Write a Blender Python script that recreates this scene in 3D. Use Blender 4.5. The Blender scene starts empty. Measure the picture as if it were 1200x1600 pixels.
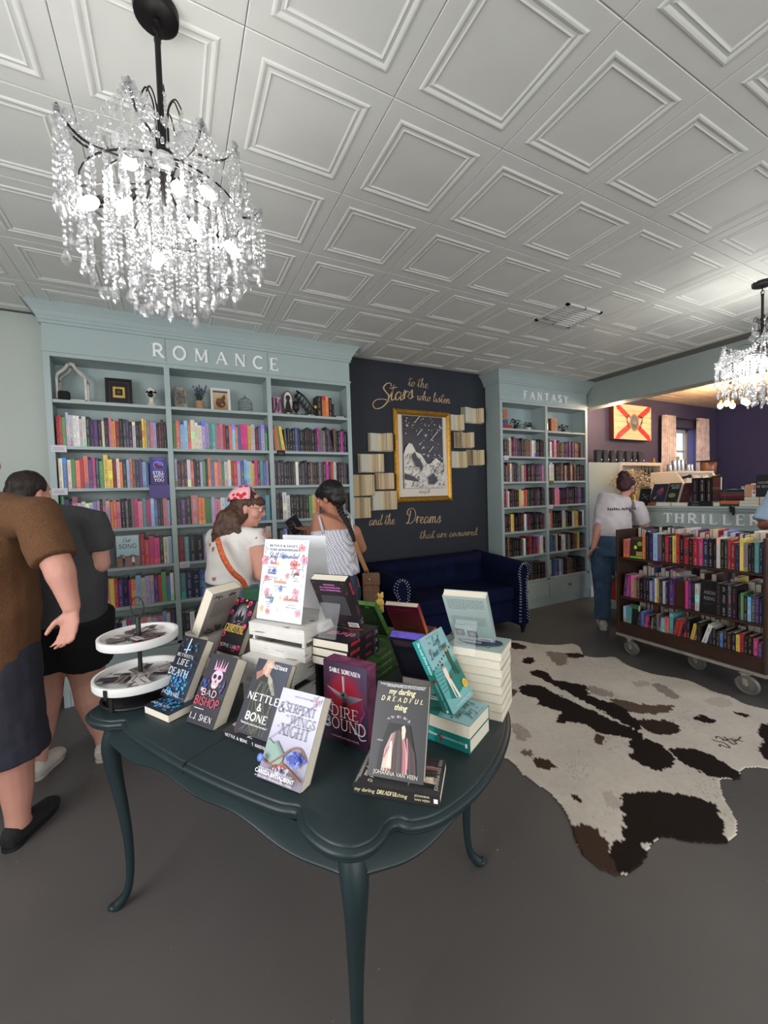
import bpy, math, random
import numpy as np
from mathutils import Vector, Matrix

# ------------------------------------------------------------------ camera, world, lights, exposure
SC = bpy.context.scene
COL = SC.collection
H = 1.46                                   # camera height
FPX = 638.566                              # focal length in pixels of the 1200 x 1600 frame
_yaw, _pitch, _roll = 0.475104, 0.038746, -0.031107
_F = Vector((math.sin(_yaw) * math.cos(_pitch), math.cos(_yaw) * math.cos(_pitch), -math.sin(_pitch)))
_r = Vector((math.cos(_yaw), -math.sin(_yaw), 0))
_u = _r.cross(_F)
_R = _r * math.cos(_roll) + _u * math.sin(_roll)
_U = _u * math.cos(_roll) - _r * math.sin(_roll)
cd = bpy.data.cameras.new('camera')
cam = bpy.data.objects.new('camera', cd)
COL.objects.link(cam)
cam.matrix_world = Matrix(((_R.x, _U.x, -_F.x, 0), (_R.y, _U.y, -_F.y, 0), (_R.z, _U.z, -_F.z, H), (0, 0, 0, 1)))
cd.sensor_fit = 'HORIZONTAL'
cd.sensor_width = 36
cd.lens = FPX / 1200 * 36
cd.clip_start = 0.02
SC.camera = cam

wd = bpy.data.worlds.new('world')
SC.world = wd
wd.use_nodes = True
_bg = wd.node_tree.nodes['Background']
_sky = wd.node_tree.nodes.new('ShaderNodeTexSky')
_sky.sky_type = 'NISHITA'; _sky.sun_disc = False; _sky.sun_elevation = 0.9


wd.node_tree.links.new(_sky.outputs[0], _bg.inputs[0])
_bg.inputs[1].default_value = 0.3

SC.view_settings.view_transform = 'Standard'
SC.view_settings.look = 'None'
SC.view_settings.gamma = 1
SC.view_settings.use_curve_mapping = False
SC.view_settings.exposure = 0.1
SC.cycles.max_bounces = 8
SC.cycles.diffuse_bounces = 4
SC.cycles.transparent_max_bounces = 24
SC.cycles.sample_clamp_indirect = 4.0
SC.cycles.caustics_refractive = False
SC.cycles.caustics_reflective = False


def light(name, kind, loc, energy, color=(1, 1, 1), size=None, target=None, radius=None, spread=None):
    l = bpy.data.lights.new(name, kind)
    l.energy = energy
    l.color = color
    if kind == 'AREA':
        l.shape = 'RECTANGLE'
        l.size, l.size_y = size
        if spread: l.spread = spread
    elif radius:
        l.shadow_soft_size = radius
    o = bpy.data.objects.new(name, l)
    COL.objects.link(o)
    o.location = loc
    if target:
        o.rotation_euler = (Vector(target) - Vector(loc)).to_track_quat('-Z', 'Y').to_euler()
    return o


# daylight entering by the shop windows (behind the camera and on the left wall)
light('daylight_front', 'AREA', (0.6, -2.45, 1.55), 84, (1.0, 0.985, 0.95), (3.6, 1.9), (0.9, 4, 1.1))
light('daylight_front', 'AREA', (3.9, -2.45, 1.55), 22, (1.0, 0.97, 0.92), (1.8, 1.9), (3.7, 4, 1.2))
light('daylight_left', 'AREA', (-2.12, 0.7, 1.6), 84, (0.97, 0.96, 1.0), (2.2, 1.7), (1.2, 1.8, 0.8))
light('daylight_cafe', 'AREA', (7.0, -2.4, 1.7), 90, (0.70, 0.80, 1.0), (2.4, 1.8), (7.0, 4, 1.3))


# ------------------------------------------------------------------ image geometry -> world points
def ray(u, v):
    return _F + _R * ((u - 600) / FPX) - _U * ((v - 800) / FPX)
def at(u, v, d):
    p = ray(u, v) * d
    return Vector((p.x, p.y, p.z + H))
def on_y(u, v, y):
    r = ray(u, v); return at(u, v, y / r.y)
def on_x(u, v, x):
    r = ray(u, v); return at(u, v, x / r.x)
def on_z(u, v, z):
    r = ray(u, v); return at(u, v, (z - H) / r.z)


# ------------------------------------------------------------------ colours and materials
def lin(c):
    if isinstance(c, str):
        c = c.lstrip('#')
        c = tuple(int(c[i:i + 2], 16) / 255 for i in (0, 2, 4))
    return tuple((x / 12.92 if x <= 0.04045 else ((x + 0.055) / 1.055) ** 2.4) for x in c[:3])
def rgb(r, g, b):
    return lin((r / 255, g / 255, b / 255))


_M = {}
def mat(name, color=(0.5, 0.5, 0.5), rough=0.6, metal=0.0, attr=False, noise=0.0, nscale=20, bump=0.0, bscale=60,
        emit=None, estr=0, trans=0, ior=1.45, spec=0.5, sheen=0, stretch=(1, 1, 1), coat=0):
    if name in _M:
        return _M[name]
    m = bpy.data.materials.new(name)
    m.use_nodes = True
    nt = m.node_tree
    b = nt.nodes['Principled BSDF']
    N, L = nt.nodes.new, nt.links.new
    b.inputs['Roughness'].default_value = rough
    b.inputs['Metallic'].default_value = metal
    b.inputs['Specular IOR Level'].default_value = spec
    b.inputs['IOR'].default_value = ior
    if trans: b.inputs['Transmission Weight'].default_value = trans
    if coat:
        b.inputs['Coat Weight'].default_value = coat
        b.inputs['Coat Roughness'].default_value = 0.15
    if sheen:
        b.inputs['Sheen Weight'].default_value = sheen
        b.inputs['Sheen Roughness'].default_value = 0.4
    src = None
    if attr:
        a = N('ShaderNodeVertexColor'); a.layer_name = 'Col'
        src = a.outputs['Color']
    if noise or bump:
        tc = N('ShaderNodeTexCoord')
        mp = N('ShaderNodeMapping'); mp.inputs['Scale'].default_value = stretch
        L(tc.outputs['Object'], mp.inputs['Vector'])
    if noise:
        n = N('ShaderNodeTexNoise'); n.inputs['Scale'].default_value = nscale; n.inputs['Detail'].default_value = 6
        L(mp.outputs[0], n.inputs['Vector'])
        r = N('ShaderNodeMapRange'); r.inputs['From Min'].default_value = 0.3; r.inputs['From Max'].default_value = 0.7
        r.inputs['To Min'].default_value = 1 - noise; r.inputs['To Max'].default_value = 1 + noise
        L(n.outputs['Fac'], r.inputs['Value'])
        mx = N('ShaderNodeVectorMath'); mx.operation = 'SCALE'
        if src: L(src, mx.inputs[0])
        else: mx.inputs[0].default_value = color[:3]
        L(r.outputs[0], mx.inputs['Scale'])
        src = mx.outputs[0]
    if src: L(src, b.inputs['Base Color'])
    else: b.inputs['Base Color'].default_value = (*color[:3], 1)
    if bump:
        n2 = N('ShaderNodeTexNoise'); n2.inputs['Scale'].default_value = bscale; n2.inputs['Detail'].default_value = 4
        L(mp.outputs[0], n2.inputs['Vector'])
        bp = N('ShaderNodeBump'); bp.inputs['Strength'].default_value = bump; bp.inputs['Distance'].default_value = 0.01
        L(n2.outputs['Fac'], bp.inputs['Height']); L(bp.outputs[0], b.inputs['Normal'])
    if emit:
        b.inputs['Emission Color'].default_value = (*emit, 1)
        b.inputs['Emission Strength'].default_value = estr
    _M[name] = m
    return m


# ------------------------------------------------------------------ mesh builder
class MB:
    def __init__(s, M=None):
        s.v, s.f, s.m, s.c = [], [], [], []
        s.M = M; s.mi = 0; s.col = (0.8, 0.8, 0.8)
    def add(s, vs, fs, col=None, mi=None, cols=None):
        """col: one colour for the faces; cols: one colour per vertex of vs"""
        o = len(s.v)
        if s.M is not None:
            s.v += [tuple(s.M @ Vector(p)) for p in vs]
        else:
            s.v += [tuple(p) for p in vs]
        col = s.col if col is None else col
        mi = s.mi if mi is None else mi
        for f in fs:
            s.f.append(tuple(i + o for i in f)); s.m.append(mi)
            s.c.append([cols[i] for i in f] if cols else col)
    def box(s, x0, x1, y0, y1, z0, z1, col=None, mi=None):
        s.add([(x0, y0, z0), (x1, y0, z0), (x1, y1, z0), (x0, y1, z0), (x0, y0, z1), (x1, y0, z1), (x1, y1, z1), (x0, y1, z1)],
              [(0, 3, 2, 1), (4, 5, 6, 7), (0, 1, 5, 4), (1, 2, 6, 5), (2, 3, 7, 6), (3, 0, 4, 7)], col, mi)
    def obox(s, c, size, ex=(1, 0, 0), ey=(0, 1, 0), ez=(0, 0, 1), col=None, mi=None):
        c, ex, ey, ez = Vector(c), Vector(ex), Vector(ey), Vector(ez)
        vs = [c + ex * (a * size[0] / 2) + ey * (b * size[1] / 2) + ez * (d * size[2] / 2)
              for d in (-1, 1) for a, b in ((-1, -1), (1, -1), (1, 1), (-1, 1))]
        s.add(vs, [(0, 3, 2, 1), (4, 5, 6, 7), (0, 1, 5, 4), (1, 2, 6, 5), (2, 3, 7, 6), (3, 0, 4, 7)], col, mi)
    def bar(s, a, b, w, t=None, up=(0, 0, 1), col=None, mi=None):
        a, b = Vector(a), Vector(b); d = b - a; L = d.length; d = d / L
        up = Vector(up)
        if abs(d.dot(up)) > 0.95: up = Vector((1, 0, 0))
        x = d.cross(up).normalized(); z = x.cross(d)
        s.obox((a + b) / 2, (w, L, t or w), x, d, z, col, mi)
    def tube(s, pts, rad, n=8, col=None, mi=None, closed=False, cap=True, side=None):
        """round (or elliptical) tube along pts; rad: number, list of numbers, or list of (a, b)"""
        pts = [Vector(p) for p in pts]; k = len(pts)
        if not hasattr(rad, '__len__'): rad = [rad] * k
        rad = [(r, r) if not hasattr(r, '__len__') else r for r in rad]
        rings = []; prev = Vector(side) if side is not None else None
        for i, p in enumerate(pts):
            if closed: t = pts[(i + 1) % k] - pts[i - 1]
            else: t = pts[min(i + 1, k - 1)] - pts[max(i - 1, 0)]
            if t.length < 1e-9: t = Vector((0, 0, 1))
            t.normalize()
            if prev is None:
                prev = Vector((0, 0, 1)) if abs(t.z) < 0.9 else Vector((1, 0, 0))
                prev = prev.cross(t)
            x = (Vector(side) if side is not None else prev)
            x = x - t * x.dot(t)
            if x.length < 1e-4: x = t.orthogonal()
            x.normalize(); prev = x
            y = t.cross(x)
            rings.append([p + x * (rad[i][0] * math.cos(2 * math.pi * j / n)) + y * (rad[i][1] * math.sin(2 * math.pi * j / n)) for j in range(n)])
        vs = [q for r in rings for q in r]; fs = []
        for i in range(k if closed else k - 1):
            a, b = i * n, ((i + 1) % k) * n
            for j in range(n):
                fs.append((a + j, a + (j + 1) % n, b + (j + 1) % n, b + j))
        if cap and not closed:
            fs.append(tuple(range(n))[::-1]); fs.append(tuple((k - 1) * n + j for j in range(n)))
        s.add(vs, fs, col, mi)
    def lathe(s, prof, c=(0, 0, 0), n=16, col=None, mi=None, sx=1, sy=1):
        """prof: (radius, z) from bottom to top; closed by caps when radius > 0"""
        vs = [(c[0] + sx * r * math.cos(2 * math.pi * j / n), c[1] + sy * r * math.sin(2 * math.pi * j / n), c[2] + z) for r, z in prof for j in range(n)]
        fs = [(i * n + j, i * n + (j + 1) % n, (i + 1) * n + (j + 1) % n, (i + 1) * n + j) for i in range(len(prof) - 1) for j in range(n)]
        if prof[0][0] > 1e-6: fs.append(tuple(range(n))[::-1])
        if prof[-1][0] > 1e-6: fs.append(tuple((len(prof) - 1) * n + j for j in range(n)))
        s.add(vs, fs, col, mi)
    def ball(s, c, r, n=8, k=5, col=None, mi=None, ax=None):
        rx, ry, rz = r if hasattr(r, '__len__') else (r, r, r)
        ex, ey, ez = ax or (Vector((1, 0, 0)), Vector((0, 1, 0)), Vector((0, 0, 1)))
        c = Vector(c); vs = [c - ez * rz]
        for i in range(1, k):
            a = -math.pi / 2 + math.pi * i / k
            for j in range(n):
                b = 2 * math.pi * j / n
                vs.append(c + ex * (rx * math.cos(a) * math.cos(b)) + ey * (ry * math.cos(a) * math.sin(b)) + ez * (rz * math.sin(a)))
        vs.append(c + ez * rz)
        fs = [(0, 1 + (j + 1) % n, 1 + j) for j in range(n)]
        for i in range(k - 2):
            for j in range(n):
                fs.append((1 + i * n + j, 1 + i * n + (j + 1) % n, 1 + (i + 1) * n + (j + 1) % n, 1 + (i + 1) * n + j))
        o = 1 + (k - 2) * n; last = len(vs) - 1
        fs += [(o + j, o + (j + 1) % n, last) for j in range(n)]
        s.add(vs, fs, col, mi)
    def prism(s, poly, O, ex, ey, en, t0, t1, col=None, mi=None):
        """2D polygon in the frame (O, ex, ey), from t0 to t1 along en"""
        O, ex, ey, en = Vector(O), Vector(ex), Vector(ey), Vector(en); n = len(poly)
        vs = [O + ex * a + ey * b + en * t for t in (t0, t1) for a, b in poly]
        fs = [tuple(range(n))[::-1], tuple(range(n, 2 * n))] + [(i, (i + 1) % n, n + (i + 1) % n, n + i) for i in range(n)]
        s.add(vs, fs, col, mi)
    def build(s, name, mats, parent=None, smooth=False, link=True):
        me = bpy.data.meshes.new(name)
        me.from_pydata(s.v, [], s.f)
        if not hasattr(mats, '__len__'): mats = [mats]
        for m in mats: me.materials.append(m)
        nf = len(me.polygons)
        if nf == len(s.f):
            if len(mats) > 1: me.polygons.foreach_set('material_index', s.m)
            ca = me.color_attributes.new('Col', 'FLOAT_COLOR', 'CORNER')
            buf = []
            for f, c in zip(s.f, s.c):
                if isinstance(c, list):
                    for q in c: buf.extend((q[0], q[1], q[2], 1.0))
                else:
                    buf.extend((c[0], c[1], c[2], 1.0) * len(f))
            ca.data.foreach_set('color', buf)
        if smooth:
            me.polygons.foreach_set('use_smooth', [True] * nf)
            if smooth != True:
                me.set_sharp_from_angle(angle=math.radians(smooth))
        me.update()
        o = bpy.data.objects.new(name, me)
        if link: COL.objects.link(o)
        if parent is not None: o.parent = parent
        return o


def thing(name, label, cat, loc=(0, 0, 0), group=None, rot=None):
    o = bpy.data.objects.new(name, None)
    COL.objects.link(o)
    o.empty_display_size = 0.05
    if rot is not None:
        o.matrix_world = Matrix.Translation(Vector(loc)) @ rot.to_4x4()
    else:
        o.location = loc
    o['label'] = label; o['category'] = cat
    if group: o['group'] = group
    return o
def tag(o, label, cat, group=None, kind=None):
    o['label'] = label; o['category'] = cat
    if group: o['group'] = group
    if kind: o['kind'] = kind
    return o
def struct(o):
    o['kind'] = 'structure'; return o
def off(loc):
    """matrix that lets parts of a thing be written in world coordinates"""
    return Matrix.Translation(-Vector(loc))
def duplicate(root, loc, rotz=0, label=None):
    r = root.copy(); COL.objects.link(r); r.location = loc; r.rotation_euler = (0, 0, rotz)
    if label: r['label'] = label
    for ch in list(root.children):
        c = ch.copy(); COL.objects.link(c); c.parent = r
        for g in list(ch.children):
            d = g.copy(); COL.objects.link(d); d.parent = c
    return r


def catmull(pts, k=6, closed=False):
    pts = [tuple(p) for p in pts]; n = len(pts)
    if n < 3 and not closed: return pts
    out = []
    for i in range(n if closed else n - 1):
        if closed: p0, p1, p2, p3 = pts[i - 1], pts[i], pts[(i + 1) % n], pts[(i + 2) % n]
        else: p0, p1, p2, p3 = pts[max(i - 1, 0)], pts[i], pts[i + 1], pts[min(i + 2, n - 1)]
        for j in range(k):
            t = j / k
            out.append(tuple(0.5 * (2 * b + (c - a) * t + (2 * a - 5 * b + 4 * c - d) * t * t + (3 * b - a - 3 * c + d) * t ** 3) for a, b, c, d in zip(p0, p1, p2, p3)))
    if not closed: out.append(pts[-1])
    return out


# ------------------------------------------------------------------ lettering: two stroke fonts and the built-in one
def _arc(cx, cy, rx, ry, a0, a1, n=8):
    return [(cx + rx * math.cos(math.radians(a0 + (a1 - a0) * i / n)), cy + ry * math.sin(math.radians(a0 + (a1 - a0) * i / n))) for i in range(n + 1)]
SER = {  # width, strokes (thick 'T' / thin 't', points)
    'A': (.84, [('t', [(.05, 0), (.42, 1)]), ('T', [(.42, 1), (.79, 0)]), ('t', [(.2, .36), (.64, .36)])]),
    'B': (.7, [('T', [(.12, 0), (.12, 1)]), ('T', [(.12, 1)] + _arc(.36, .76, .24, .24, 90, -90) + [(.12, .52)]), ('T', [(.12, .52)] + _arc(.38, .26, .27, .26, 90, -90) + [(.12, 0)])]),
    'C': (.82, [('T', _arc(.46, .5, .4, .5, 45, 315, 14))]),
    'D': (.84, [('T', [(.12, 0), (.12, 1)]), ('T', [(.12, 1)] + _arc(.36, .5, .42, .5, 90, -90, 12) + [(.12, 0)])]),
    'E': (.7, [('T', [(.12, 0), (.12, 1)]), ('t', [(.12, 1), (.62, 1), (.62, .84)]), ('t', [(.12, .52), (.5, .52)]), ('t', [(.12, 0), (.66, 0), (.66, .18)])]),
    'F': (.66, [('T', [(.12, 0), (.12, 1)]), ('t', [(.12, 1), (.62, 1), (.62, .84)]), ('t', [(.12, .52), (.48, .52)])]),
    'G': (.86, [('T', _arc(.46, .5, .4, .5, 45, 330, 14)), ('T', [(.82, .25), (.82, .45)]), ('t', [(.6, .46), (.9, .46)])]),
    'H': (.86, [('T', [(.12, 0), (.12, 1)]), ('T', [(.74, 0), (.74, 1)]), ('t', [(.12, .52), (.74, .52)])]),
    'I': (.34, [('T', [(.17, 0), (.17, 1)])]),
    'J': (.5, [('T', [(.36, 1), (.36, .2)] + _arc(.18, .2, .18, .2, 0, -150, 6))]),
    'K': (.8, [('T', [(.12, 0), (.12, 1)]), ('t', [(.68, 1), (.14, .45)]), ('T', [(.3, .6), (.74, 0)])]),
    'L': (.66, [('T', [(.12, 0), (.12, 1)]), ('t', [(.12, 0), (.62, 0), (.62, .2)])]),
    'M': (1.0, [('t', [(.12, 0), (.14, 1)]), ('T', [(.14, 1), (.5, .12)]), ('t', [(.5, .12), (.86, 1)]), ('T', [(.86, 1), (.88, 0)])]),
    'N': (.88, [('t', [(.12, 0), (.12, 1)]), ('T', [(.12, 1), (.76, 0)]), ('t', [(.76, 0), (.76, 1)])]),
    'O': (.92, [('T', _arc(.46, .5, .4, .5, 0, 360, 18))]),
    'P': (.7, [('T', [(.12, 0), (.12, 1)]), ('T', [(.12, 1)] + _arc(.36, .74, .27, .26, 90, -90) + [(.12, .48)])]),
    'Q': (.92, [('T', _arc(.46, .5, .4, .5, 0, 360, 18)), ('T', [(.5, .2), (.85, -.15)])]),
    'R': (.8, [('T', [(.12, 0), (.12, 1)]), ('T', [(.12, 1)] + _arc(.36, .74, .27, .26, 90, -90) + [(.12, .48)]), ('T', [(.36, .48), (.74, 0)])]),
    'S': (.66, [('T', [(.58, .84), (.45, .98), (.25, .99), (.1, .85), (.12, .66), (.3, .55), (.5, .42), (.6, .25), (.5, .06), (.28, 0), (.1, .08), (.06, .22)])]),
    'T': (.8, [('T', [(.4, 0), (.4, 1)]), ('t', [(.04, .82), (.04, 1), (.76, 1), (.76, .82)])]),
    'U': (.84, [('T', [(.12, 1), (.12, .3)] + _arc(.42, .3, .3, .3, 180, 360, 8) + [(.72, 1)])]),
    'V': (.84, [('T', [(.05, 1), (.42, 0)]), ('t', [(.42, 0), (.79, 1)])]),
    'W': (1.15, [('T', [(.05, 1), (.33, 0)]), ('t', [(.33, 0), (.57, 1)]), ('T', [(.57, 1), (.82, 0)]), ('t', [(.82, 0), (1.1, 1)])]),
    'X': (.84, [('T', [(.08, 1), (.76, 0)]), ('t', [(.1, 0), (.74, 1)])]),
    'Y': (.82, [('T', [(.05, 1), (.41, .48)]), ('t', [(.41, .48), (.77, 1)]), ('T', [(.41, .48), (.41, 0)])]),
    'Z': (.76, [('t', [(.08, .8), (.08, 1), (.68, 1)]), ('T', [(.68, 1), (.08, 0)]), ('t', [(.08, 0), (.68, 0), (.68, .2)])]),
    '&': (.95, [('T', [(.9, .02), (.25, .72), (.3, .95), (.5, .95), (.55, .75), (.15, .4), (.1, .15), (.3, 0), (.6, .08), (.8, .45)])]),
    ' ': (.45, []), '.': (.25, [('T', [(.1, 0), (.1, .08)])]), "'": (.2, [('T', [(.1, .8), (.1, 1)])]), '#': (.8, [('t', [(.3, 0), (.4, 1)]), ('t', [(.55, 0), (.65, 1)]), ('t', [(.1, .35), (.8, .35)]), ('t', [(.1, .68), (.8, .68)])]),
}
CUR = {  # cursive, x-height 1, ascender 2
    'a': (1.1, [[(.75, .85), (.45, 1), (.12, .6), (.15, .1), (.4, 0), (.7, .45), (.78, .95), (.76, .35), (.9, 0), (1.2, .3)]]),
    'b': (1.0, [[(0, .25), (.3, 1.2), (.4, 2), (.22, 1.9), (.15, .6), (.25, 0), (.6, .05), (.75, .5), (.6, .95), (.9, .8)]]),
    'c': (.85, [[(.7, .85), (.45, 1), (.12, .6), (.18, .1), (.45, 0), (.9, .3)]]),
    'd': (1.15, [[(.75, .85), (.45, 1), (.12, .6), (.15, .1), (.4, 0), (.7, .5), (.9, 1.3), (.95, 2.05), (.8, 1.5), (.78, .3), (.95, 0), (1.25, .3)]]),
    'e': (.8, [[(-.05, .25), (.35, .45), (.6, .75), (.42, 1), (.15, .75), (.12, .3), (.35, 0), (.6, .05), (.85, .3)]]),
    'f': (.7, [[(0, .3), (.4, 1.3), (.5, 1.95), (.3, 1.9), (.25, 0), (.2, -.9), (.35, -.6), (.4, .1), (.75, .3)]]),
    'g': (1.0, [[(.75, .85), (.45, 1), (.12, .6), (.2, .1), (.5, .1), (.75, .9), (.7, -.6), (.4, -.95), (.25, -.6), (.95, .25)]]),
    'h': (1.15, [[(0, .25), (.3, 1.2), (.45, 2.05), (.28, 1.9), (.2, 1), (.18, 0)], [(.18, .3), (.4, .95), (.65, .95), (.7, .3), (.82, 0), (1.2, .3)]]),
    'i': (.6, [[(0, .25), (.2, .95), (.18, .25), (.32, 0), (.62, .28)], [(.28, 1.38), (.33, 1.5)]]),
    'j': (.6, [[(.3, 1), (.3, -.6), (.1, -.9)], [(.3, 1.4), (.33, 1.5)]]),
    'k': (1.05, [[(0, .25), (.3, 1.2), (.42, 2), (.25, 1.9), (.18, 0)], [(.65, 1), (.25, .5), (.45, .45), (.75, 0), (1.05, .3)]]),
    'l': (.6, [[(0, .25), (.32, 1.2), (.4, 2.05), (.22, 1.9), (.16, .5), (.3, 0), (.62, .28)]]),
    'm': (1.55, [[(-.05, .3), (.15, 1), (.14, 0)], [(.14, .4), (.38, 1), (.6, .85), (.6, 0)], [(.6, .4), (.85, 1), (1.08, .85), (1.08, .25), (1.2, 0), (1.6, .3)]]),
    'n': (1.1, [[(-.05, .3), (.15, 1), (.14, 0)], [(.14, .4), (.4, 1), (.66, .85), (.66, .25), (.8, 0), (1.15, .3)]]),
    'o': (.9, [[(.5, 1), (.14, .7), (.15, .15), (.42, 0), (.7, .4), (.6, .95), (.4, .9), (.9, .8)]]),
    'p': (1.0, [[(0, .3), (.2, 1), (.15, -1)], [(.17, .5), (.45, 1), (.75, .7), (.6, .1), (.2, .05)], [(.6, .1), (.95, .3)]]),
    'r': (.75, [[(-.05, .25), (.18, 1.1), (.25, .85), (.22, 0)], [(.22, .5), (.45, .98), (.75, .9)]]),
    's': (.75, [[(-.05, .2), (.42, 1.1), (.5, .7), (.55, .15), (.3, 0), (.08, .12)], [(.5, .1), (.8, .3)]]),
    't': (.75, [[(-.05, .25), (.25, 1), (.4, 1.95), (.28, .6), (.4, 0), (.78, .28)], [(-.1, 1.45), (.3, 1.5), (.85, 1.68)]]),
    'u': (1.1, [[(0, .4), (.15, 1), (.14, .3), (.35, 0), (.65, .35), (.75, 1), (.72, .3), (.88, 0), (1.15, .3)]]),
    'v': (.9, [[(0, .8), (.15, .9), (.35, 0), (.7, .9), (.95, .85)]]),
    'w': (1.35, [[(-.05, .8), (.12, .95), (.15, .25), (.38, 0), (.62, .5), (.66, .95), (.66, .25), (.88, 0), (1.12, .5), (1.1, 1), (1.4, .85)]]),
    'y': (1.0, [[(0, .5), (.15, 1), (.18, .4), (.4, .1), (.7, .5), (.78, 1), (.7, -.6), (.4, -.95), (.3, -.6), (1.0, .25)]]),
    'S': (1.7, [[(1.75, 1.95), (1.55, 2.35), (1.05, 2.2), (.75, 1.7), (1.1, 1.25), (1.55, .8), (1.5, .1), (.9, -.65), (.1, -.9), (-.35, -.4), (.1, .2), (1.2, .3), (1.75, .1)]]),
    'D': (1.8, [[(.55, 2.0), (.5, 1.0), (.3, 0), (.0, .1), (.35, .1), (1.0, 0), (1.6, .8), (1.45, 1.8), (.8, 2.3), (.1, 2.1), (.0, 1.5), (.4, 1.2)]]),
    'A': (1.3, [[(0, 0), (.4, 1), (.8, 2), (.9, .8), (1.0, 0), (1.4, .3)], [(.2, .7), (1.1, .8)]]),
    'B': (1.2, [[(.3, 2), (.2, 0)], [(.1, 1.9), (.6, 2.1), (.9, 1.6), (.4, 1.1), (.9, .8), (.9, .2), (.2, 0)]]),
    'C': (1.1, [[(.95, 1.7), (.6, 2), (.15, 1.3), (.2, .3), (.6, 0), (1.1, .4)]]),
    'F': (1.1, [[(.4, 1.9), (.3, 0)], [(.1, 2), (1.1, 2)], [(.3, 1.1), (.8, 1.15)]]),
    'G': (1.4, [[(1.1, 1.7), (.7, 2.1), (.1, 1.3), (.2, .3), (.7, 0), (1.1, .4), (1.1, 1), (.7, 1), (1.2, 1), (1.1, -.4)]]),
    'K': (1.2, [[(.3, 2), (.2, 0)], [(1.0, 1.9), (.3, 1), (1.1, 0)]]),
    'L': (1.2, [[(.9, 1.8), (.6, 2.1), (.35, 1.4), (.3, .4), (.05, 0), (.5, .15), (1.0, 0), (1.2, .3)]]),
    'O': (1.3, [[(.6, 2), (.1, 1.2), (.3, .1), (.9, .2), (1.1, 1.3), (.6, 2), (.9, 2.1)]]),
    'T': (1.2, [[(.6, 1.9), (.5, .4), (.3, 0)], [(0, 1.8), (.5, 2), (1.3, 2)]]),
    'J': (1.0, [[(.1, 1.9), (.9, 2), (.7, .3), (.4, -.4), (.1, 0)]]),
    'H': (1.4, [[(.3, 2), (.2, 0)], [(1.1, 2), (1.0, 0)], [(.1, 1), (1.2, 1)]]),
    'W': (1.6, [[(0, 2), (.4, 0), (.8, 1.6), (1.1, 0), (1.5, 2)]]),
    '!': (.5, [[(.3, 2), (.25, .6)], [(.24, .15), (.25, 0)]]), ' ': (.6, []), '&': (1.0, [[(.9, .1), (.3, 1.5), (.6, 1.7), (.2, .4), (.5, 0), (.9, .6)]]),
}


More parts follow.
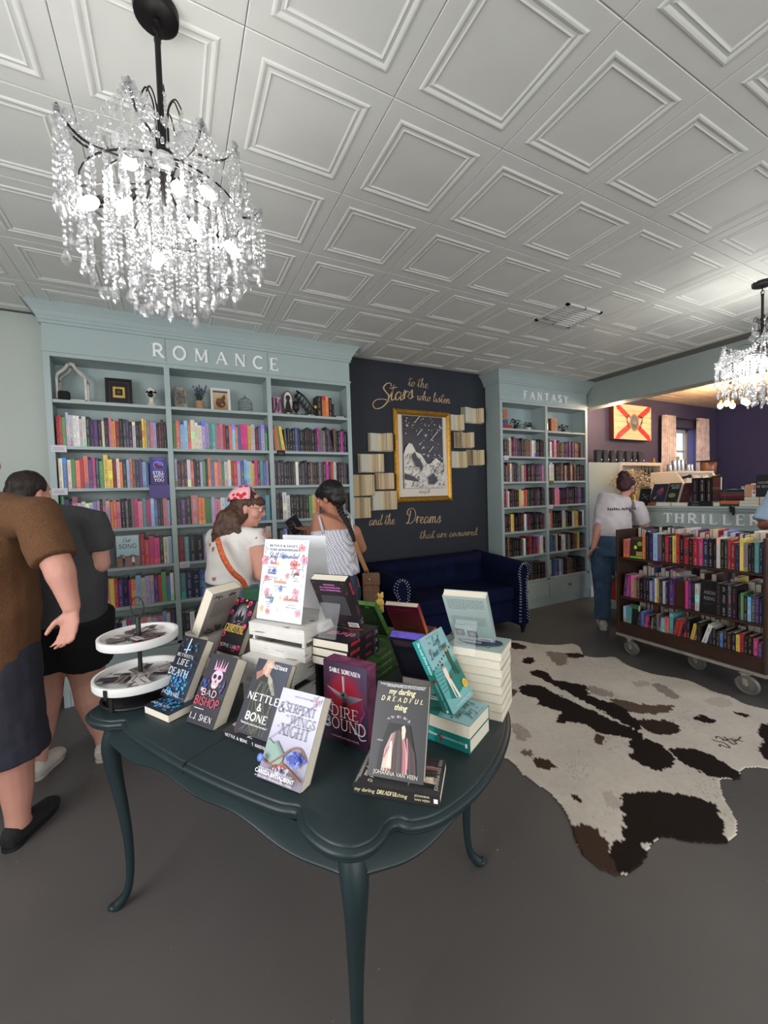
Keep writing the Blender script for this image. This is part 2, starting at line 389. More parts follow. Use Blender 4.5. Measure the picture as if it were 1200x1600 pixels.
class Canvas:
    """flat print on a plane: frame (O, ex, ey, en); every stroke lies a hair above the one before"""
    def __init__(s, mb, O, ex, ey, en, W=1.0, L=1.0, step=0.00012, lift=0.0003):
        s.mb, s.O, s.ex, s.ey, s.en, s.W, s.L = mb, Vector(O), Vector(ex), Vector(ey), Vector(en), W, L
        s.h = lift; s.step = step
    def P(s, a, b, h=None):
        return s.O + s.ex * a + s.ey * b + s.en * (s.h if h is None else h)
    def poly(s, pts, col):
        s.mb.add([s.P(a * s.W, b * s.L) for a, b in pts], [tuple(range(len(pts)))], col); s.h += s.step
    def rect(s, a0, b0, a1, b1, col):
        s.poly([(a0, b0), (a1, b0), (a1, b1), (a0, b1)], col)
    def ell(s, a, b, ra, rb, col, n=14):
        s.poly([(a + ra * math.cos(2 * math.pi * i / n), b + rb * math.sin(2 * math.pi * i / n)) for i in range(n)], col)
    def grid(s, fn, nx=8, ny=12):
        vs, cs = [], []
        for j in range(ny + 1):
            for i in range(nx + 1):
                vs.append(s.P(i / nx * s.W, j / ny * s.L)); cs.append(fn(i / nx, j / ny))
        fs = [(j * (nx + 1) + i, j * (nx + 1) + i + 1, (j + 1) * (nx + 1) + i + 1, (j + 1) * (nx + 1) + i) for j in range(ny) for i in range(nx)]
        s.mb.add(vs, fs, cols=cs); s.h += s.step
    def ribbon(s, pts, w, col, depth=0, nib=None, absolute=False):
        """pts in canvas units (fractions of W, L) unless absolute; w in metres"""
        if not absolute: pts = [(a * s.W, b * s.L) for a, b in pts]
        n = len(pts); Lp, Rp = [], []
        for i in range(n):
            a, b = pts[max(i - 1, 0)], pts[min(i + 1, n - 1)]
            dx, dy = b[0] - a[0], b[1] - a[1]; l = math.hypot(dx, dy) or 1e-9
            nx, ny = -dy / l, dx / l
            ww = w / 2
            if nib is not None: ww *= nib + (1 - nib) * (abs(dy) / l if dy < 0 else 0.3 * abs(dy) / l)
            Lp.append((pts[i][0] + nx * ww, pts[i][1] + ny * ww)); Rp.append((pts[i][0] - nx * ww, pts[i][1] - ny * ww))
        if depth:
            t = s.h + depth
            vs = [s.P(*p, h=t) for p in Lp] + [s.P(*p, h=t) for p in Rp] + [s.P(*p, h=0) for p in Lp] + [s.P(*p, h=0) for p in Rp]
            fs = []
            for i in range(n - 1):
                fs += [(n + i, n + i + 1, i + 1, i), (i, i + 1, 2 * n + i + 1, 2 * n + i), (n + i + 1, n + i, 3 * n + i, 3 * n + i + 1)]
            fs += [(0, 2 * n, 3 * n, n), (n - 1, 2 * n - 1, 4 * n - 1, 3 * n - 1)]
            s.mb.add(vs, fs, col)
        else:
            vs = [s.P(*p) for p in Lp] + [s.P(*p) for p in Rp]
            s.mb.add(vs, [(n + i, n + i + 1, i + 1, i) for i in range(n - 1)], col)
        s.h += s.step * 0.02
    def serif(s, text, a, b, size, col, width=None, weight=0.15, align='c', depth=0, track=0.12, serif=True, slant=0, rot=0):
        """capital letters; (a, b) canvas fractions of the baseline anchor; size metres; width: fit to metres"""
        tw = sum(SER[c][0] + track for c in text) - track
        sx = size if width is None else width / tw
        x0 = {'c': -tw * sx / 2, 'l': 0, 'r': -tw * sx}[align]
        A, B = a * s.W, b * s.L; cr, sr = math.cos(rot), math.sin(rot)
        def T(p, x):
            px, py = x + p[0] * sx + slant * p[1] * size, p[1] * size
            return (A + px * cr - py * sr, B + px * sr + py * cr)
        x = x0
        for c in text:
            w, strokes = SER[c]
            for k, pts in strokes:
                wt = size * weight * (1 if k == 'T' else 0.5)
                s.ribbon([T(p, x) for p in pts], wt, col, depth, absolute=True)
                if serif:
                    for i in (0, -1):
                        e = pts[i]; o = pts[1 if i == 0 else -2]
                        if (abs(e[1]) < 0.01 or abs(e[1] - 1) < 0.01) and abs(o[1] - e[1]) > 0.3 and not (c in 'VWAMN' and ((c in 'VWN' and e[1] < .01 and c != 'N') or (c in 'A' and e[1] > .9))):
                            hw = 0.16 if k == 'T' else 0.12
                            yy = 0.03 if e[1] < 0.5 else 0.97
                            s.ribbon([T((e[0] - hw * size / sx, yy), x), T((e[0] + hw * size / sx, yy), x)], size * 0.06, col, depth, absolute=True)
            x += (w + track) * sx
        s.h += s.step
    def cursive(s, text, a, b, size, col, width=None, weight=0.16, align='l', depth=0, slant=0.25, rot=0, rise=0):
        tw = sum(CUR[c][0] for c in text)
        sx = size if width is None else width / tw
        x = {'c': -tw * sx / 2, 'l': 0, 'r': -tw * sx}[align]
        A, B = a * s.W, b * s.L; cr, sr = math.cos(rot), math.sin(rot)
        for c in text:
            w, strokes = CUR[c]
            for pts in strokes:
                q = []
                for p in catmull(pts, 5):
                    px, py = x + p[0] * sx + slant * p[1] * size, p[1] * size + rise * x
                    q.append((A + px * cr - py * sr, B + px * sr + py * cr))
                s.ribbon(q, size * weight, col, depth, nib=0.45, absolute=True)
            x += w * sx
        s.h += s.step
    def text(s, body, a, b, size, col, width=None, align='c', slant=0, bold=0, rot=0, depth=0):
        vs, fs, x0, x1 = font_mesh(body, slant, bold)
        k = size; sx = size if width is None else width / max(x1 - x0, 1e-6)
        ox = {'c': -(x0 + x1) / 2 * sx, 'l': -x0 * sx, 'r': -x1 * sx}[align]
        A, B = a * s.W, b * s.L; cr, sr = math.cos(rot), math.sin(rot)
        out = []
        for px, py in vs:
            px = px * sx + ox; py = py * k
            out.append(s.P(A + px * cr - py * sr, B + px * sr + py * cr))
        s.mb.add(out, fs, col); s.h += s.step


_FM = {}
def font_mesh(body, slant=0, bold=0):
    key = (body, slant, bold)
    if key in _FM: return _FM[key]
    c = bpy.data.curves.new('t', 'FONT'); c.body = body; c.shear = slant; c.offset = bold; c.resolution_u = 2
    o = bpy.data.objects.new('t', c); COL.objects.link(o)
    dg = bpy.context.evaluated_depsgraph_get()
    me = bpy.data.meshes.new_from_object(o.evaluated_get(dg))
    vs = [(v.co.x, v.co.y) for v in me.vertices]; fs = [tuple(p.vertices) for p in me.polygons]
    bpy.data.objects.remove(o); bpy.data.meshes.remove(me); bpy.data.curves.remove(c)
    xs = [v[0] for v in vs] or [0, 1]
    _FM[key] = (vs, fs, min(xs), max(xs))
    return _FM[key]


ORD = ['first', 'second', 'third', 'fourth', 'fifth', 'sixth', 'seventh', 'eighth', 'ninth', 'tenth', 'eleventh', 'twelfth', '13th', '14th', '15th',
       '16th', '17th', '18th', '19th', '20th', '21st', '22nd', '23rd', '24th', '25th', '26th', '27th', '28th', '29th', '30th', '31st', '32nd', '33rd', '34th', '35th', '36th', '37th', '38th', '39th', '40th']

# shared materials
def thin_clear(name, gloss=-.008, tint=(.99, .995, .995)):
    m = bpy.data.materials.new(name); m.use_nodes = True; nt = m.node_tree; nt.nodes.clear(); N = nt.nodes.new
    out = N('ShaderNodeOutputMaterial'); tr = N('ShaderNodeBsdfTransparent'); tr.inputs[0].default_value = (*tint, 1); gl = N('ShaderNodeBsdfGlossy'); gl.inputs['Roughness'].default_value = .04
    fr = N('ShaderNodeLayerWeight'); fr.inputs[0].default_value = .5; pw = N('ShaderNodeMath'); pw.operation = 'POWER'; pw.inputs[1].default_value = 4; nt.links.new(fr.outputs['Facing'], pw.inputs[0]); ad = N('ShaderNodeMath'); ad.operation = 'MULTIPLY_ADD'; ad.inputs[1].default_value = .45; ad.inputs[2].default_value = gloss + .02
    mx = N('ShaderNodeMixShader'); nt.links.new(pw.outputs[0], ad.inputs[0]); nt.links.new(ad.outputs[0], mx.inputs[0]); nt.links.new(tr.outputs[0], mx.inputs[1]); nt.links.new(gl.outputs[0], mx.inputs[2]); nt.links.new(mx.outputs[0], out.inputs[0])
    _M[name] = m; return m
m_clear = thin_clear('clear_acrylic')
SAGE = rgb(165, 181, 180)
m_sage = mat('sage_paint', SAGE, 0.5, noise=0.03, nscale=3)
m_white = mat('white_paint', rgb(225, 225, 222), 0.5)
m_black = mat('black_metal', rgb(22, 22, 24), 0.45)
m_print = mat('printed_cover', rough=0.38, attr=True)
m_matte = mat('matte_colour', rough=0.8, attr=True)
m_pages = mat('book_pages', rgb(222, 214, 196), 0.9, noise=0.10, nscale=300, stretch=(1, 1, 1))
m_navywall = mat('navy_wall_paint', rgb(42, 46, 54), 0.75, noise=0.08, nscale=1.5)
m_gold = mat('gilt', rgb(188, 140, 60), 0.38, 0.75, noise=0.3, nscale=60)
m_brass = mat('brass', rgb(170, 130, 70), 0.3, 0.9)
m_steel = mat('steel', rgb(190, 190, 190), 0.25, 0.95)
# ================================================================== the setting
CEIL = 2.873
YW = 3.91                                    # back wall
XB = 5.05                                    # face of the beam towards the shop
XE = 8.93                                    # end wall of the cafe room

# floor: polished grey concrete with small pale specks and stains
m_floor = mat('concrete_floor', rgb(88, 85, 83), 0.40, noise=0.12, nscale=1.3, bump=0.03, bscale=90)
_nt = m_floor.node_tree; _b = _nt.nodes['Principled BSDF']
_tc = _nt.nodes.new('ShaderNodeTexCoord')
_vor = _nt.nodes.new('ShaderNodeTexVoronoi'); _vor.inputs['Scale'].default_value = 16
_nt.links.new(_tc.outputs['Object'], _vor.inputs['Vector'])
_rp = _nt.nodes.new('ShaderNodeMapRange'); _rp.inputs['From Min'].default_value = 0.035; _rp.inputs['From Max'].default_value = 0.075
_rp.inputs['To Min'].default_value = 1; _rp.inputs['To Max'].default_value = 0
_nt.links.new(_vor.outputs['Distance'], _rp.inputs['Value'])
_n3 = _nt.nodes.new('ShaderNodeTexNoise'); _n3.inputs['Scale'].default_value = 3.1; _n3.inputs['Detail'].default_value = 3
_nt.links.new(_tc.outputs['Object'], _n3.inputs['Vector'])
_r3 = _nt.nodes.new('ShaderNodeMapRange'); _r3.inputs['From Min'].default_value = 0.5; _r3.inputs['From Max'].default_value = 0.66
_nt.links.new(_n3.outputs['Fac'], _r3.inputs['Value'])
_mm = _nt.nodes.new('ShaderNodeMath'); _mm.operation = 'MULTIPLY'
_nt.links.new(_rp.outputs[0], _mm.inputs[0]); _nt.links.new(_r3.outputs[0], _mm.inputs[1])
_mix = _nt.nodes.new('ShaderNodeMix'); _mix.data_type = 'RGBA'; _mix.inputs['B'].default_value = (*rgb(168, 162, 152), 1)
_old = _b.inputs['Base Color'].links[0].from_socket
_nt.links.new(_old, _mix.inputs['A']); _nt.links.new(_mm.outputs[0], _mix.inputs['Factor'])
_nt.links.new(_mix.outputs['Result'], _b.inputs['Base Color'])
mb = MB(); mb.box(-2.3, XE + .1, -2.6, YW + .1, -0.1, 0)
struct(mb.build('floor', m_floor))

# ceiling of the shop: slab with moulded foam tiles, 0.508 m square, each its own piece
m_ceil = mat('ceiling_paint', rgb(220, 221, 216), 0.55, noise=0.03, nscale=5)
m_slab = mat('ceiling_joint', rgb(120, 118, 116), 0.8)
mb = MB(); mb.box(-2.3, XB + .2, -2.6, YW + .1, CEIL + .012, CEIL + .12)
ceiling = struct(mb.build('ceiling', m_slab))
T = 0.508
def tile_mesh():
    mb = MB(); h = T / 2
    prof = [(h - .0012, .012), (h - .0012, .0015), (h - .004, 0), (h - .062, 0), (h - .067, -.0035), (h - .073, -.0045), (h - .079, -.0025), (h - .085, .0006),
            (h - .093, -.0004), (h - .098, -.0028), (h - .103, .0004), (h - .106, .0015)]
    vs = [(sx * r, sy * r, z) for r, z in prof for sx, sy in ((-1, -1), (1, -1), (1, 1), (-1, 1))]
    fs = [(i * 4 + j, (i + 1) * 4 + j, (i + 1) * 4 + (j + 1) % 4, i * 4 + (j + 1) % 4) for i in range(len(prof) - 1) for j in range(4)]
    fs.append(tuple(len(vs) - 4 + j for j in range(4))[::-1])
    mb.add(vs, fs)
    return mb
_t0 = tile_mesh().build('ceiling_tile', m_ceil, ceiling, link=False)
for i in range(-5, 10):
    for j in range(-5, 6):
        cx, cy = .2552 + (i + .5) * T, 1.3035 + (j + .5) * T
        if cx < -2.3 or cx > XB + .02 or cy > YW or cy < -1.3: continue
        if j == -5 and i < 2: continue
        o = _t0.copy(); COL.objects.link(o); o.parent = ceiling
        o.location = (cx, cy, CEIL)
        if cx + T / 2 > XB + .05: o.location.x = cx
bpy.data.objects.remove(_t0)

# walls
mb = MB(); mb.box(1.5, 3.5, YW, YW + .12, 0, CEIL + .01)
struct(mb.build('wall_back', m_navywall))
m_sagewall = mat('sage_wall_paint', rgb(188, 195, 189), 0.7, noise=0.02, nscale=2, bump=.05, bscale=120)
mb = MB(); mb.box(-2.3, 1.5, YW, YW + .12, 0, CEIL + .01)
struct(mb.build('wall_back_left', m_sagewall))
m_plum = mat('dark_plum_wall_paint', rgb(64, 60, 84), 0.62, noise=0.12, nscale=2, bump=.25, bscale=70)
def wall_with_hole(name, m, x0, x1, hx0, hx1, hz0, hz1, y0, y1, top):
    mb = MB()
    mb.box(x0, hx0, y0, y1, 0, top); mb.box(hx1, x1, y0, y1, 0, top)
    mb.box(hx0, hx1, y0, y1, 0, hz0); mb.box(hx0, hx1, y0, y1, hz1, top)
    return struct(mb.build(name, m))
WX0, WX1, WZ0, WZ1 = 7.62, 8.27, 1.15, 2.47
wall_with_hole('wall_cafe_back', m_plum, 3.5, XE + .1, WX0, WX1, WZ0, WZ1, YW, YW + .20, CEIL + .1)
mb = MB(); mb.box(XE, XE + .12, -2.6, YW, 0, CEIL + .1)
m_navy2 = mat('cafe_end_wall_paint', rgb(46, 48, 92), 0.7, noise=0.06, nscale=2)
struct(mb.build('wall_cafe_end', m_navy2))
mb = MB(); mb.box(-2.4, -2.3, -2.6, YW + .1, 0, CEIL + .1)
struct(mb.build('wall_left', m_sagewall))
mb = MB(); mb.box(-2.3, XE, -2.7, -2.6, 0, CEIL + .1)
struct(mb.build('wall_front', m_sagewall))
# lining of the window recess (blue) and the window itself
m_blue = mat('blue_reveal_paint', rgb(108, 118, 190), 0.6)
m_frame = mat('window_frame_paint', rgb(205, 200, 205), 0.5)
m_glass = thin_clear('window_glass')
mb = MB(); mb.box(WX1 - .004, WX1 + .001, YW - .001, YW + .19, WZ0, WZ1); mb.box(WX0 - .001, WX0 + .004, YW - .001, YW + .3, WZ0, WZ1); mb.box(WX0, WX1, YW - .001, YW + .3, WZ0 - .001, WZ0 + .006)
struct(mb.build('trim_1', m_blue))
wn = MB(); yy = YW + .15
for a, b, c, d in ((WX0, WX0 + .05, WZ0, WZ1), (WX1 - .06, WX1, WZ0, WZ1), (WX0, WX1, WZ1 - .05, WZ1), (WX0, WX1, WZ0, WZ0 + .06), (WX0, WX1, 1.80, 1.86), (WX0, WX1, 2.08, 2.11)):
    wn.box(a, b, yy, yy + .05, c, d)
w1 = struct(wn.build('window_1', m_frame))
for z0, z1 in ((WZ0 + .06, 1.80), (1.86, 2.08), (2.11, WZ1 - .05)):
    mb = MB(); mb.box(WX0 + .05, WX1 - .06, yy + .02, yy + .026, z0, z1); mb.build('pane', m_glass, w1)
mb = MB(); mb.box(WX0 + .30, WX0 + .42, yy + .012, yy + .018, 1.89, 2.0)
mb.build('sticker', mat('yellow_sticker', rgb(235, 200, 40), .6), w1)
# greenery beyond the window
gr = MB(); random.seed(3)
for k in range(260):
    p = Vector((random.uniform(6.5, 12.5), random.uniform(6.0, 7.2), random.uniform(.2, 4.2)))
    r = random.uniform(.12, .3); c = random.choice([rgb(120, 165, 110), rgb(150, 190, 130), rgb(90, 135, 90)])
    gr.ball(p, (r, r * .5, r * .8), 5, 4, c)
tag(gr.build('foliage', m_matte), 'green leafy trees outside beyond the cafe window', 'trees', kind='stuff')
light('sun', 'SUN', (8, -4, 14), 7.0, (1, .97, .9), target=(9, 6, 1), radius=.02)

# beam between the two rooms, wooden ceiling of the cafe
mb = MB(); mb.box(XB, XB + .2, -2.6, YW, 2.565, CEIL + .01)
struct(mb.build('beam', mat('beam_paint', rgb(160, 172, 168), 0.6, noise=.02)))
m_wood = mat('whitewashed_pine', rgb(222, 200, 178), 0.6, noise=0.2, nscale=7, stretch=(.6, 8, 8))
mb = MB(); mb.box(XB + .2, XE + .1, -2.6, YW, CEIL + .03, CEIL + .12)
c2 = struct(mb.build('ceiling_cafe', m_slab))
_pl = MB(); _pl.box(-1.865, 1.865, -.063, .063, 0, .02); _p0 = _pl.build('plank', m_wood, c2, link=False)
for k in range(40):
    o = _p0.copy(); COL.objects.link(o); o.parent = c2
    o.location = (XB + .2 + 1.865, YW - .066 - k * .131, CEIL + random.uniform(0, .004))
bpy.data.objects.remove(_p0)

# pony wall right of the fantasy bookcase, with its white baseboard
mb = MB(); mb.box(4.99, 5.62, 3.64, 3.74, 0, 1.83)
struct(mb.build('wall_pony', mat('pony_wall_paint', rgb(168, 176, 168), 0.7, noise=.02)))
mb = MB(); mb.box(4.99, 5.63, 3.622, 3.64, 0, .12); mb.box(4.99, 5.63, 3.630, 3.64, .12, .135)
struct(mb.build('baseboard_pony', m_white))
mb = MB(); mb.box(-2.3, -.78, YW - .02, YW, 0, .13)
struct(mb.build('baseboard_back', m_white))
# ================================================================== books on shelves
PAL = {'k': ('black', (30, 28, 32)), 'n': ('navy', (38, 44, 78)), 'w': ('white', (222, 220, 218)), 'c': ('cream', (224, 208, 184)), 'r': ('red', (188, 42, 52)),
       'd': ('dark red', (128, 28, 44)), 'p': ('pink', (222, 130, 150)), 'h': ('hot pink', (214, 52, 128)), 'v': ('lilac', (176, 160, 206)), 'u': ('purple', (86, 52, 120)),
       'b': ('blue', (66, 102, 176)), 'l': ('light blue', (144, 186, 222)), 't': ('teal', (84, 158, 160)), 'g': ('green', (86, 158, 88)), 'y': ('yellow', (230, 194, 78)),
       'o': ('orange', (232, 130, 70)), 's': ('salmon', (232, 122, 100)), 'm': ('magenta', (190, 40, 150)), 'a': ('grey', (120, 116, 116)), 'e': ('brown', (104, 74, 56)),
       'q': ('dark green', (38, 62, 52)), 'j': ('maroon', (74, 34, 44)), 'x': ('slate', (64, 68, 80)), 'z': ('tan', (168, 136, 104))}
BOOKS_LEFT = 252                        # one by one up to about 300 with those on tables and counters; the rest joined
STUFF_BOOKS = MB()

def book_into(mb, t, h, d, col, rng, dec=True):
    """a closed book in local space: spine on y = 0 facing -y, thickness along x, fore-edge at y = d"""
    mb.box(0, .0018, 0, d, 0, h, col, 0); mb.box(t - .0018, t, 0, d, 0, h, col, 0)
    mb.box(.0018, t - .0018, 0, .002, 0, h, col, 0)
    mb.box(.0018, t - .0018, .002, d - .003, .003, h - .003, (1, 1, 1), 1)
    if not dec: return
    lum = sum(col) / 3
    ink = rng.choice([(.45, .42, .38), (.5, .5, .5), (.42, .3, .13), (.3, .12, .2)]) if lum < .28 else rng.choice([(.05, .05, .07), (.7, .7, .7), (.25, .05, .08), (.08, .09, .25)])
    y = -.0005
    def q(x0, x1, z0, z1, c, yy=y):
        mb.add([(x0, yy, z0), (x1, yy, z0), (x1, yy, z1), (x0, yy, z1)], [(0, 1, 2, 3)], c, 0)
    k = rng.random()
    c2 = tuple(min(1, max(.005, x * rng.uniform(.3, 1.9))) for x in col)
    if k < .3: q(0, t, 0, h * rng.uniform(.08, .3), c2, -.0002)
    elif k < .5: q(0, t, h * rng.uniform(.75, .9), h, c2, -.0002)
    elif k < .6: q(0, t, h * .35, h * .6, c2, -.0002)
    # title: letters as small blocks running down the spine
    z = h * rng.uniform(.84, .93); zend = h * rng.uniform(.38, .5); wl = t * rng.uniform(.22, .42); xm = t / 2
    st = max(.0045, wl * rng.uniform(.6, .85))
    while z > zend:
        if rng.random() > .14:
            q(xm - wl / 2, xm + wl / 2, z - st * .62, z - st * .36, ink)
            if rng.random() < .6: q(xm - wl / 2, xm - wl / 2 + wl * .25, z - st * .9, z - st * .36, ink, -.0006)
            elif rng.random() < .6: q(xm + wl * .2, xm + wl / 2, z - st * .9, z - st * .36, ink, -.0006)
        z -= st
    z = h * rng.uniform(.26, .32); wl = t * .3
    while z > h * .12:
        if rng.random() > .15: q(xm - wl / 2, xm + wl / 2, z - .0034, z - .0012, ink)
        z -= .0048
    q(xm - t * .16, xm + t * .16, h * .04, h * .065, ink)

def jitter(rgb255, rng, s=.12):
    k = 1 + rng.uniform(-s, s)
    g = sum(rgb255) / 765; return lin(tuple(min(1, max(0, (.90 * c / 255 + .10 * g) * k + rng.uniform(-.02, .02))) for c in rgb255))

def book_row(x0, x1, y, z, codes, where, group, h=(.195, .228), d=(.13, .15), individual=True, rng=None, axis='x', lean=None, fit=True, gaps=()):
    """a row of books from x0 to x1, spines on the plane y (axis 'x': facing -y; axis 'y': x0/x1 run along -y, spines facing -x on the plane x = y)"""
    rng = rng or random.Random(hash(where) % 1000)
    n = len(codes)
    ts = [rng.uniform(.7, 1.35) for _ in codes]
    s = (x1 - x0 - .001 * n) / sum(ts) if fit else 1
    ts = [t * s for t in ts]
    x = x0; count = 0
    for i, ch in enumerate(codes):
        t = ts[i]
        if ch == ' ': x += t + .001; continue
        hh = rng.uniform(*h); dd = rng.uniform(*d)
        if rng.random() < .08: hh *= 1.1
        col = jitter(PAL[ch][1], rng); yy = rng.uniform(0, .012)
        th = 0
        if lean and i in lean:
            th = lean[i]
        if axis == 'x': M = Matrix.Translation((x, y + yy, z)) @ Matrix.Rotation(th, 4, 'Y')
        else: M = Matrix.Translation((y + yy, -x, z)) @ Matrix.Rotation(-math.pi / 2, 4, 'Z') @ Matrix.Rotation(th, 4, 'Y')
        if individual:
            count += 1
            mb = MB(); book_into(mb, t, hh, dd, col, rng)
            o = mb.build('book', [m_print, m_pages]); o.matrix_world = M
            tag(o, '%s book, %s from left %s' % (PAL[ch][0], ORD[count - 1], where), 'book', group)
        else:
            old = STUFF_BOOKS.M; STUFF_BOOKS.M = M; book_into(STUFF_BOOKS, t, hh, dd, col, rng, True); STUFF_BOOKS.M = old
        x += t + .001


# ================================================================== built-in bookcases
YF = 3.67                                   # face of the carcases
SHELVES = [0.354, 0.677, 0.98, 1.28, 1.585, 1.89, 2.22]
OPEN_TOP = 2.52
def cornice(mb, x0, x1, y0, y1, z0, z1, left=True, right=True):
    """crown moulding: profile swept round the front and the two returns"""
    prof = [(0, 0), (.012, .0), (.012, .018), (.020, .026), (.020, .040), (.028, .052), (.040, .075), (.058, .100), (.074, .118), (.078, .124), (.078, .134), (.086, .142), (.086, z1 - z0)]
    k = (z1 - z0) / prof[-1][1]
    rows = []
    for o, z in prof:
        ol = o if left else 0; orr = o if right else 0
        rows.append([(x0 - ol, y1, z0 + z), (x0 - ol, y0 - o, z0 + z), (x1 + orr, y0 - o, z0 + z), (x1 + orr, y1, z0 + z)])
    vs = [p for r in rows for p in r]; fs = []
    for i in range(len(rows) - 1):
        for j in range(3):
            fs.append((i * 4 + j, i * 4 + j + 1, (i + 1) * 4 + j + 1, (i + 1) * 4 + j))
    mb.add(vs, fs)

def bookcase(label, x0, x1, divs, title, tx, tw, th, tz, knobs):
    loc = ((x0 + x1) / 2, (YF + YW) / 2, 0)
    root = thing('bookcase', label, 'bookcase', loc)
    M = off(loc); sw = .038; yb = YW - .012
    def part(name, fn, m=m_sage, **kw):
        mb = MB(M); fn(mb); return mb.build(name, m, root, **kw)
    for a in (x0, x1 - .02):
        part('side_panel', lambda mb: mb.box(a, a + .02, YF + .001, yb, 0, 2.75))
    part('back_panel', lambda mb: mb.box(x0 + .02, x1 - .02, yb - .012, yb, .3, 2.72))
    edges = [x0] + list(divs) + [x1]
    def face(mb):
        mb.box(x0, x0 + sw, YF - .018, YF + .001, 0, 2.56); mb.box(x1 - sw, x1, YF - .018, YF + .001, 0, 2.56)
        for d in divs: mb.box(d - sw / 2, d + sw / 2, YF - .018, YF + .001, .30, 2.56)
        ee = [x0 + sw / 2] + list(divs) + [x1 - sw / 2]
        for p_, q_ in zip(ee, ee[1:]): mb.box(p_ + sw / 2, q_ - sw / 2, YF - .018, YF + .001, OPEN_TOP, 2.56)
        mb.box(x0 - .006, x1 + .006, YF - .026, YF - .018, 2.548, 2.566)
    part('face_frame', face)
    for d in divs: part('divider', lambda mb: mb.box(d - .01, d + .01, YF + .001, yb - .012, .33, 2.56))
    for i in range(len(edges) - 1):
        a = edges[i] + (.02 if i == 0 else .01); b = edges[i + 1] - (.02 if i == len(edges) - 2 else .01)
        for z in SHELVES: part('shelf', lambda mb: mb.box(a, b, YF - .012, yb - .012, z - .022, z))
        part('shelf', lambda mb: mb.box(a, b, YF, yb - .012, OPEN_TOP + .002, OPEN_TOP + .02))
    # frieze panels between flat joints
    fr = [x0] + list(divs) + [x1]
    for i in range(len(fr) - 1):
        part('frieze_panel', lambda mb: mb.box(fr[i] + (.0015 if i else 0), fr[i + 1] - .0015, YF - .014, YF + .001, 2.566, 2.755))
    part('cornice', lambda mb: cornice(mb, x0, x1, YF - .014, YW, 2.745, CEIL - .004))
    # drawers and plinth
    part('plinth', lambda mb: mb.box(x0, x1, YF - .012, YF + .01, 0, .115))
    part('rail', lambda mb: mb.box(x0, x1, YF - .018, YF + .001, .332, .352))
    for i in range(len(edges) - 1):
        a = edges[i] + .006; b = edges[i + 1] - .006
        d = part('drawer', lambda mb: (mb.box(a, b, YF - .026, YF + .1, .120, .328)))
        kx = knobs[i]
        mb = MB(M @ Matrix.Translation((kx, YF - .026, .235)) @ Matrix.Rotation(math.pi / 2, 4, 'X'))
        mb.lathe([(.008, 0), (.006, .012), (.017, .018), (.019, .026), (.012, .032), (0, .034)], n=10); mb.build('knob', m_brass, d, smooth=True)
    # white letters standing on the frieze
    wsum = sum(SER[c][0] for c in title); nn = len(title)
    k = th; gap = (tw - wsum * k) / (nn - 1)
    x = tx
    for c in title:
        mb = MB(M); cv = Canvas(mb, (x, YF - .014, tz), (1, 0, 0), (0, 0, 1), (0, -1, 0), lift=0)
        cv.serif(c, 0, 0, th, (.8, .8, .8), align='l', depth=.012, weight=.17)
        mb.build('letter', mat('letter_white', rgb(246, 247, 245), .45), root)
        x += SER[c][0] * k + gap
    return root

RX0, RX1, RD = -.765, 1.555, (0.0, .787)
FX0, FX1, FD = 3.445, 4.99, (4.215,)
bookcase('tall sage green bookcase with three bays below white letters ROMANCE', RX0, RX1, RD, 'ROMANCE', -.09, .965, .10, 2.592, [-.384, .39, 1.17])
bookcase('tall sage green bookcase with two bays below white letters FANTASY', FX0, FX1, FD, 'FANTASY', 3.83, .78, .088, 2.592, [3.809, 4.573])

ROWN = ['bottom', 'fifth', 'fourth', 'third', 'second', 'top']      # book rows, from the bottom up
ROM = {
    'left': {5: 'rrgvwwwwwknukckpodkqukwkkyyapvkdkk', 4: 'cbcgsrsuhngyydconlsenulb', 3: 'gnkpwwwlvvkpvoopkakahpthlbkkpl', 2: '    vnsh      ppbrrhhkcl',
             1: '   kkkknepyrunholcvvurgbw', 0: 'bsuppttslnnwhtwpcvplwu'},
    'middle': {5: 'gsllocccvvttpprnslobhhywdbvg', 4: 'vkdnwskkvgnobopgwcrrvbllcyhdtbv', 3: 'kukpogvpwlpcwtbvkbt', 2: 'dtnkvvtccwppllvc', 1: 'tnnbvpcnurvpwlbk', 0: 'qnwknpqb'},
    'right': {5: 'noogyxkkkbnkkkkkkkmmaakxkkekkmkk', 4: 'jxkkkkkxwkxkkekjkaxjmkrwkkjxk', 3: 'xkwwkkkkkkgyokkkkxkkak', 2: 'kaawkxkkjkkxkwkkkk'},
}
BAYS = {'left': (RX0 + .04, RD[0] - .02), 'middle': (RD[0] + .02, RD[1] - .02), 'right': (RD[1] + .02, RX1 - .04)}
IND = {('left', 5), ('left', 4), ('left', 3), ('left', 2), ('left', 1), ('left', 0), ('middle', 5), ('middle', 4)}
for bay, rows in ROM.items():
    for r, codes in rows.items():
        a, b = BAYS[bay]
        if bay == 'left' and r == 4: b = -.155
        if bay == 'middle' and r == 0: b = .25
        if bay == 'right' and r == 2: b = 1.2
        where = 'in the %s book row, %s bay, romance bookcase' % (ROWN[r], bay)
        rng = random.Random(len(codes) * 7 + r * 13 + ord(bay[0]))
        lean = None
        if (bay, r) == ('right', 5): lean = {1: -.09, 2: -.09, 3: -.14, 4: -.14, 5: -.05, 24: -.2, 25: -.2}
        book_row(a + .004, b - .004, YF + .008, SHELVES[r], codes, where, 'books in the romance bookcase', individual=(bay, r) in IND, rng=rng, lean=lean)
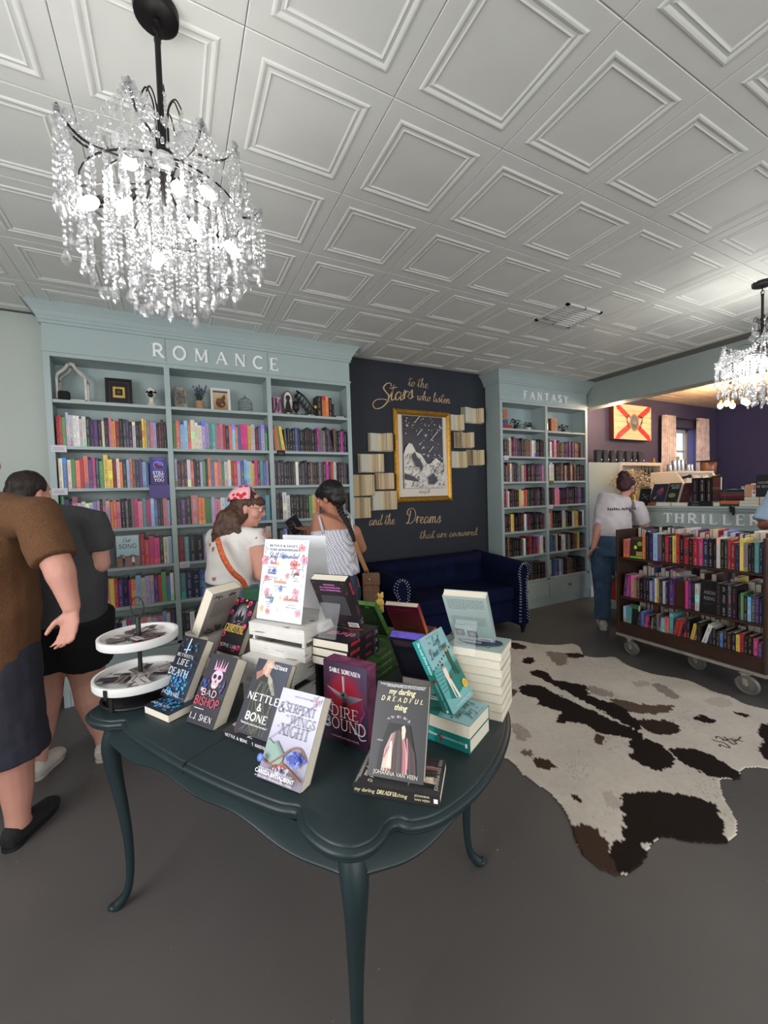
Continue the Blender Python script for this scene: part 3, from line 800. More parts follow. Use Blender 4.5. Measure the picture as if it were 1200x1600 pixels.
FAN = {
    'left': {5: 'kkjcjdukjkkeeezwwkkkj', 4: 'jkejwekxaawrkkkjkkjup', 3: 'kjpwkjkkycroqkkkjxkkk', 2: 'ukjyykkkjjwujkkkxkkjd', 1: 'kkekkkkkawkdrnurvwwk', 0: 'kkkkkkkkkkxkkkkj'},
    'right': {5: 'ajwjpkkkeekuurkuejkja', 4: 'kccwkkkkekzkkkokakkkj', 3: 'kjkkpphkkkjkkkjkkuuuk', 2: 'wwskkkkkwwakkkwyyeknw', 1: 'bbxawkkwwxakkeezykkx', 0: 'tlxbbxlakkeekkkkkkk'},
}
for bay, rows in FAN.items():
    a, b = ((FX0 + .04, FD[0] - .02) if bay == 'left' else (FD[0] + .02, FX1 - .04))
    for r, codes in rows.items():
        book_row(a + .004, b - .004, YF + .008, SHELVES[r], codes, 'fantasy', '', individual=False, rng=random.Random(r * 31 + ord(bay[0])), h=(.19, .225))

# two books shown cover-out on the romance shelves, in clear stands
def cover_book(name_label, loc, yaw, tilt, W, L, D, base, art, spine=None, back=False, group=None, pagecol=None, edge=None, extra=None, roundness=0):
    """book standing on its foot; loc = lower left front corner of the visible face, W x L x D; tilt leans the top away"""
    w = Vector((math.cos(yaw), math.sin(yaw), 0)); nrm = Vector((-math.sin(yaw), math.cos(yaw), 0))
    up = nrm * math.sin(tilt) + Vector((0, 0, math.cos(tilt))); bk = nrm * math.cos(tilt) - Vector((0, 0, math.sin(tilt)))
    rot = Matrix((w, bk, up)).transposed()
    root = thing('book', name_label, 'book', loc, group, rot)
    book_parts(root, W, L, D, base, art, spine, back, edge)
    return root

def book_parts(root, W, L, D, base, art, spine=None, back=False, edge=None, board=.0016, over=0.0):
    """visible face on y = 0 facing -y; spine at x = 0 (back=True: the back cover is seen and the spine is at x = W)"""
    c = MB(); c.col = base
    c.box(0, W, 0, board, 0, L, base); c.box(0, W, D - board, D, 0, L, base)
    sx = (W - board, W) if back else (0, board)
    c.box(sx[0], sx[1], board, D - board, 0, L, base)
    c.build('cover', m_print, root)
    p = MB(); i = .0015 + over
    a, b = ((i, W - board) if back else (board, W - i))
    p.box(a, b, board, D - board, i, L - i)
    p.build('pages', edge or m_pages, root)
    if art:
        mb = MB(); cv = Canvas(mb, (0, 0, 0), (1, 0, 0), (0, 0, 1), (0, -1, 0), W, L)
        art(cv); mb.build('cover_print', m_print, root)
    if spine:
        mb = MB()
        if back: cv = Canvas(mb, (W, 0, 0), (0, 1, 0), (0, 0, 1), (1, 0, 0), D, L)
        else: cv = Canvas(mb, (0, D, 0), (0, -1, 0), (0, 0, 1), (-1, 0, 0), D, L)
        spine(cv); mb.build('spine_print', m_print, root)

W_ = (.82, .82, .82)
def lerp(a, b, t): return tuple(x + (y - x) * t for x, y in zip(a, b))
def art_still(c):
    c.grid(lambda s, t: lerp(rgb(48, 34, 110), rgb(80, 80, 190), max(0, 1 - ((s - .5) ** 2 * 6 + (t - .65) ** 2 * 5))), 6, 8)
    c.ell(.5, .72, .3, .14, rgb(120, 130, 225)); c.ell(.38, .72, .13, .07, rgb(90, 26, 70)); c.ell(.6, .74, .12, .075, rgb(170, 90, 130)); c.ell(.55, .64, .22, .07, rgb(60, 24, 80))
    for i, w in enumerate(('STILL', 'INTO', 'YOU')): c.text(w, .5, .38 - i * .135, .034, W_, width=.1 * (.8 if i == 0 else .68), bold=.02)
    c.text('ANNE HENDERSON', .5, .93, .008, (.6, .6, .8), width=.09)
cover_book('purple blue book STILL INTO YOU standing cover out on romance shelf', (-.150, 3.655, 1.605), 0, .04, .118, .215, .025, rgb(48, 34, 110), art_still, group='cover-out books on the romance shelves')
def art_song(c):
    c.grid(lambda s, t: lerp(rgb(150, 190, 204), rgb(196, 214, 216), t), 3, 5)
    c.poly([(0, 0), (1, 0), (1, .3), (.6, .36), (0, .3)], rgb(150, 112, 96)); c.poly([(0, .3), (.2, .42), (.45, .33), (.7, .4), (1, .3), (1, .34), (0, .34)], rgb(110, 140, 150))
    c.cursive('Our', .3, .8, .016, (.03, .03, .05), weight=.2, width=.05)
    c.serif('SONG', .5, .6, .03, (.03, .03, .05), width=.115, weight=.14)
    for x, hair, body in ((.3, rgb(190, 60, 30), rgb(40, 40, 60)), (.72, rgb(60, 60, 60), W_)):
        c.ell(x, .33, .07, .045, hair); c.ell(x + .01, .32, .04, .03, rgb(230, 190, 170)); c.poly([(x - .06, .14), (x + .07, .14), (x + .05, .29), (x - .05, .29)], body); c.rect(x - .05, .02, x + .05, .14, rgb(50, 70, 130))
cover_book('pale blue book Our SONG shown cover out on the fourth romance shelf', (-.398, 3.655, .982), 0, .03, .148, .238, .03, rgb(170, 196, 202), art_song, group='cover-out books on the romance shelves')

# clear stand and price tags
st = MB(); st.box(-.16, -.02, 3.650, 3.652, 1.50, 1.60); st.box(-.16, -.02, 3.652, 3.67, 1.600, 1.603)
tag(st.build('leaflet_holder', mat('violet_leaflet', rgb(70, 50, 130), .4)), 'violet leaflet hanging from the shelf edge below STILL INTO YOU', 'leaflet')
for x, z, col, lab in ((RX0 + .06, 1.89, 'w', 'white price tag on top book shelf edge, left romance bay'), (RX0 + .05, 1.585, 'w', 'white shelf tag below cream books in left romance bay'),
                  (.06, .98, 'w', 'small white tag on middle bay shelf behind bandana woman'), (.87, 1.89, 'k', 'small dark tag on shelf edge of right romance bay'),
                  (3.53, 1.89, 'w', 'small tag at left end of top fantasy book shelf'), (4.29, 1.585, 'e', 'brown tag on right bay of the fantasy bookcase'), (4.27, 1.28, 'w', 'white tag hanging in right bay of fantasy bookcase')):
    mb = MB(); w = .09 if x < 0 else .07
    mb.box(x - w / 2, x + w / 2, YF - .020, YF - .0125, z - .045, z + .004, lin((.8, .8, .82)) if col == 'w' else rgb(*PAL[col][1]))
    for k in range(2): mb.box(x - w * .36, x + w * .3, YF - .0206, YF - .020, z - .018 - k * .012, z - .015 - k * .012, (.2, .2, .22))
    tag(mb.build('shelf_tag', m_matte), lab, 'tag')
# ================================================================== the display table
TZ = .74
TC = Vector((.38, 1.48, 0)); TU = Vector((.853, .522, 0)); TV = Vector((-.522, .853, 0))
m_table = mat('dark_green_table_paint', rgb(27, 42, 45), 0.42, noise=0.12, nscale=6, bump=.02, bscale=30)
troot = thing('table', 'dark green painted table with scalloped edge and curved legs holding book displays', 'table', TC)
def TM():    # local table frame -> parent space
    return Matrix(((TU.x, TV.x, 0, 0), (TU.y, TV.y, 0, 0), (0, 0, 1, 0), (0, 0, 0, 1)))
quad = [(.458, 0), (.455, .12), (.448, .24), (.438, .34), (.424, .385), (.432, .402), (.452, .43), (.466, .48), (.467, .53), (.450, .572), (.418, .597), (.385, .604), (.352, .603), (.338, .614), (.330, .645),
        (.285, .688), (.21, .72), (.12, .742), (0, .752)]
q2 = [(-a, b) for a, b in quad[::-1]][1:]
q3 = [(-a, -b) for a, b in quad][1:]
q4 = [(a, -b) for a, b in quad[::-1]][1:-1]
outline = catmull(quad + q2 + q3 + q4, 4, closed=True)
def inset(pts, d):
    n = len(pts); out = []
    for i in range(n):
        a, b = pts[i - 1], pts[(i + 1) % n]; dx, dy = b[0] - a[0], b[1] - a[1]; l = math.hypot(dx, dy) or 1
        out.append((pts[i][0] - dy / l * d, pts[i][1] + dx / l * d))
    return out
mb = MB(TM()); prof = [(.075, .700), (.012, .702), (.006, .706), (.003, .712), (.004, .716), (-.001, .719), (-.003, .724), (-.001, .730), (.005, .7335), (.011, .7345), (.012, .738), (.016, .740)]
rings = [[(a, b, z) for a, b in inset(outline, d)] for d, z in prof]; n = len(outline)
vs = [p for r in rings for p in r]
fs = [(i * n + j, i * n + (j + 1) % n, (i + 1) * n + (j + 1) % n, (i + 1) * n + j) for i in range(len(rings) - 1) for j in range(n)]
fs.append(tuple((len(rings) - 1) * n + j for j in range(n))); fs.append(tuple(range(n))[::-1])
mb.add(vs, fs); mb.build('tabletop', m_table, troot, smooth=50)
mb = MB(TM()); mb.box(-.452, .452, -.0008, .0008, .7300, .7404); mb.box(-.4585, -.4540, -.001, .001, .712, .735)
mb.build('leaf_seam', mat('seam_shadow', rgb(10, 16, 18), .8), troot)
# aprons: long sides and bowed ends with scalloped lower edges
def apron(path, name='apron'):
    mb = MB(TM()); n = len(path); L = [0]
    for i in range(1, n): L.append(L[-1] + math.dist(path[i], path[i - 1]))
    bot = lambda t: .624 + .009 * math.cos(6 * math.pi * t) - .010 * math.cos(2 * math.pi * t)
    vs = []
    for i, (a, b) in enumerate(path):
        t = L[i] / L[-1]; z = bot(t)
        x, y = path[max(i - 1, 0)], path[min(i + 1, n - 1)]; dx, dy = y[0] - x[0], y[1] - x[1]; l = math.hypot(dx, dy)
        nx, ny = -dy / l * .02, dx / l * .02
        vs += [(a, b, .702), (a, b, z + .010), (a - nx * .12, b - ny * .12, z + .007), (a, b, z), (a + nx, b + ny, z), (a + nx, b + ny, .702)]
    fs = []
    for i in range(n - 1):
        for j in range(5): fs.append((i * 6 + j, (i + 1) * 6 + j, (i + 1) * 6 + j + 1, i * 6 + j + 1))
    mb.add(vs, fs); mb.build(name, m_table, troot, smooth=40)
def side(sgn):
    apron([(sgn * (.425 - .012 * (abs(t) / .5) ** 2), sgn * t) for t in np.linspace(-.53, .53, 45)])
def end(sgn):
    apron([(-sgn * t, sgn * (.545 + .155 * (1 - (t / .40) ** 2))) for t in np.linspace(-.40, .40, 41)])
side(1); side(-1); end(1); end(-1)
legp = [(-.030, -.030, .702, .035), (-.022, -.022, .67, .036), (-.006, -.006, .62, .034), (-.003, -.003, .57, .0295), (-.010, -.010, .48, .0235), (-.022, -.022, .36, .0185), (-.030, -.030, .24, .0155), (-.030, -.030, .13, .0135),
        (-.022, -.022, .06, .0135), (-.008, -.008, .028, .0165), (.002, .002, .012, .019), (.004, .004, 0, .016)]
for sa, sb in ((-1, -1), (1, -1), (-1, 1), (1, 1)):
    mb = MB(TM()); P = catmull([p for p in legp], 3)
    pts = [(sa * (.400 + p[0]), sb * (.535 + p[1]), max(p[2], 0)) for p in P]
    mb.tube(pts, [p[3] for p in P], 10, side=(sa * 1, sb * 1, 0))
    mb.build('leg', m_table, troot, smooth=60)
    # scuffed foot
    mb = MB(TM()); mb.ball((sa * .412, sb * .547, .010), (.020, .020, .010), 8, 4); mb.build('foot', m_table, troot, smooth=True)

# ------------------------------------------------------------------ flat books and stacks
def flat_book(label, P, yaw, Wd, T_, Dd, spine_side, base, top=None, spine=None, group=None, edge=None):
    w = Vector((math.cos(yaw), math.sin(yaw), 0)); n_ = Vector((-math.sin(yaw), math.cos(yaw), 0)); Z = Vector((0, 0, 1)); P = Vector(P)
    if spine_side == 'front': xc, zc, O, Wc, Lc = n_, -w, P + w * Wd + Z * T_, Dd, Wd
    elif spine_side == 'left': xc, zc, O, Wc, Lc = w, n_, P + Z * T_, Wd, Dd
    elif spine_side == 'back': xc, zc, O, Wc, Lc = -n_, w, P + n_ * Dd + Z * T_, Dd, Wd
    else: xc, zc, O, Wc, Lc = -w, -n_, P + w * Wd + n_ * Dd + Z * T_, Wd, Dd
    rot = Matrix((xc, -Z, zc)).transposed()
    root = thing('book', label, 'book', O, group, rot)
    book_parts(root, Wc, Lc, T_, base, top, spine, False, edge)
    return root
G = 'books displayed on the dark green table'
def easel(P, yaw, tilt, label, w=.085, hgt=.115, front=False):
    """bent clear acrylic book stand"""
    wv = Vector((math.cos(yaw), math.sin(yaw), 0)); nv = Vector((-math.sin(yaw), math.cos(yaw), 0))
    rot = Matrix((wv, nv, Vector((0, 0, 1)))).transposed()
    root = thing('book_stand', label, 'stand', P, 'clear acrylic book stands on the table', rot)
    s = math.sin(tilt); c = math.cos(tilt); t = .0018
    mb = MB(); mb.obox((0, s * hgt / 2, c * hgt / 2 + .002), (w, t, hgt), (1, 0, 0), (0, c, -s), (0, s, c)); mb.build('back_plate', m_clear, root)
    sg = 1 if tilt > 0 else -1
    mb = MB(); mb.obox((0, sg * (abs(s) * hgt + .02) * 1.0, c * hgt / 2 + .001), (w * .8, t, math.hypot(c * hgt, .04)), (1, 0, 0), Vector((0, c * hgt, sg * .04)).normalized(), Vector((0, -sg * .04, c * hgt)).normalized()); mb.build('rear_leg', m_clear, root)
    mb = MB(); mb.box(-w / 2, w / 2, -sg * .03 if sg > 0 else 0, 0 if sg > 0 else .03, 0, t); mb.build('ledge', m_clear, root)
    return root
def noise_rng(seed): return random.Random(seed)
def blurb(c, a0, a1, b0, b1, n, col, seed=1, h=.0022):
    """lines of small print, too small to read in the photograph"""
    r = noise_rng(seed); st = (b0 - b1) / n
    for i in range(n):
        y = b0 - i * st; x = a0
        end_ = a1 if i < n - 1 else a0 + (a1 - a0) * .5
        while x < end_:
            wl = r.uniform(.03, .09); x1 = min(x + wl, end_)
            c.mb.add([c.P(x * c.W, y * c.L), c.P(x1 * c.W, y * c.L), c.P(x1 * c.W, y * c.L + h), c.P(x * c.W, y * c.L + h)], [(0, 1, 2, 3)], col)
            x = x1 + .015
    c.h += c.step
def splash(c, cx, cy, rx, ry, col, seed, n=30, s=.03):
    r = noise_rng(seed)
    for i in range(n):
        a = r.uniform(0, 6.28); d = r.random() ** .7
        q = r.uniform(.4, 1.3) * s
        x, y = cx + rx * d * math.cos(a), cy + ry * d * math.sin(a)
        x = min(max(x, q), 1 - q); y = min(max(y, q), 1 - q)
        pts = [(x + q * r.uniform(.5, 1) * math.cos(k * 1.047), y + q * .65 * r.uniform(.5, 1) * math.sin(k * 1.047)) for k in range(6)]
        c.poly(pts, tuple(v * r.uniform(.6, 1.2) for v in col))

# 1 Between Life & Death
def art_life(c):
    c.grid(lambda s, t: lerp(rgb(38, 38, 46), rgb(30, 70, 100), max(0, .5 - abs(t - .3) * 1.6)), 4, 6)
    splash(c, .5, .22, .42, .22, rgb(72, 160, 214), 5, 60, .05); splash(c, .5, .85, .4, .12, rgb(60, 120, 170), 6, 24, .03); splash(c, .85, .5, .1, .3, rgb(60, 140, 190), 7, 16, .03)
    c.ribbon([(.5, .97), (.48, .72)], .006, rgb(190, 210, 225)); c.ribbon([(.36, .77), (.62, .79)], .004, rgb(150, 190, 220))
    c.serif('BETWEEN', .5, .66, .010, W_, width=.09); c.serif('LIFE', .52, .53, .020, W_, width=.062, weight=.13); c.serif('DEATH', .48, .36, .022, W_, width=.108, weight=.12)
    c.serif('JACLYN KOT', .5, .06, .010, W_, width=.095, serif=False)
flat_book('dark book with blue splashes lying flat at the front left of the table', (-.121, 1.614, TZ), -1.012, .141, .027, .195, 'left', rgb(34, 36, 44), art_life, group=G)
cover_book('black and blue book BETWEEN LIFE DEATH leaning upright at table left', (-.074, 1.669, TZ + .0295), -1.0, .521, .135, .213, .034, rgb(34, 36, 44), art_life, group=G)
easel((-.074 + .04 + .03, 1.669 - .06 + .02, TZ + .028), -1.0, .50, 'clear stand behind the book BETWEEN LIFE DEATH')
# 2 Bad Bishop
def art_bishop(c):
    c.grid(lambda s, t: rgb(52, 50, 58), 2, 2)
    pk = rgb(226, 190, 210)
    for k in range(5): c.poly([(.3 + k * .09, .80), (.36 + k * .09, .80), (.33 + k * .09 + (k - 2) * .02, .93 + (.02 if k == 2 else 0))], lerp(pk, rgb(200, 110, 160), k % 2))
    c.rect(.3, .77, .74, .81, rgb(210, 150, 185)); c.ell(.52, .68, .2, .10, pk); c.ell(.52, .58, .13, .07, rgb(210, 180, 190))
    c.ell(.43, .68, .065, .035, rgb(52, 40, 52)); c.ell(.61, .68, .065, .035, rgb(40, 40, 60)); c.poly([(.49, .60), (.55, .60), (.52, .645)], rgb(52, 40, 52))
    for k in range(5): c.rect(.44 + k * .035, .525, .462 + k * .035, .56, W_)
    splash(c, .18, .56, .14, .07, rgb(70, 80, 150), 8, 14, .05); splash(c, .85, .56, .1, .08, rgb(90, 90, 150), 9, 12, .05); splash(c, .2, .48, .1, .04, rgb(210, 190, 200), 10, 6, .04)
    c.serif('BAD', .48, .40, .019, rgb(228, 190, 200), width=.068, serif=False, weight=.15); c.serif('BISHOP', .5, .265, .024, rgb(222, 84, 100), width=.112, serif=False, weight=.12)
    blurb(c, .15, .85, .21, .19, 1, W_); c.serif('L.J. SHEN', .5, .07, .0165, W_, width=.1, serif=False, weight=.13)
cover_book('dark book BAD BISHOP with crowned pink skull, leaning upright', (.005, 1.474, TZ + .003), -.961, .547, .125, .219, .050, rgb(50, 48, 56), art_bishop, group=G)
easel((.005 + .05 + .035, 1.474 - .05 + .03, TZ), -.961, .5, 'clear stand behind the book BAD BISHOP')
# 3 Nettle & Bone
def art_nettle(c):
    c.grid(lambda s, t: lerp(rgb(50, 52, 60), rgb(66, 72, 92), t * s), 3, 4)
    c.poly([(.28, 1), (.5, 1), (.46, .78), (.34, .72), (.2, .80)], rgb(206, 160, 140)); c.ribbon([(.40, .98), (.36, .80)], .008, rgb(225, 190, 170)); c.poly([(.08, .80), (.25, .86), (.28, .78), (.15, .70)], rgb(170, 120, 105))
    c.poly([(.3, .8), (.6, .72), (.8, .5), (.85, .2), (.7, .02), (.3, .02), (.2, .3), (.15, .6)], rgb(46, 48, 46))
    c.poly([(.42, .84), (.6, .75), (.78, .56), (.72, .55), (.5, .7)], rgb(170, 170, 150))
    r = noise_rng(4)
    for k in range(12):
        x = r.uniform(.25, .7); c.ribbon(catmull([(x, .7), (x + r.uniform(-.15, .2), .5), (x + r.uniform(-.2, .2), .25), (x + r.uniform(-.2, .2), .03)], 4), .0018, rgb(110, 112, 96))
    c.serif('NETTLE', .52, .44, .020, W_, width=.128, weight=.24); c.serif('&', .5, .32, .020, W_, weight=.2); c.serif('BONE', .5, .185, .020, W_, width=.088, weight=.24)
    c.serif('T. KINGFISHER', .62, .90, .0095, W_, width=.085, weight=.22); blurb(c, .5, .92, .95, .94, 1, (.5, .5, .5), 3)
    c.text('"Nettles are a bone house marvellous"', .5, .125, .008, W_, width=.11, bold=.02)
def sp_nettle(c):
    c.serif('NETTLE & BONE', .5, .70, .0085, W_, width=.095, rot=-math.pi / 2, weight=.24); c.serif('T. KINGFISHER', .5, .22, .0085, W_, width=.07, rot=-math.pi / 2, weight=.24)
flat_book('NETTLE & BONE book lying flat with its spine towards the camera', (.100, 1.325, TZ), -.986, .21, .018, .14, 'front', rgb(36, 36, 36), art_nettle, sp_nettle, G)
cover_book('dark grey book NETTLE & BONE leaning upright on a flat copy', (.132, 1.306, TZ + .021), -.984, .56, .142, .215, .024, rgb(46, 48, 54), art_nettle, group=G)
easel((.132 + .045 + .03, 1.306 - .06 + .03, TZ + .019), -.984, .5, 'clear stand behind the book NETTLE & BONE')
# 4 Serpent & the Wings of Night
def art_serp(c):
    c.grid(lambda s, t: lerp(rgb(120, 112, 130), rgb(202, 202, 222), min(1, t * 1.5)), 4, 8)
    c.ribbon([(.02, .40), (.98, .96)], .006, rgb(160, 150, 175)); splash(c, .85, .93, .12, .06, rgb(185, 165, 185), 2, 20, .03)
    dk = rgb(60, 62, 72)
    c.text('THE', .2, .835, .007, dk); c.serif('SERPENT', .56, .745, .021, dk, width=.098, weight=.08); c.serif('&', .12, .72, .026, dk, weight=.08); c.text('THE', .3, .69, .006, dk)
    c.serif('WINGS', .68, .625, .020, dk, width=.082, weight=.08); c.text('OF', .16, .56, .006, dk); c.serif('NIGHT', .56, .490, .026, dk, width=.096, weight=.075)
    c.text('CROWNS OF NYAXIA NOVEL', .55, .92, .005, dk, width=.06)
    for k in range(7): c.poly([(.02, .30 + .02 * k), (.25, .42 - .01 * k), (.48, .30 - .012 * k), (.30, .20 - .01 * k), (.05, .24)], lerp(rgb(96, 122, 112), rgb(140, 168, 156), k / 7))
    br = rgb(128, 84, 66)
    c.ribbon(catmull([(.0, .2), (.2, .17), (.4, .26), (.62, .38), (.8, .40), (.95, .32)], 5), .005, br); c.ribbon(catmull([(.35, .05), (.45, .2), (.7, .16), (.95, .10)], 5), .005, rgb(170, 96, 60)); splash(c, .4, .16, .2, .05, rgb(160, 90, 60), 12, 14, .04)
    for k, cc in enumerate((rgb(60, 84, 190), rgb(110, 140, 226), rgb(70, 96, 210), rgb(150, 176, 240), rgb(50, 66, 160))):
        splash(c, .75, .29, .19 - .03 * k, .095 - .015 * k, cc, 60 + k, 26, .05)
    for k, cc in enumerate((rgb(60, 84, 190), rgb(110, 140, 226))): c.ell(.07, .21, .07 - .03 * k, .045 - .015 * k, cc)
    splash(c, .55, .12, .3, .07, rgb(190, 196, 210), 13, 20, .04); splash(c, .8, .08, .15, .05, rgb(70, 66, 80), 14, 12, .04)
    c.text('BOOK 1 OF THE NIGHTBORN DUET', .5, .115, .0055, W_, width=.11); c.text('CARISSA BROADBENT', .5, .07, .0125, W_, width=.125, bold=.02); c.text('#1 NEW YORK TIMES BESTSELLING AUTHOR', .5, .035, .0055, W_, width=.118)
cover_book('pale lilac book SERPENT & WINGS OF NIGHT with blue rose, at front edge', (.160, 1.080, TZ + .004), -.957, .549, .143, .218, .036, rgb(150, 146, 168), art_serp, group=G)
easel((.160 + .05 + .035, 1.080 - .055 + .03, TZ), -.957, .5, 'clear stand behind the pale lilac book')
# 5 Dire Bound
m_dire_edge = mat('sprayed_page_edges', rgb(120, 56, 90), .55, noise=.6, nscale=30)
def art_dire(c):
    c.grid(lambda s, t: lerp(lerp(rgb(52, 26, 48), rgb(70, 60, 84), s * t), rgb(168, 22, 40), max(0, 1 - ((s - .5) ** 2 * 5 + (t - .55) ** 2 * 7))), 8, 12)
    c.serif('SABLE SORENSEN', .5, .87, .012, W_, width=.11, serif=False, weight=.16)
    c.poly([(.44, .84), (.50, .84), (.50, .64), (.46, .62)], rgb(170, 170, 180)); c.poly([(.47, .84), (.50, .84), (.50, .64)], rgb(110, 110, 120))
    for sx in (-1, 1):
        for k in range(6): c.poly([(.5 + sx * .08, .62 - .008 * k), (.5 + sx * (.42 - .05 * k), .685 - .02 * k - (.06 if sx > 0 else 0)), (.5 + sx * (.36 - .05 * k), .655 - .02 * k - (.05 if sx > 0 else 0)), (.5 + sx * .06, .59 - .01 * k)], lerp(rgb(160, 150, 160), rgb(70, 62, 72), k / 6 if sx < 0 else .5 + k / 12))
    c.ell(.50, .60, .10, .055, rgb(96, 88, 96)); c.ell(.47, .61, .03, .02, rgb(20, 16, 20)); c.poly([(.44, .58), (.56, .58), (.52, .50), (.47, .50)], rgb(60, 50, 58)); c.rect(.45, .0, .55, .52, rgb(46, 14, 24))
    for k in range(3): c.ribbon(catmull([(.9, .55 - .05 * k), (.95, .45), (.85, .38 - .03 * k), (.93, .25), (.86, .15)], 5), .0025, rgb(140, 50, 110))
    c.serif('DIRE', .5, .335, .031, W_, width=.096, weight=.085); c.serif('BOUND', .5, .18, .032, W_, width=.146, weight=.08)
    c.ribbon([(.22, .5 - .02)] + [(.22 + .08 * math.cos(a / 6), .43 + .06 * math.sin(a / 6)) for a in range(8, 30)], .0022, W_); c.ribbon([(.08 + .06 * math.cos(a / 6), .24 + .045 * math.sin(a / 6)) for a in range(0, 36)], .0022, W_); c.ribbon(catmull([(.62, .30), (.78, .2), (.86, .13), (.98, .15)], 5), .0022, W_)
    c.text('A WOLVES OF RUIN NOVEL', .5, .075, .007, (.6, .55, .55), width=.1)
db = cover_book('thick red and purple hardback DIRE BOUND standing upright, winged dagger on cover', (.373, 1.161, TZ), -1.02, .03, .156, .238, .052, rgb(48, 26, 46), art_dire, group=G, edge=m_dire_edge)
# 6 My Darling Dreadful Thing
CR = rgb(232, 224, 180)
def art_darl(c):
    c.grid(lambda s, t: rgb(56, 56, 58), 2, 2)
    c.text('"An elegantly Gothic story, romance, a haunting that surprises and will be enjoyed by fans"', .5, .965, .0062, W_, width=.125, bold=.01); c.text('—ROSE SANDER CORNWELL, author of The Curse of Hollow Manor', .55, .945, .0055, W_, width=.105, bold=.01)
    c.text('my darling', .5, .87, .019, CR, width=.073, slant=.3, bold=.02); c.serif('DREADFUL', .5, .79, .0105, CR, width=.112, weight=.17, slant=.3, track=.7); c.text('thing', .5, .70, .019, CR, width=.035, slant=.3, bold=.02)
    for k in range(16):
        a = math.pi * k / 15; c.ell(.5 + .2 * math.cos(a) - .02, .58 + .05 * math.sin(a), .028, .016, rgb(60 + 50 * (k % 3), 58 + 50 * (k % 3), 60 + 50 * (k % 3)), 7)
    c.poly([(.3, .55), (.7, .55), (.85, .2), (.84, .06), (.15, .06), (.18, .3)], rgb(22, 20, 22))
    r = noise_rng(21)
    for k in range(34):
        x = .28 + .55 * k / 34; top = .50 - abs(x - .5) * .25; col = lerp(rgb(34, 26, 28), rgb(235, 225, 205) if r.random() < .5 else rgb(200, 120, 130), max(0, (.8 if .25 < x < .42 or .60 < x < .68 else .08) * r.random() ** .3))
        c.ribbon([(.5 + (x - .5) * .55, top), (x, .28), (x + (x - .5) * .15, .07)], .0026, col)
    c.poly([(.32, .3), (.40, .38), (.42, .1), (.25, .1)], rgb(214, 190, 175)); c.poly([(.36, .36), (.39, .38), (.40, .12), (.33, .12)], rgb(240, 226, 205))
    c.poly([(.55, .53), (.60, .55), (.63, .50), (.62, .42), (.58, .40), (.56, .46)], rgb(224, 205, 185)); c.ribbon([(.66, .42), (.69, .28), (.70, .12)], .0028, rgb(220, 130, 150)); c.ribbon([(.35, .32), (.27, .2)], .004, rgb(190, 110, 125))
    c.text('a Novel', .17, .36, .005, W_, slant=.3); c.text('JOHANNA VAN VEEN', .5, .035, .0125, rgb(216, 210, 196), width=.112)
def sp_darl(c):
    c.text('my darling', .35, .86, .013, CR, width=.052, slant=.3, rot=-math.pi / 2); c.serif('DREADFUL', .35, .60, .0095, CR, width=.05, slant=.3, rot=-math.pi / 2); c.text('thing', .35, .42, .013, CR, width=.025, slant=.3, rot=-math.pi / 2)
    c.text('JOHANNA', .66, .20, .0075, CR, width=.036, rot=-math.pi / 2); c.text('VAN VEEN', .30, .20, .0075, CR, width=.036, rot=-math.pi / 2); c.rect(.3, .025, .7, .07, W_)
flat_book('black book MY DARLING DREADFUL THING lying flat, spine to camera', (.357, .905, TZ), -.735, .212, .026, .134, 'front', rgb(44, 42, 42), art_darl, sp_darl, G)
cover_book('black book MY DARLING DREADFUL THING leaning upright at front right', (.398, .909, TZ + .029), -.782, .495, .142, .219, .022, rgb(52, 52, 54), art_darl, group=G)
easel((.398 + .05 + .03, .909 - .05 + .03, TZ + .027), -.782, .46, 'clear stand behind the black book at front right')
# 7 The Lost Drive Home
TL1, TL2 = rgb(150, 190, 196), rgb(24, 120, 112)
def art_home(c):
    c.grid(lambda s, t: TL1 if t > .55 else rgb(96, 168, 168), 2, 20)
    c.poly([(.3, .40), (1, .52), (1, .14), (.35, .12), (.15, .1)], TL2); c.poly([(0, .2), (.35, .12), (1, .2), (1, 0), (0, 0)], rgb(120, 178, 178))
    for k in range(9): c.ell(.03 + .11 * k, .56 + .018 * k, .03, .018, rgb(26, 110, 80), 8)
    for k in range(6): c.ribbon([(.02, .52 - .05 * k), (.4, .49 - .04 * k)], .0016, rgb(40, 130, 130))
    for (x, b, top, bt) in ((.38, .10, rgb(238, 228, 214), rgb(236, 230, 220)), (.74, .34, rgb(40, 90, 66), rgb(40, 80, 60))):
        c.ell(x + .0, b + .44 if x < .5 else b + .35, .05, .03, rgb(214, 160, 130)); c.ell(x, b + .465 if x < .5 else b + .37, .05, .018, rgb(110, 60, 40) if x < .5 else rgb(214, 150, 60))
        yy = b + .30 if x < .5 else b + .22
        c.poly([(x - .08, yy), (x + .07, yy), (x + .08, yy + .12), (x - .07, yy + .12)], top); c.poly([(x - .07, yy), (x + .06, yy), (x + .14, b), (x + .06, b), (x, yy - .06), (x + .0, b + .02), (x - .04, b + .04)], bt)
    c.ell(.48, .38, .05, .03, rgb(120, 60, 46)); c.ell(.86, .20, .095, .06, rgb(232, 200, 60)); c.ell(.86, .20, .06, .038, rgb(220, 170, 50))
    g_ = rgb(30, 84, 84)
    c.text('The', .28, .875, .009, g_, slant=.3); c.cursive('Lost', .38, .83, .0125, g_, weight=.2, width=.042, slant=.3); c.cursive('Drive Home', .10, .69, .0125, g_, weight=.2, width=.108, slant=.3, rise=.1)
    c.text('NEW YORK TIMES BESTSELLER', .5, .955, .004, g_, width=.08); c.text('CASSANDRA MOLL', .55, .04, .0085, (.75, .8, .8), width=.1)
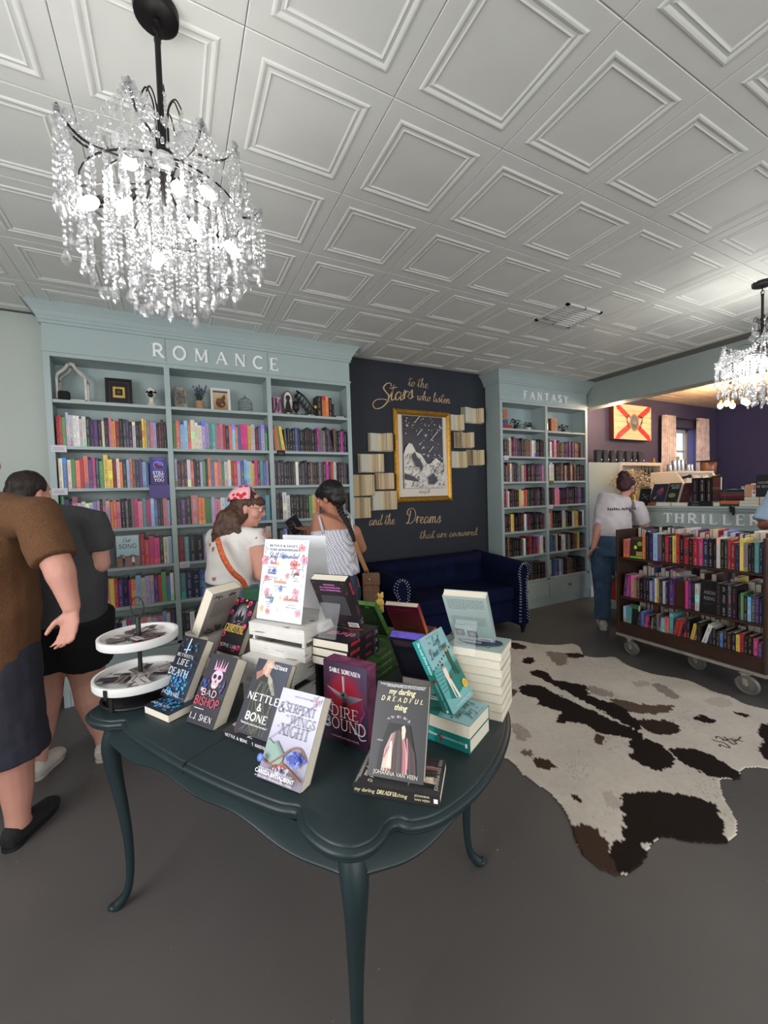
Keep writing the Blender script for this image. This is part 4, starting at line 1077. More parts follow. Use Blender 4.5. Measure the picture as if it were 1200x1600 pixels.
def sp_home(c):
    c.rect(0, 0, 1, 1, rgb(26, 116, 110)); c.rect(0, .55, 1, 1, rgb(34, 150, 148))
    c.text('The Lost Drive Home', .5, .75, .0125, W_, width=.10, slant=.35, rot=-math.pi / 2, bold=.02); c.ell(.5, .44, .3, .03, rgb(110, 50, 50)); c.text('CASSANDRA MOLL', .5, .25, .0085, (.6, .75, .72), width=.08, rot=-math.pi / 2); c.rect(.35, .04, .65, .07, W_)
_w = Vector((math.cos(-1.113), math.sin(-1.113), 0)); _pe = Vector((.625, 1.026, 0)) + _w * .163
_P = _pe - _w * .205
flat_book('teal book lying flat, lower of two under the leaning teal book', (_P.x, _P.y, TZ), -1.113, .205, .040, .137, 'front', rgb(26, 116, 110), None, sp_home, G)
flat_book('teal book lying flat, upper of two under the leaning teal book', (_P.x, _P.y, TZ + .0405), -1.113, .205, .039, .137, 'back', rgb(40, 130, 126), art_home, sp_home, G)
cover_book('teal book THE LOST DRIVE HOME leaning with two painted baseball players', (.690, .945, TZ + .0825), .476, .50, .146, .228, .026, rgb(26, 120, 114), art_home, sp_home, group=G)
# 8 tall stack of eight, and the book on it
_w = Vector((math.cos(-.974), math.sin(-.974), 0)); _n = Vector((-math.sin(-.974), math.cos(-.974), 0)); _pe = Vector((.791, 1.100, 0)) + _w * .172
def art_emo(c):
    c.grid(lambda s, t: rgb(170, 190, 184), 2, 2); splash(c, .5, .5, .45, .45, rgb(130, 160, 150), 31, 30, .05)
    c.ell(.5, .55, .30, .34, rgb(30, 54, 92)); c.ell(.5, .80, .18, .14, rgb(36, 62, 104)); c.rect(0, 0, .35, .16, rgb(74, 56, 60)); c.rect(.4, .0, 1, .12, rgb(120, 128, 130))
    for i, t in enumerate(('EMO', 'TION', 'WINNING')): c.text(t, .28 + .2 * i, .45, .022, W_, width=.07, rot=math.pi / 2, bold=.03)
rr = noise_rng(77)
for k in range(8):
    _P = _pe - _w * .206 + _w * rr.uniform(-.003, .003) + _n * rr.uniform(-.002, .003)
    flat_book('cream-edged thick paperback in the tall stack, %s from bottom' % ORD[k], (_P.x, _P.y, TZ + k * .0273), -.974 + rr.uniform(-.015, .015), .206, .027, .142, 'back', rgb(196, 196, 184), art_emo if k == 7 else None, None, G)
def art_gg(c):
    c.grid(lambda s, t: lerp(rgb(140, 160, 158), rgb(176, 192, 188), t), 2, 3)
    blurb(c, .08, .92, .93, .70, 7, rgb(90, 100, 104), 41); blurb(c, .10, .9, .55, .32, 7, rgb(100, 112, 112), 42)
    c.rect(.10, .10, .32, .26, rgb(70, 74, 76)); c.rect(.38, .08, .62, .24, rgb(74, 78, 82)); c.ell(.21, .18, .06, .05, rgb(110, 116, 116)); c.ell(.5, .16, .06, .05, rgb(120, 120, 120))
    c.rect(.62, .02, .96, .09, (.75, .75, .75)); [c.rect(.64 + .02 * k, .035, .648 + .02 * k, .08, (.03, .03, .03)) for k in range(15)]
cover_book('pale grey-green paperback, back cover showing, leaning on top of tall stack', (.843, 1.139, TZ + .222), -.923, -.60, .139, .214, .028, rgb(160, 178, 174), art_gg, None, True, G)
easel((.843 + .042 - .018, 1.139 - .055 - .014, TZ + .2195), -.923, -.62, 'clear stand holding the grey-green book on the tall stack', .085, .12)
# 9 #thrill: three flat and one leaning, on a black riser
def sp_thrill(c):
    c.text('#thrill', .5, .78, .018, rgb(200, 50, 80), width=.055, rot=-math.pi / 2, bold=.03); blurb(c, .3, .7, .42, .2, 6, rgb(150, 60, 90), 50, .004); c.rect(.1, .13, .9, .15, rgb(120, 120, 120)); c.text('W', .5, .06, .012, W_)
def art_thr(c):
    c.rect(0, 0, 1, 1, rgb(34, 32, 34)); c.text('thrill', .5, .55, .05, rgb(200, 100, 140), width=.11, bold=.03); c.ell(.5, .3, .3, .1, rgb(190, 50, 50)); c.ell(.5, .3, .18, .04, rgb(60, 20, 20))
def art_thb(c):
    c.rect(0, 0, 1, 1, rgb(38, 36, 38)); pk = rgb(214, 120, 200)
    for i, t in enumerate(('SWAPPING', 'ALL-NIGHTERS FOR', 'ALL-ETERNITIES...')): c.text(t, .5, .90 - .055 * i, .0085, pk, width=(.045, .085, .09)[i], bold=.04)
    rd = rgb(190, 50, 50)
    for s_ in (0, 1): c.ribbon([(.04 + .9 * s_, .80), (.04 + .9 * s_, .74), (.10 + .78 * s_, .74)], .002, rd); c.ribbon([(.05 + .88 * s_, .95), (.12 + .74 * s_, .96)], .002, rd)
    blurb(c, .15, .85, .68, .25, 20, rgb(120, 116, 122), 51, .0018); c.rect(.66, .03, .96, .13, (.7, .7, .7)); [c.rect(.68 + .018 * k, .045, .686 + .018 * k, .12, (.03, .03, .03)) for k in range(14)]
    c.text('FICTION', .5, .06, .005, rgb(90, 160, 90))
for k in range(3):
    flat_book('black #thrill paperback in a stack of three, %s' % ('bottom one', 'middle one', 'top one')[k], (.402 + .002 * k, 1.360, TZ + .151 + k * .0295), -.999 + .02 * (k - 1), .148, .029, .201, 'right', rgb(34, 32, 34), art_thr if k == 2 else None, sp_thrill, G)
cover_book('black paperback with pink back cover text leaning on the #thrill stack', (.497, 1.455, TZ + .2415), -.90, -.50, .142, .222, .033, rgb(36, 34, 36), art_thb, sp_thrill, True, G)
easel((.497 + .045 - .02, 1.455 - .055 - .014, TZ + .2395), -.90, -.52, 'clear stand holding the black pink-lettered book', .10, .13)
_w = Vector((math.cos(-1.0), math.sin(-1.0), 0)); _n = Vector((-math.sin(-1.0), math.cos(-1.0), 0))
def riser(name, label, P, yaw, W, D, h, m):
    w = Vector((math.cos(yaw), math.sin(yaw), 0)); n = Vector((-math.sin(yaw), math.cos(yaw), 0)); P = Vector(P)
    root = thing(name, label, 'riser', P, rot=Matrix((w, n, Vector((0, 0, 1)))).transposed())
    mb = MB(); mb.box(0, W, 0, D, h - .012, h); mb.build('top_board', m, root)
    for x in (0, W - .012): mb = MB(); mb.box(x, x + .012, 0, D, 0, h - .012); mb.build('side_board', m, root)
    mb = MB(); mb.box(.012, W - .012, D * .5, D * .5 + .01, 0, h - .012); mb.build('back_board', m, root)
    return root
riser('display_riser', 'low black wooden riser under the stack of #thrill books', (.425, 1.400, TZ), -1.0, .12, .15, .149, m_black)
# 10 whitewashed slatted crates and the sign
m_crate = mat('whitewashed_distressed_wood', rgb(214, 212, 206), .75, noise=.10, nscale=9, stretch=(.6, 3, 3), bump=.3, bscale=25)
_nt = m_crate.node_tree; _tc = _nt.nodes.new('ShaderNodeTexCoord'); _mp = _nt.nodes.new('ShaderNodeMapping'); _mp.inputs['Scale'].default_value = (8, 14, 110)
_nn = _nt.nodes.new('ShaderNodeTexNoise'); _nn.inputs['Scale'].default_value = 1.0; _nn.inputs['Detail'].default_value = 6; _rr = _nt.nodes.new('ShaderNodeMapRange'); _rr.inputs['From Min'].default_value = .62; _rr.inputs['From Max'].default_value = .68
_nt.links.new(_tc.outputs['Object'], _mp.inputs[0]); _nt.links.new(_mp.outputs[0], _nn.inputs['Vector']); _nt.links.new(_nn.outputs['Fac'], _rr.inputs['Value'])
_mx = _nt.nodes.new('ShaderNodeMix'); _mx.data_type = 'RGBA'; _mx.inputs['B'].default_value = (*rgb(120, 112, 104), 1); _b = _nt.nodes['Principled BSDF']; _o = _b.inputs['Base Color'].links[0].from_socket
_nt.links.new(_o, _mx.inputs['A']); _nt.links.new(_rr.outputs[0], _mx.inputs['Factor']); _nt.links.new(_mx.outputs['Result'], _b.inputs['Base Color'])
def crate(label, P, yaw, W, D, h):
    w = Vector((math.cos(yaw), math.sin(yaw), 0)); n = Vector((-math.sin(yaw), math.cos(yaw), 0))
    root = thing('crate', label, 'crate', P, rot=Matrix((w, n, Vector((0, 0, 1)))).transposed()); s = h * .42; t = .009
    def b(name, *a): mb = MB(); mb.box(*a); mb.build(name, m_crate, root)
    for z0 in (0, h - s - .0):
        b('slat', 0, W, 0, t, z0, z0 + s); b('slat', 0, W, D - t, D, z0, z0 + s); b('slat', 0, t, t, D - t, z0, z0 + s); b('slat', W - t, W, t, D - t, z0, z0 + s)
    for x in (t, W - 2.2 * t): 
        for y in (t, D - 2.2 * t): b('corner_post', x, x + 1.2 * t, y, y + 1.2 * t, 0, h - .008)
    k = 4
    for i in range(k): b('top_slat', t, W - t, t + (D - 2 * t) * i / k + .0008, t + (D - 2 * t) * (i + 1) / k - .0008, h - .008, h - .0005)
    return root
crate('lower whitewashed crate on the table, behind the NETTLE & BONE book', (.195, 1.535, TZ), -.988, .235, .235, .162)
crate('upper whitewashed slatted crate carrying the staff favourites sign', (.228, 1.562, TZ + .1625), -.988, .263, .235, .111)
def art_sign(c):
    c.rect(0, 0, 1, 1, (.86, .86, .90))
    r = noise_rng(90)
    def flower(x, y, s, col, col2=None):
        for k in range(5):
            a = k * 1.2566 + r.random(); c.ell(x + s * .6 * math.cos(a), y + s * .45 * math.sin(a), s * .5, s * .38, lerp(col, (.8, .8, .84), .25 + .3 * r.random()), 9)
        c.ell(x, y, s * .2, s * .15, col2 or tuple(v * .6 for v in col), 8)
    pk, rd, bl, yl = rgb(232, 120, 150), rgb(230, 90, 90), rgb(70, 120, 220), rgb(226, 196, 90)
    for x, y, s, col in ((.86, .90, .07, rd), (.93, .76, .08, pk), (.06, .73, .08, pk), (.48, .80, .06, bl), (.72, .69, .08, rd), (.36, .69, .04, yl), (.30, .60, .05, bl), (.82, .60, .05, rd), (.60, .55, .05, rd), (.14, .50, .06, rd), (.48, .39, .05, bl), (.82, .36, .07, pk), (.18, .33, .07, pk), (.30, .23, .04, bl), (.10, .13, .05, yl), (.24, .10, .05, rd), (.90, .12, .06, pk), (.60, .27, .03, rd), (.5, .28, .03, yl)):
        flower(x, y, s, col)
    for k in range(26):
        x = r.choice([r.uniform(.03, .08), r.uniform(.9, .97), r.uniform(.3, .6)]); y = r.uniform(.05, .95); c.ribbon([(x, y), (x + r.uniform(-.03, .03), y + .04)], .0012, lerp(bl, rgb(90, 150, 130), r.random()))
    dk = rgb(50, 54, 90)
    c.text("BETHUS & SAGE'S", .45, .905, .0125, dk, width=.135); c.text('1 YEAR ANNIVERSARY', .46, .855, .0125, dk, width=.16)
    c.cursive('Staff Favourites!', .46, .765, .0095, rgb(44, 54, 140), width=.15, align='c', weight=.22)
    for x, y, n_, w_, col in ((.25, .685, 'Andi', .035, rgb(214, 80, 110)), (.74, .68, 'Taylor', .05, rgb(224, 80, 60)), (.24, .56, 'Bella', .042, rgb(44, 60, 170)), (.77, .565, 'Lynn', .038, (.05, .04, .06)), (.45, .455, 'Kristina', .062, rgb(224, 140, 60)), (.25, .255, 'Kailey', .042, rgb(40, 120, 110)), (.74, .255, 'Charlotte', .066, rgb(214, 80, 80))):
        c.cursive(n_, x, y, .0085, col, width=w_, align='c', weight=.24)
    for x, y, lines in ((.25, .64, ('House Maid and', 'Mind Candy')), (.78, .635, ('Littleone Wonderland',)), (.24, .515, ('Anna and Quiet Court', 'Wise')), (.80, .52, ('In my', 'waffle era')), (.47, .41, ('For the so Thankfully', 'Endband')), (.24, .21, ('Boneless', 'of the', 'Tides')), (.75, .20, ('Lovely Crush', 'Things A long way'))):
        for i, t in enumerate(lines): c.text(t, x, y - .03 * i, .0068, rgb(96, 104, 150), slant=.2)
def sign(label, P, yaw, tilt, art, writing=True):
    w = Vector((math.cos(yaw), math.sin(yaw), 0)); n = Vector((-math.sin(yaw), math.cos(yaw), 0))
    up = n * math.sin(tilt) + Vector((0, 0, math.cos(tilt))); bk = n * math.cos(tilt) - Vector((0, 0, math.sin(tilt)))
    root = thing('table_sign', label, 'sign', P, 'two signs on the upper crate', Matrix((w, bk, up)).transposed())
    W, L = .218, .302
    mb = MB(); mb.box(.002, W - .002, .0022, .0030, .002, L - .002); mb.build('paper', mat('sign_paper', rgb(240, 240, 244), .6), root)
    if art:
        mb = MB(); cv = Canvas(mb, (.002, .0022, .002), (1, 0, 0), (0, 0, 1), (0, -1, 0), W - .004, L - .004, lift=.0001, step=.00001); art(cv); mb.build('print', m_print, root)
    mb = MB(); mb.box(0, W, 0, .0012, 0, L); mb.box(0, W, .0040, .0052, 0, L); mb.build('acrylic_sleeve', m_clear, root)
    sg = 1 if tilt > 0 else -1
    mb = MB(); mb.box(0, W, .0052 if sg > 0 else -.05, .055 if sg > 0 else 0, -.0008, .0008); mb.build('foot', m_clear, root)
sign('white acrylic sign with colourful staff favourites lettering and painted flowers', (.255, 1.578, TZ + .276), -.965, .215, art_sign)
_n = Vector((-math.sin(-.965), math.cos(-.965), 0))
sign('blank grey-white back of a second sign behind the staff favourites sign', Vector((.255, 1.578, TZ + .276)) + _n * .185, -.965, -.08, None)
# 11 green pair and stacks
def sp_green(c):
    c.text('A RIVER HEX', .5, .7, .013, rgb(150, 190, 120), width=.09, rot=-math.pi / 2); c.rect(.2, .05, .8, .1, rgb(120, 160, 90))
def art_green(c):
    c.rect(0, 0, 1, 1, rgb(44, 74, 40)); blurb(c, .12, .88, .88, .40, 12, rgb(96, 130, 84), 61, .0025); c.ell(.7, .95, .1, .03, rgb(120, 170, 80))
gE = mat('green_sprayed_edges', rgb(96, 148, 80), .55, noise=.25, nscale=40)
_w = Vector((math.cos(-1.0), math.sin(-1.0), 0)); _n = Vector((-math.sin(-1.0), math.cos(-1.0), 0))
for k in range(3):
    P = Vector((.693, 1.420, 0)) - _w * .14
    flat_book('dark green book lying flat in front green stack, %s' % ('bottom one', 'middle one', 'top one')[k], (P.x, P.y, TZ + k * .0305), -1.0 + .02 * (k - 1), .14, .030, .15, 'right', rgb(52, 82, 42), art_green if k == 2 else None, sp_green, G, gE)
for k in range(2):
    flat_book('green book lying under the leaning green book, %s' % ('lower one', 'upper one')[k], (.790, 1.800, TZ + k * .0265), -1.0, .145, .026, .15, 'right', rgb(60, 96, 48), None, sp_green, G, gE)
cover_book('bright green book with sprayed edges leaning, back cover showing', (.801, 1.823, TZ + .0545), -.989, -.60, .140, .208, .026, rgb(70, 120, 50), art_green, sp_green, True, G, edge=gE)
# 12 maroon
def art_mar(c):
    c.grid(lambda s, t: lerp(rgb(150, 60, 40), rgb(104, 20, 60), t), 4, 5); c.text('SUSAN SINCER', .5, .86, .007, rgb(190, 130, 90), width=.07); c.rect(.25, .1, .8, .35, rgb(110, 50, 34)); blurb(c, .3, .75, .3, .14, 4, rgb(170, 110, 80), 71)
def sp_mar(c): c.grid(lambda s, t: lerp(rgb(230, 120, 40), rgb(130, 30, 80), t), 1, 6)
for k in range(3):
    flat_book('dark maroon book lying flat under the leaning maroon hardback, %s' % ('bottom one', 'middle one', 'top one')[k], (.885, 1.650, TZ + k * .0285), -.93, .15, .028, .15, 'right', rgb(70, 24, 44), None, sp_mar, G)
cover_book('maroon and orange hardback leaning, back cover showing, cream page tops', (.891, 1.654, TZ + .0885), -.885, -.64, .152, .194, .024, rgb(110, 26, 56), art_mar, sp_mar, True, G)
# 13 purple
def art_pur(c):
    c.grid(lambda s, t: rgb(38, 36, 52), 2, 2); blurb(c, .1, .9, .92, .78, 6, rgb(120, 96, 80), 81, .0018); c.rect(.14, .1, .86, .68, rgb(46, 44, 56)); blurb(c, .2, .8, .6, .2, 10, rgb(66, 62, 76), 82)
def art_put(c):
    c.rect(0, 0, 1, 1, rgb(56, 50, 96)); [c.ribbon(catmull([(.2, .2 + .05 * k), (.45, .35 + .04 * k), (.8, .25 + .05 * k)], 4), .003, rgb(190, 150, 90)) for k in range(7)]
pE = mat('purple_sprayed_edges', rgb(96, 84, 190), .5, noise=.5, nscale=26)
flat_book('purple book lying flat in the middle of the table, gold lines on cover', (.752, 1.352, TZ), -.93, .135, .027, .2, 'left', rgb(56, 50, 96), art_put, None, G)
cover_book('dark navy book with purple sprayed top edge, back cover showing, leaning', (.754, 1.360, TZ + .0285), -.930, -.51, .133, .209, .034, rgb(40, 38, 60), art_pur, None, True, G, edge=pE)
# 14 Grimstone
def art_grim(c):
    c.grid(lambda s, t: lerp(rgb(36, 32, 38), rgb(190, 190, 196), max(0, .9 - ((s - .5) ** 2 * 12 + (t - .66) ** 2 * 16))), 8, 12)
    c.poly([(.3, .5), (.3, .62), (.38, .72), (.42, .64), (.5, .82), (.56, .66), (.66, .72), (.7, .58), (.72, .5)], rgb(34, 32, 38)); splash(c, .5, .55, .18, .05, rgb(200, 200, 205), 17, 12, .02)
    pk = rgb(190, 44, 100)
    for x, y in ((.15, .9), (.35, .97), (.8, .93), (.1, .72), (.92, .75), (.08, .3), (.92, .12), (.1, .1), (.75, .08), (.9, .5)): c.ell(x, y, .09, .05, pk); c.ell(x, y, .045, .025, rgb(110, 20, 60)); c.ell(x + .02, y + .02, .03, .015, rgb(230, 110, 150))
    for x, y in ((.62, .97), (.2, .95), (.75, .86)): c.poly([(x - .06, y), (x, y + .025), (x + .06, y), (x, y - .02)], rgb(226, 180, 60))
    c.serif('GRIMSTONE', .5, .36, .03, rgb(232, 196, 90), width=.118, weight=.09); c.serif('SOPHIE LARK', .5, .09, .013, (.6, .6, .6), width=.1, serif=False)
for k in range(3):
    flat_book('dark flat book under the GRIMSTONE book, %s' % ('bottom one', 'middle one', 'top one')[k], (.128, 1.790, TZ + k * .0375), -1.03, .14, .037, .2, 'left', rgb(44, 40, 46), None, None, G)
cover_book('black book GRIMSTONE with pink flowers and yellow title leaning at back', (.132, 1.788, TZ + .1145), -1.052, .486, .133, .218, .028, rgb(34, 30, 36), art_grim, group=G)
# 15 grey back cover on grey stack
def art_gb(c):
    c.grid(lambda s, t: lerp(rgb(128, 122, 118), rgb(164, 158, 152), t), 3, 3)
    for x in (.25, .75): splash(c, x, .9, .18, .04, rgb(84, 80, 78), int(x * 10), 16, .035)
    blurb(c, .12, .9, .82, .42, 14, rgb(104, 98, 94), 91, .0022); splash(c, .5, .12, .42, .08, rgb(74, 70, 68), 19, 40, .05)
gb2 = rgb(70, 68, 72)
for k in range(5):
    flat_book('grey and cream book in the stack behind BETWEEN LIFE DEATH, %s from bottom' % ORD[k], (.018 + .002 * (k % 2), 1.925, TZ + k * .0335), -.971 + .02 * (k % 3 - 1), .147, .033, .21, 'right', rgb(190, 186, 180), (lambda c: (c.rect(0, 0, 1, 1, rgb(176, 172, 166)), splash(c, .5, .4, .4, .3, rgb(110, 106, 102), 23, 40, .05))) if k == 4 else None, None, G)
cover_book('thick grey paperback, back cover and cream page edges showing, leaning left', (.064, 1.797, TZ + .172), .599, -.505, .143, .212, .046, rgb(150, 144, 140), art_gb, None, True, G)

# ------------------------------------------------------------------ two-tier tray of stickers
m_tray = mat('white_tray_rim', rgb(226, 226, 224), .5)
TP = Vector((-.138, 1.782, TZ))
tray = thing('tiered_tray', 'white two-tier round tray with black pole, ring and base', 'tray stand', TP)
def tier(z, r, h=.030):
    mb = MB(); mb.lathe([(0, z), (r, z), (r + .003, z + .004), (r + .003, z + h), (r - .006, z + h), (r - .006, z + .008), (0, z + .008)], n=40); return mb.build('tray', m_tray, tray, smooth=40)
LZ, UZ = .060, .205
tier(LZ, .151); tier(UZ, .130)
mb = MB(); mb.lathe([(.0075, LZ + .008), (.0075, UZ)], n=10); mb.lathe([(.0085, UZ + .008), (.0085, UZ + .085), (.006, UZ + .09)], n=10); mb.build('pole', m_black, tray, smooth=40)
mb = MB(); _d = Vector((.9, -.42, 0)).normalized()
mb.tube([Vector((0, 0, UZ + .128)) + _d * (.024 * math.cos(a)) + Vector((0, 0, .038 * math.sin(a))) for a in np.linspace(0, 2 * math.pi, 25)[:-1]], .0022, 6, closed=True); mb.build('ring', m_black, tray, smooth=True)
mb = MB(); mb.tube([(.128 * math.cos(a), .128 * math.sin(a), .006) for a in np.linspace(0, 2 * math.pi, 41)[:-1]], .006, 6, closed=True)
mb.lathe([(0, .001), (.124, .001), (.124, .004), (0, .004)], n=32); mb.build('base_ring', m_black, tray, smooth=True)
for k in range(4):
    a = -2.25 + k * math.pi / 2; e = Vector((math.cos(a), math.sin(a), 0)); s_ = Vector((-e.y, e.x, 0))
    mb = MB(); mb.obox(e * .136 + Vector((0, 0, .035)), (.014, .003, .068), s_, e, (0, 0, 1)); mb.obox(e * .1562 + Vector((0, 0, .07)), (.014, .003, .034), s_, e, (0, 0, 1)); mb.obox(e * .146 + Vector((0, 0, .057)), (.014, .022, .003), s_, e, (0, 0, 1)); mb.build('bracket', m_black, tray)
rs = noise_rng(55)
def paper_stack(z, r, n, name, label):
    mb = MB()
    for k in range(n):
        a = rs.uniform(0, 6.28); d = rs.uniform(.025, r - .045); w, l = rs.uniform(.02, .04), rs.uniform(.05, .075); yaw = a + rs.uniform(-.5, .5)
        c_ = rs.choice([rgb(160, 150, 150), rgb(190, 186, 182), rgb(90, 84, 84), rgb(70, 62, 70), rgb(124, 76, 92), rgb(120, 112, 104), rgb(206, 200, 196)])
        if name == 'upper' and k in (3, 9): c_ = rgb(150, 180, 172)
        if name == 'upper' and k == 5: c_ = rgb(222, 136, 120)
        zz = z + .010 + .0006 * k
        mb.obox((d * math.cos(a), d * math.sin(a), zz + .001), (l, w, .0005), (math.cos(yaw), math.sin(yaw), rs.uniform(-.03, .03)), (-math.sin(yaw), math.cos(yaw), 0), (0, 0, 1), col=c_)
        for j in range(3): mb.obox((d * math.cos(a), d * math.sin(a), zz + .0014), (l * .8, .0025, .0004), (math.cos(yaw + .1 * j), math.sin(yaw + .1 * j), 0), (-math.sin(yaw), math.cos(yaw), 0), (0, 0, 1), col=tuple(v * .4 for v in c_))
    o = mb.build('stickers', m_print); o.location = TP
    tag(o, label, 'stickers', kind='stuff')
paper_stack(LZ, .151, 30, 'lower', 'spread of grey stickers and bookmarks lying in lower tray')
paper_stack(UZ, .130, 30, 'upper', 'stickers and cards lying in the upper tray')

# small yellow plush toy hanging off the green book
ty = at(594, 942, 1.98)
pt = thing('plush_toy', 'small yellow plush animal charm behind the green book', 'toy', ty)
m_plush = mat('yellow_plush', rgb(226, 190, 96), .95, noise=.15, nscale=120, bump=.5, bscale=200, sheen=.4)
mb = MB(); mb.ball((0, 0, 0), (.020, .018, .026), 10, 8); mb.ball((.002, 0, -.025), (.016, .014, .014), 10, 6); mb.ball((-.016, -.004, .004), (.011, .01, .015), 8, 6); mb.ball((.010, 0, -.038), (.009, .01, .012), 8, 6)
mb.build('body', m_plush, pt, smooth=True)
mb = MB(); mb.ball((.004, -.002, .032), (.014, .013, .013), 10, 8); mb.ball((.012, 0, .044), (.008, .005, .008), 8, 6); mb.ball((-.008, .002, .042), (.006, .004, .008), 8, 6); mb.build('head', m_plush, pt, smooth=True)
mb = MB(); mb.tube([(0, 0, .04), (-.004, .01, .07), (-.03, .03, .11)], .0015, 5); mb.build('cord', mat('brown_cord', rgb(90, 60, 40), .8), pt)
# ================================================================== chandeliers
def crystal_material():
    m = bpy.data.materials.new('cut_crystal'); m.use_nodes = True; nt = m.node_tree; nt.nodes.clear(); N = nt.nodes.new
    out = N('ShaderNodeOutputMaterial'); tr = N('ShaderNodeBsdfTransparent'); gl = N('ShaderNodeBsdfGlossy'); df = N('ShaderNodeBsdfTranslucent'); d2 = N('ShaderNodeBsdfDiffuse')
    gl.inputs['Roughness'].default_value = .12; gl.inputs['Color'].default_value = (1, 1, 1, 1); df.inputs['Color'].default_value = (.42, .43, .45, 1); d2.inputs['Color'].default_value = (.42, .43, .45, 1)
    a = N('ShaderNodeMixShader'); a.inputs[0].default_value = .5; nt.links.new(df.outputs[0], a.inputs[1]); nt.links.new(d2.outputs[0], a.inputs[2])
    b = N('ShaderNodeMixShader'); b.inputs[0].default_value = .5; nt.links.new(a.outputs[0], b.inputs[1]); nt.links.new(gl.outputs[0], b.inputs[2])
    fr = N('ShaderNodeLayerWeight'); fr.inputs['Blend'].default_value = .35
    mr = N('ShaderNodeMapRange'); mr.inputs['To Min'].default_value = .30; mr.inputs['To Max'].default_value = .8; nt.links.new(fr.outputs['Facing'], mr.inputs['Value'])
    c = N('ShaderNodeMixShader'); nt.links.new(mr.outputs[0], c.inputs[0]); nt.links.new(tr.outputs[0], c.inputs[1]); nt.links.new(b.outputs[0], c.inputs[2])
    nt.links.new(c.outputs[0], out.inputs[0]); return m
m_crystal = crystal_material()
m_bulb = mat('lit_bulb', (1, 1, 1), .3, emit=(1, .97, .92), estr=12)
m_iron = mat('dark_bronze', rgb(34, 30, 32), .4, .6)
def bead(mb, p, r, flat=1.0, n=6, k=4, ax=None): mb.ball(p, (r, r * flat, r), n, k, ax=ax)
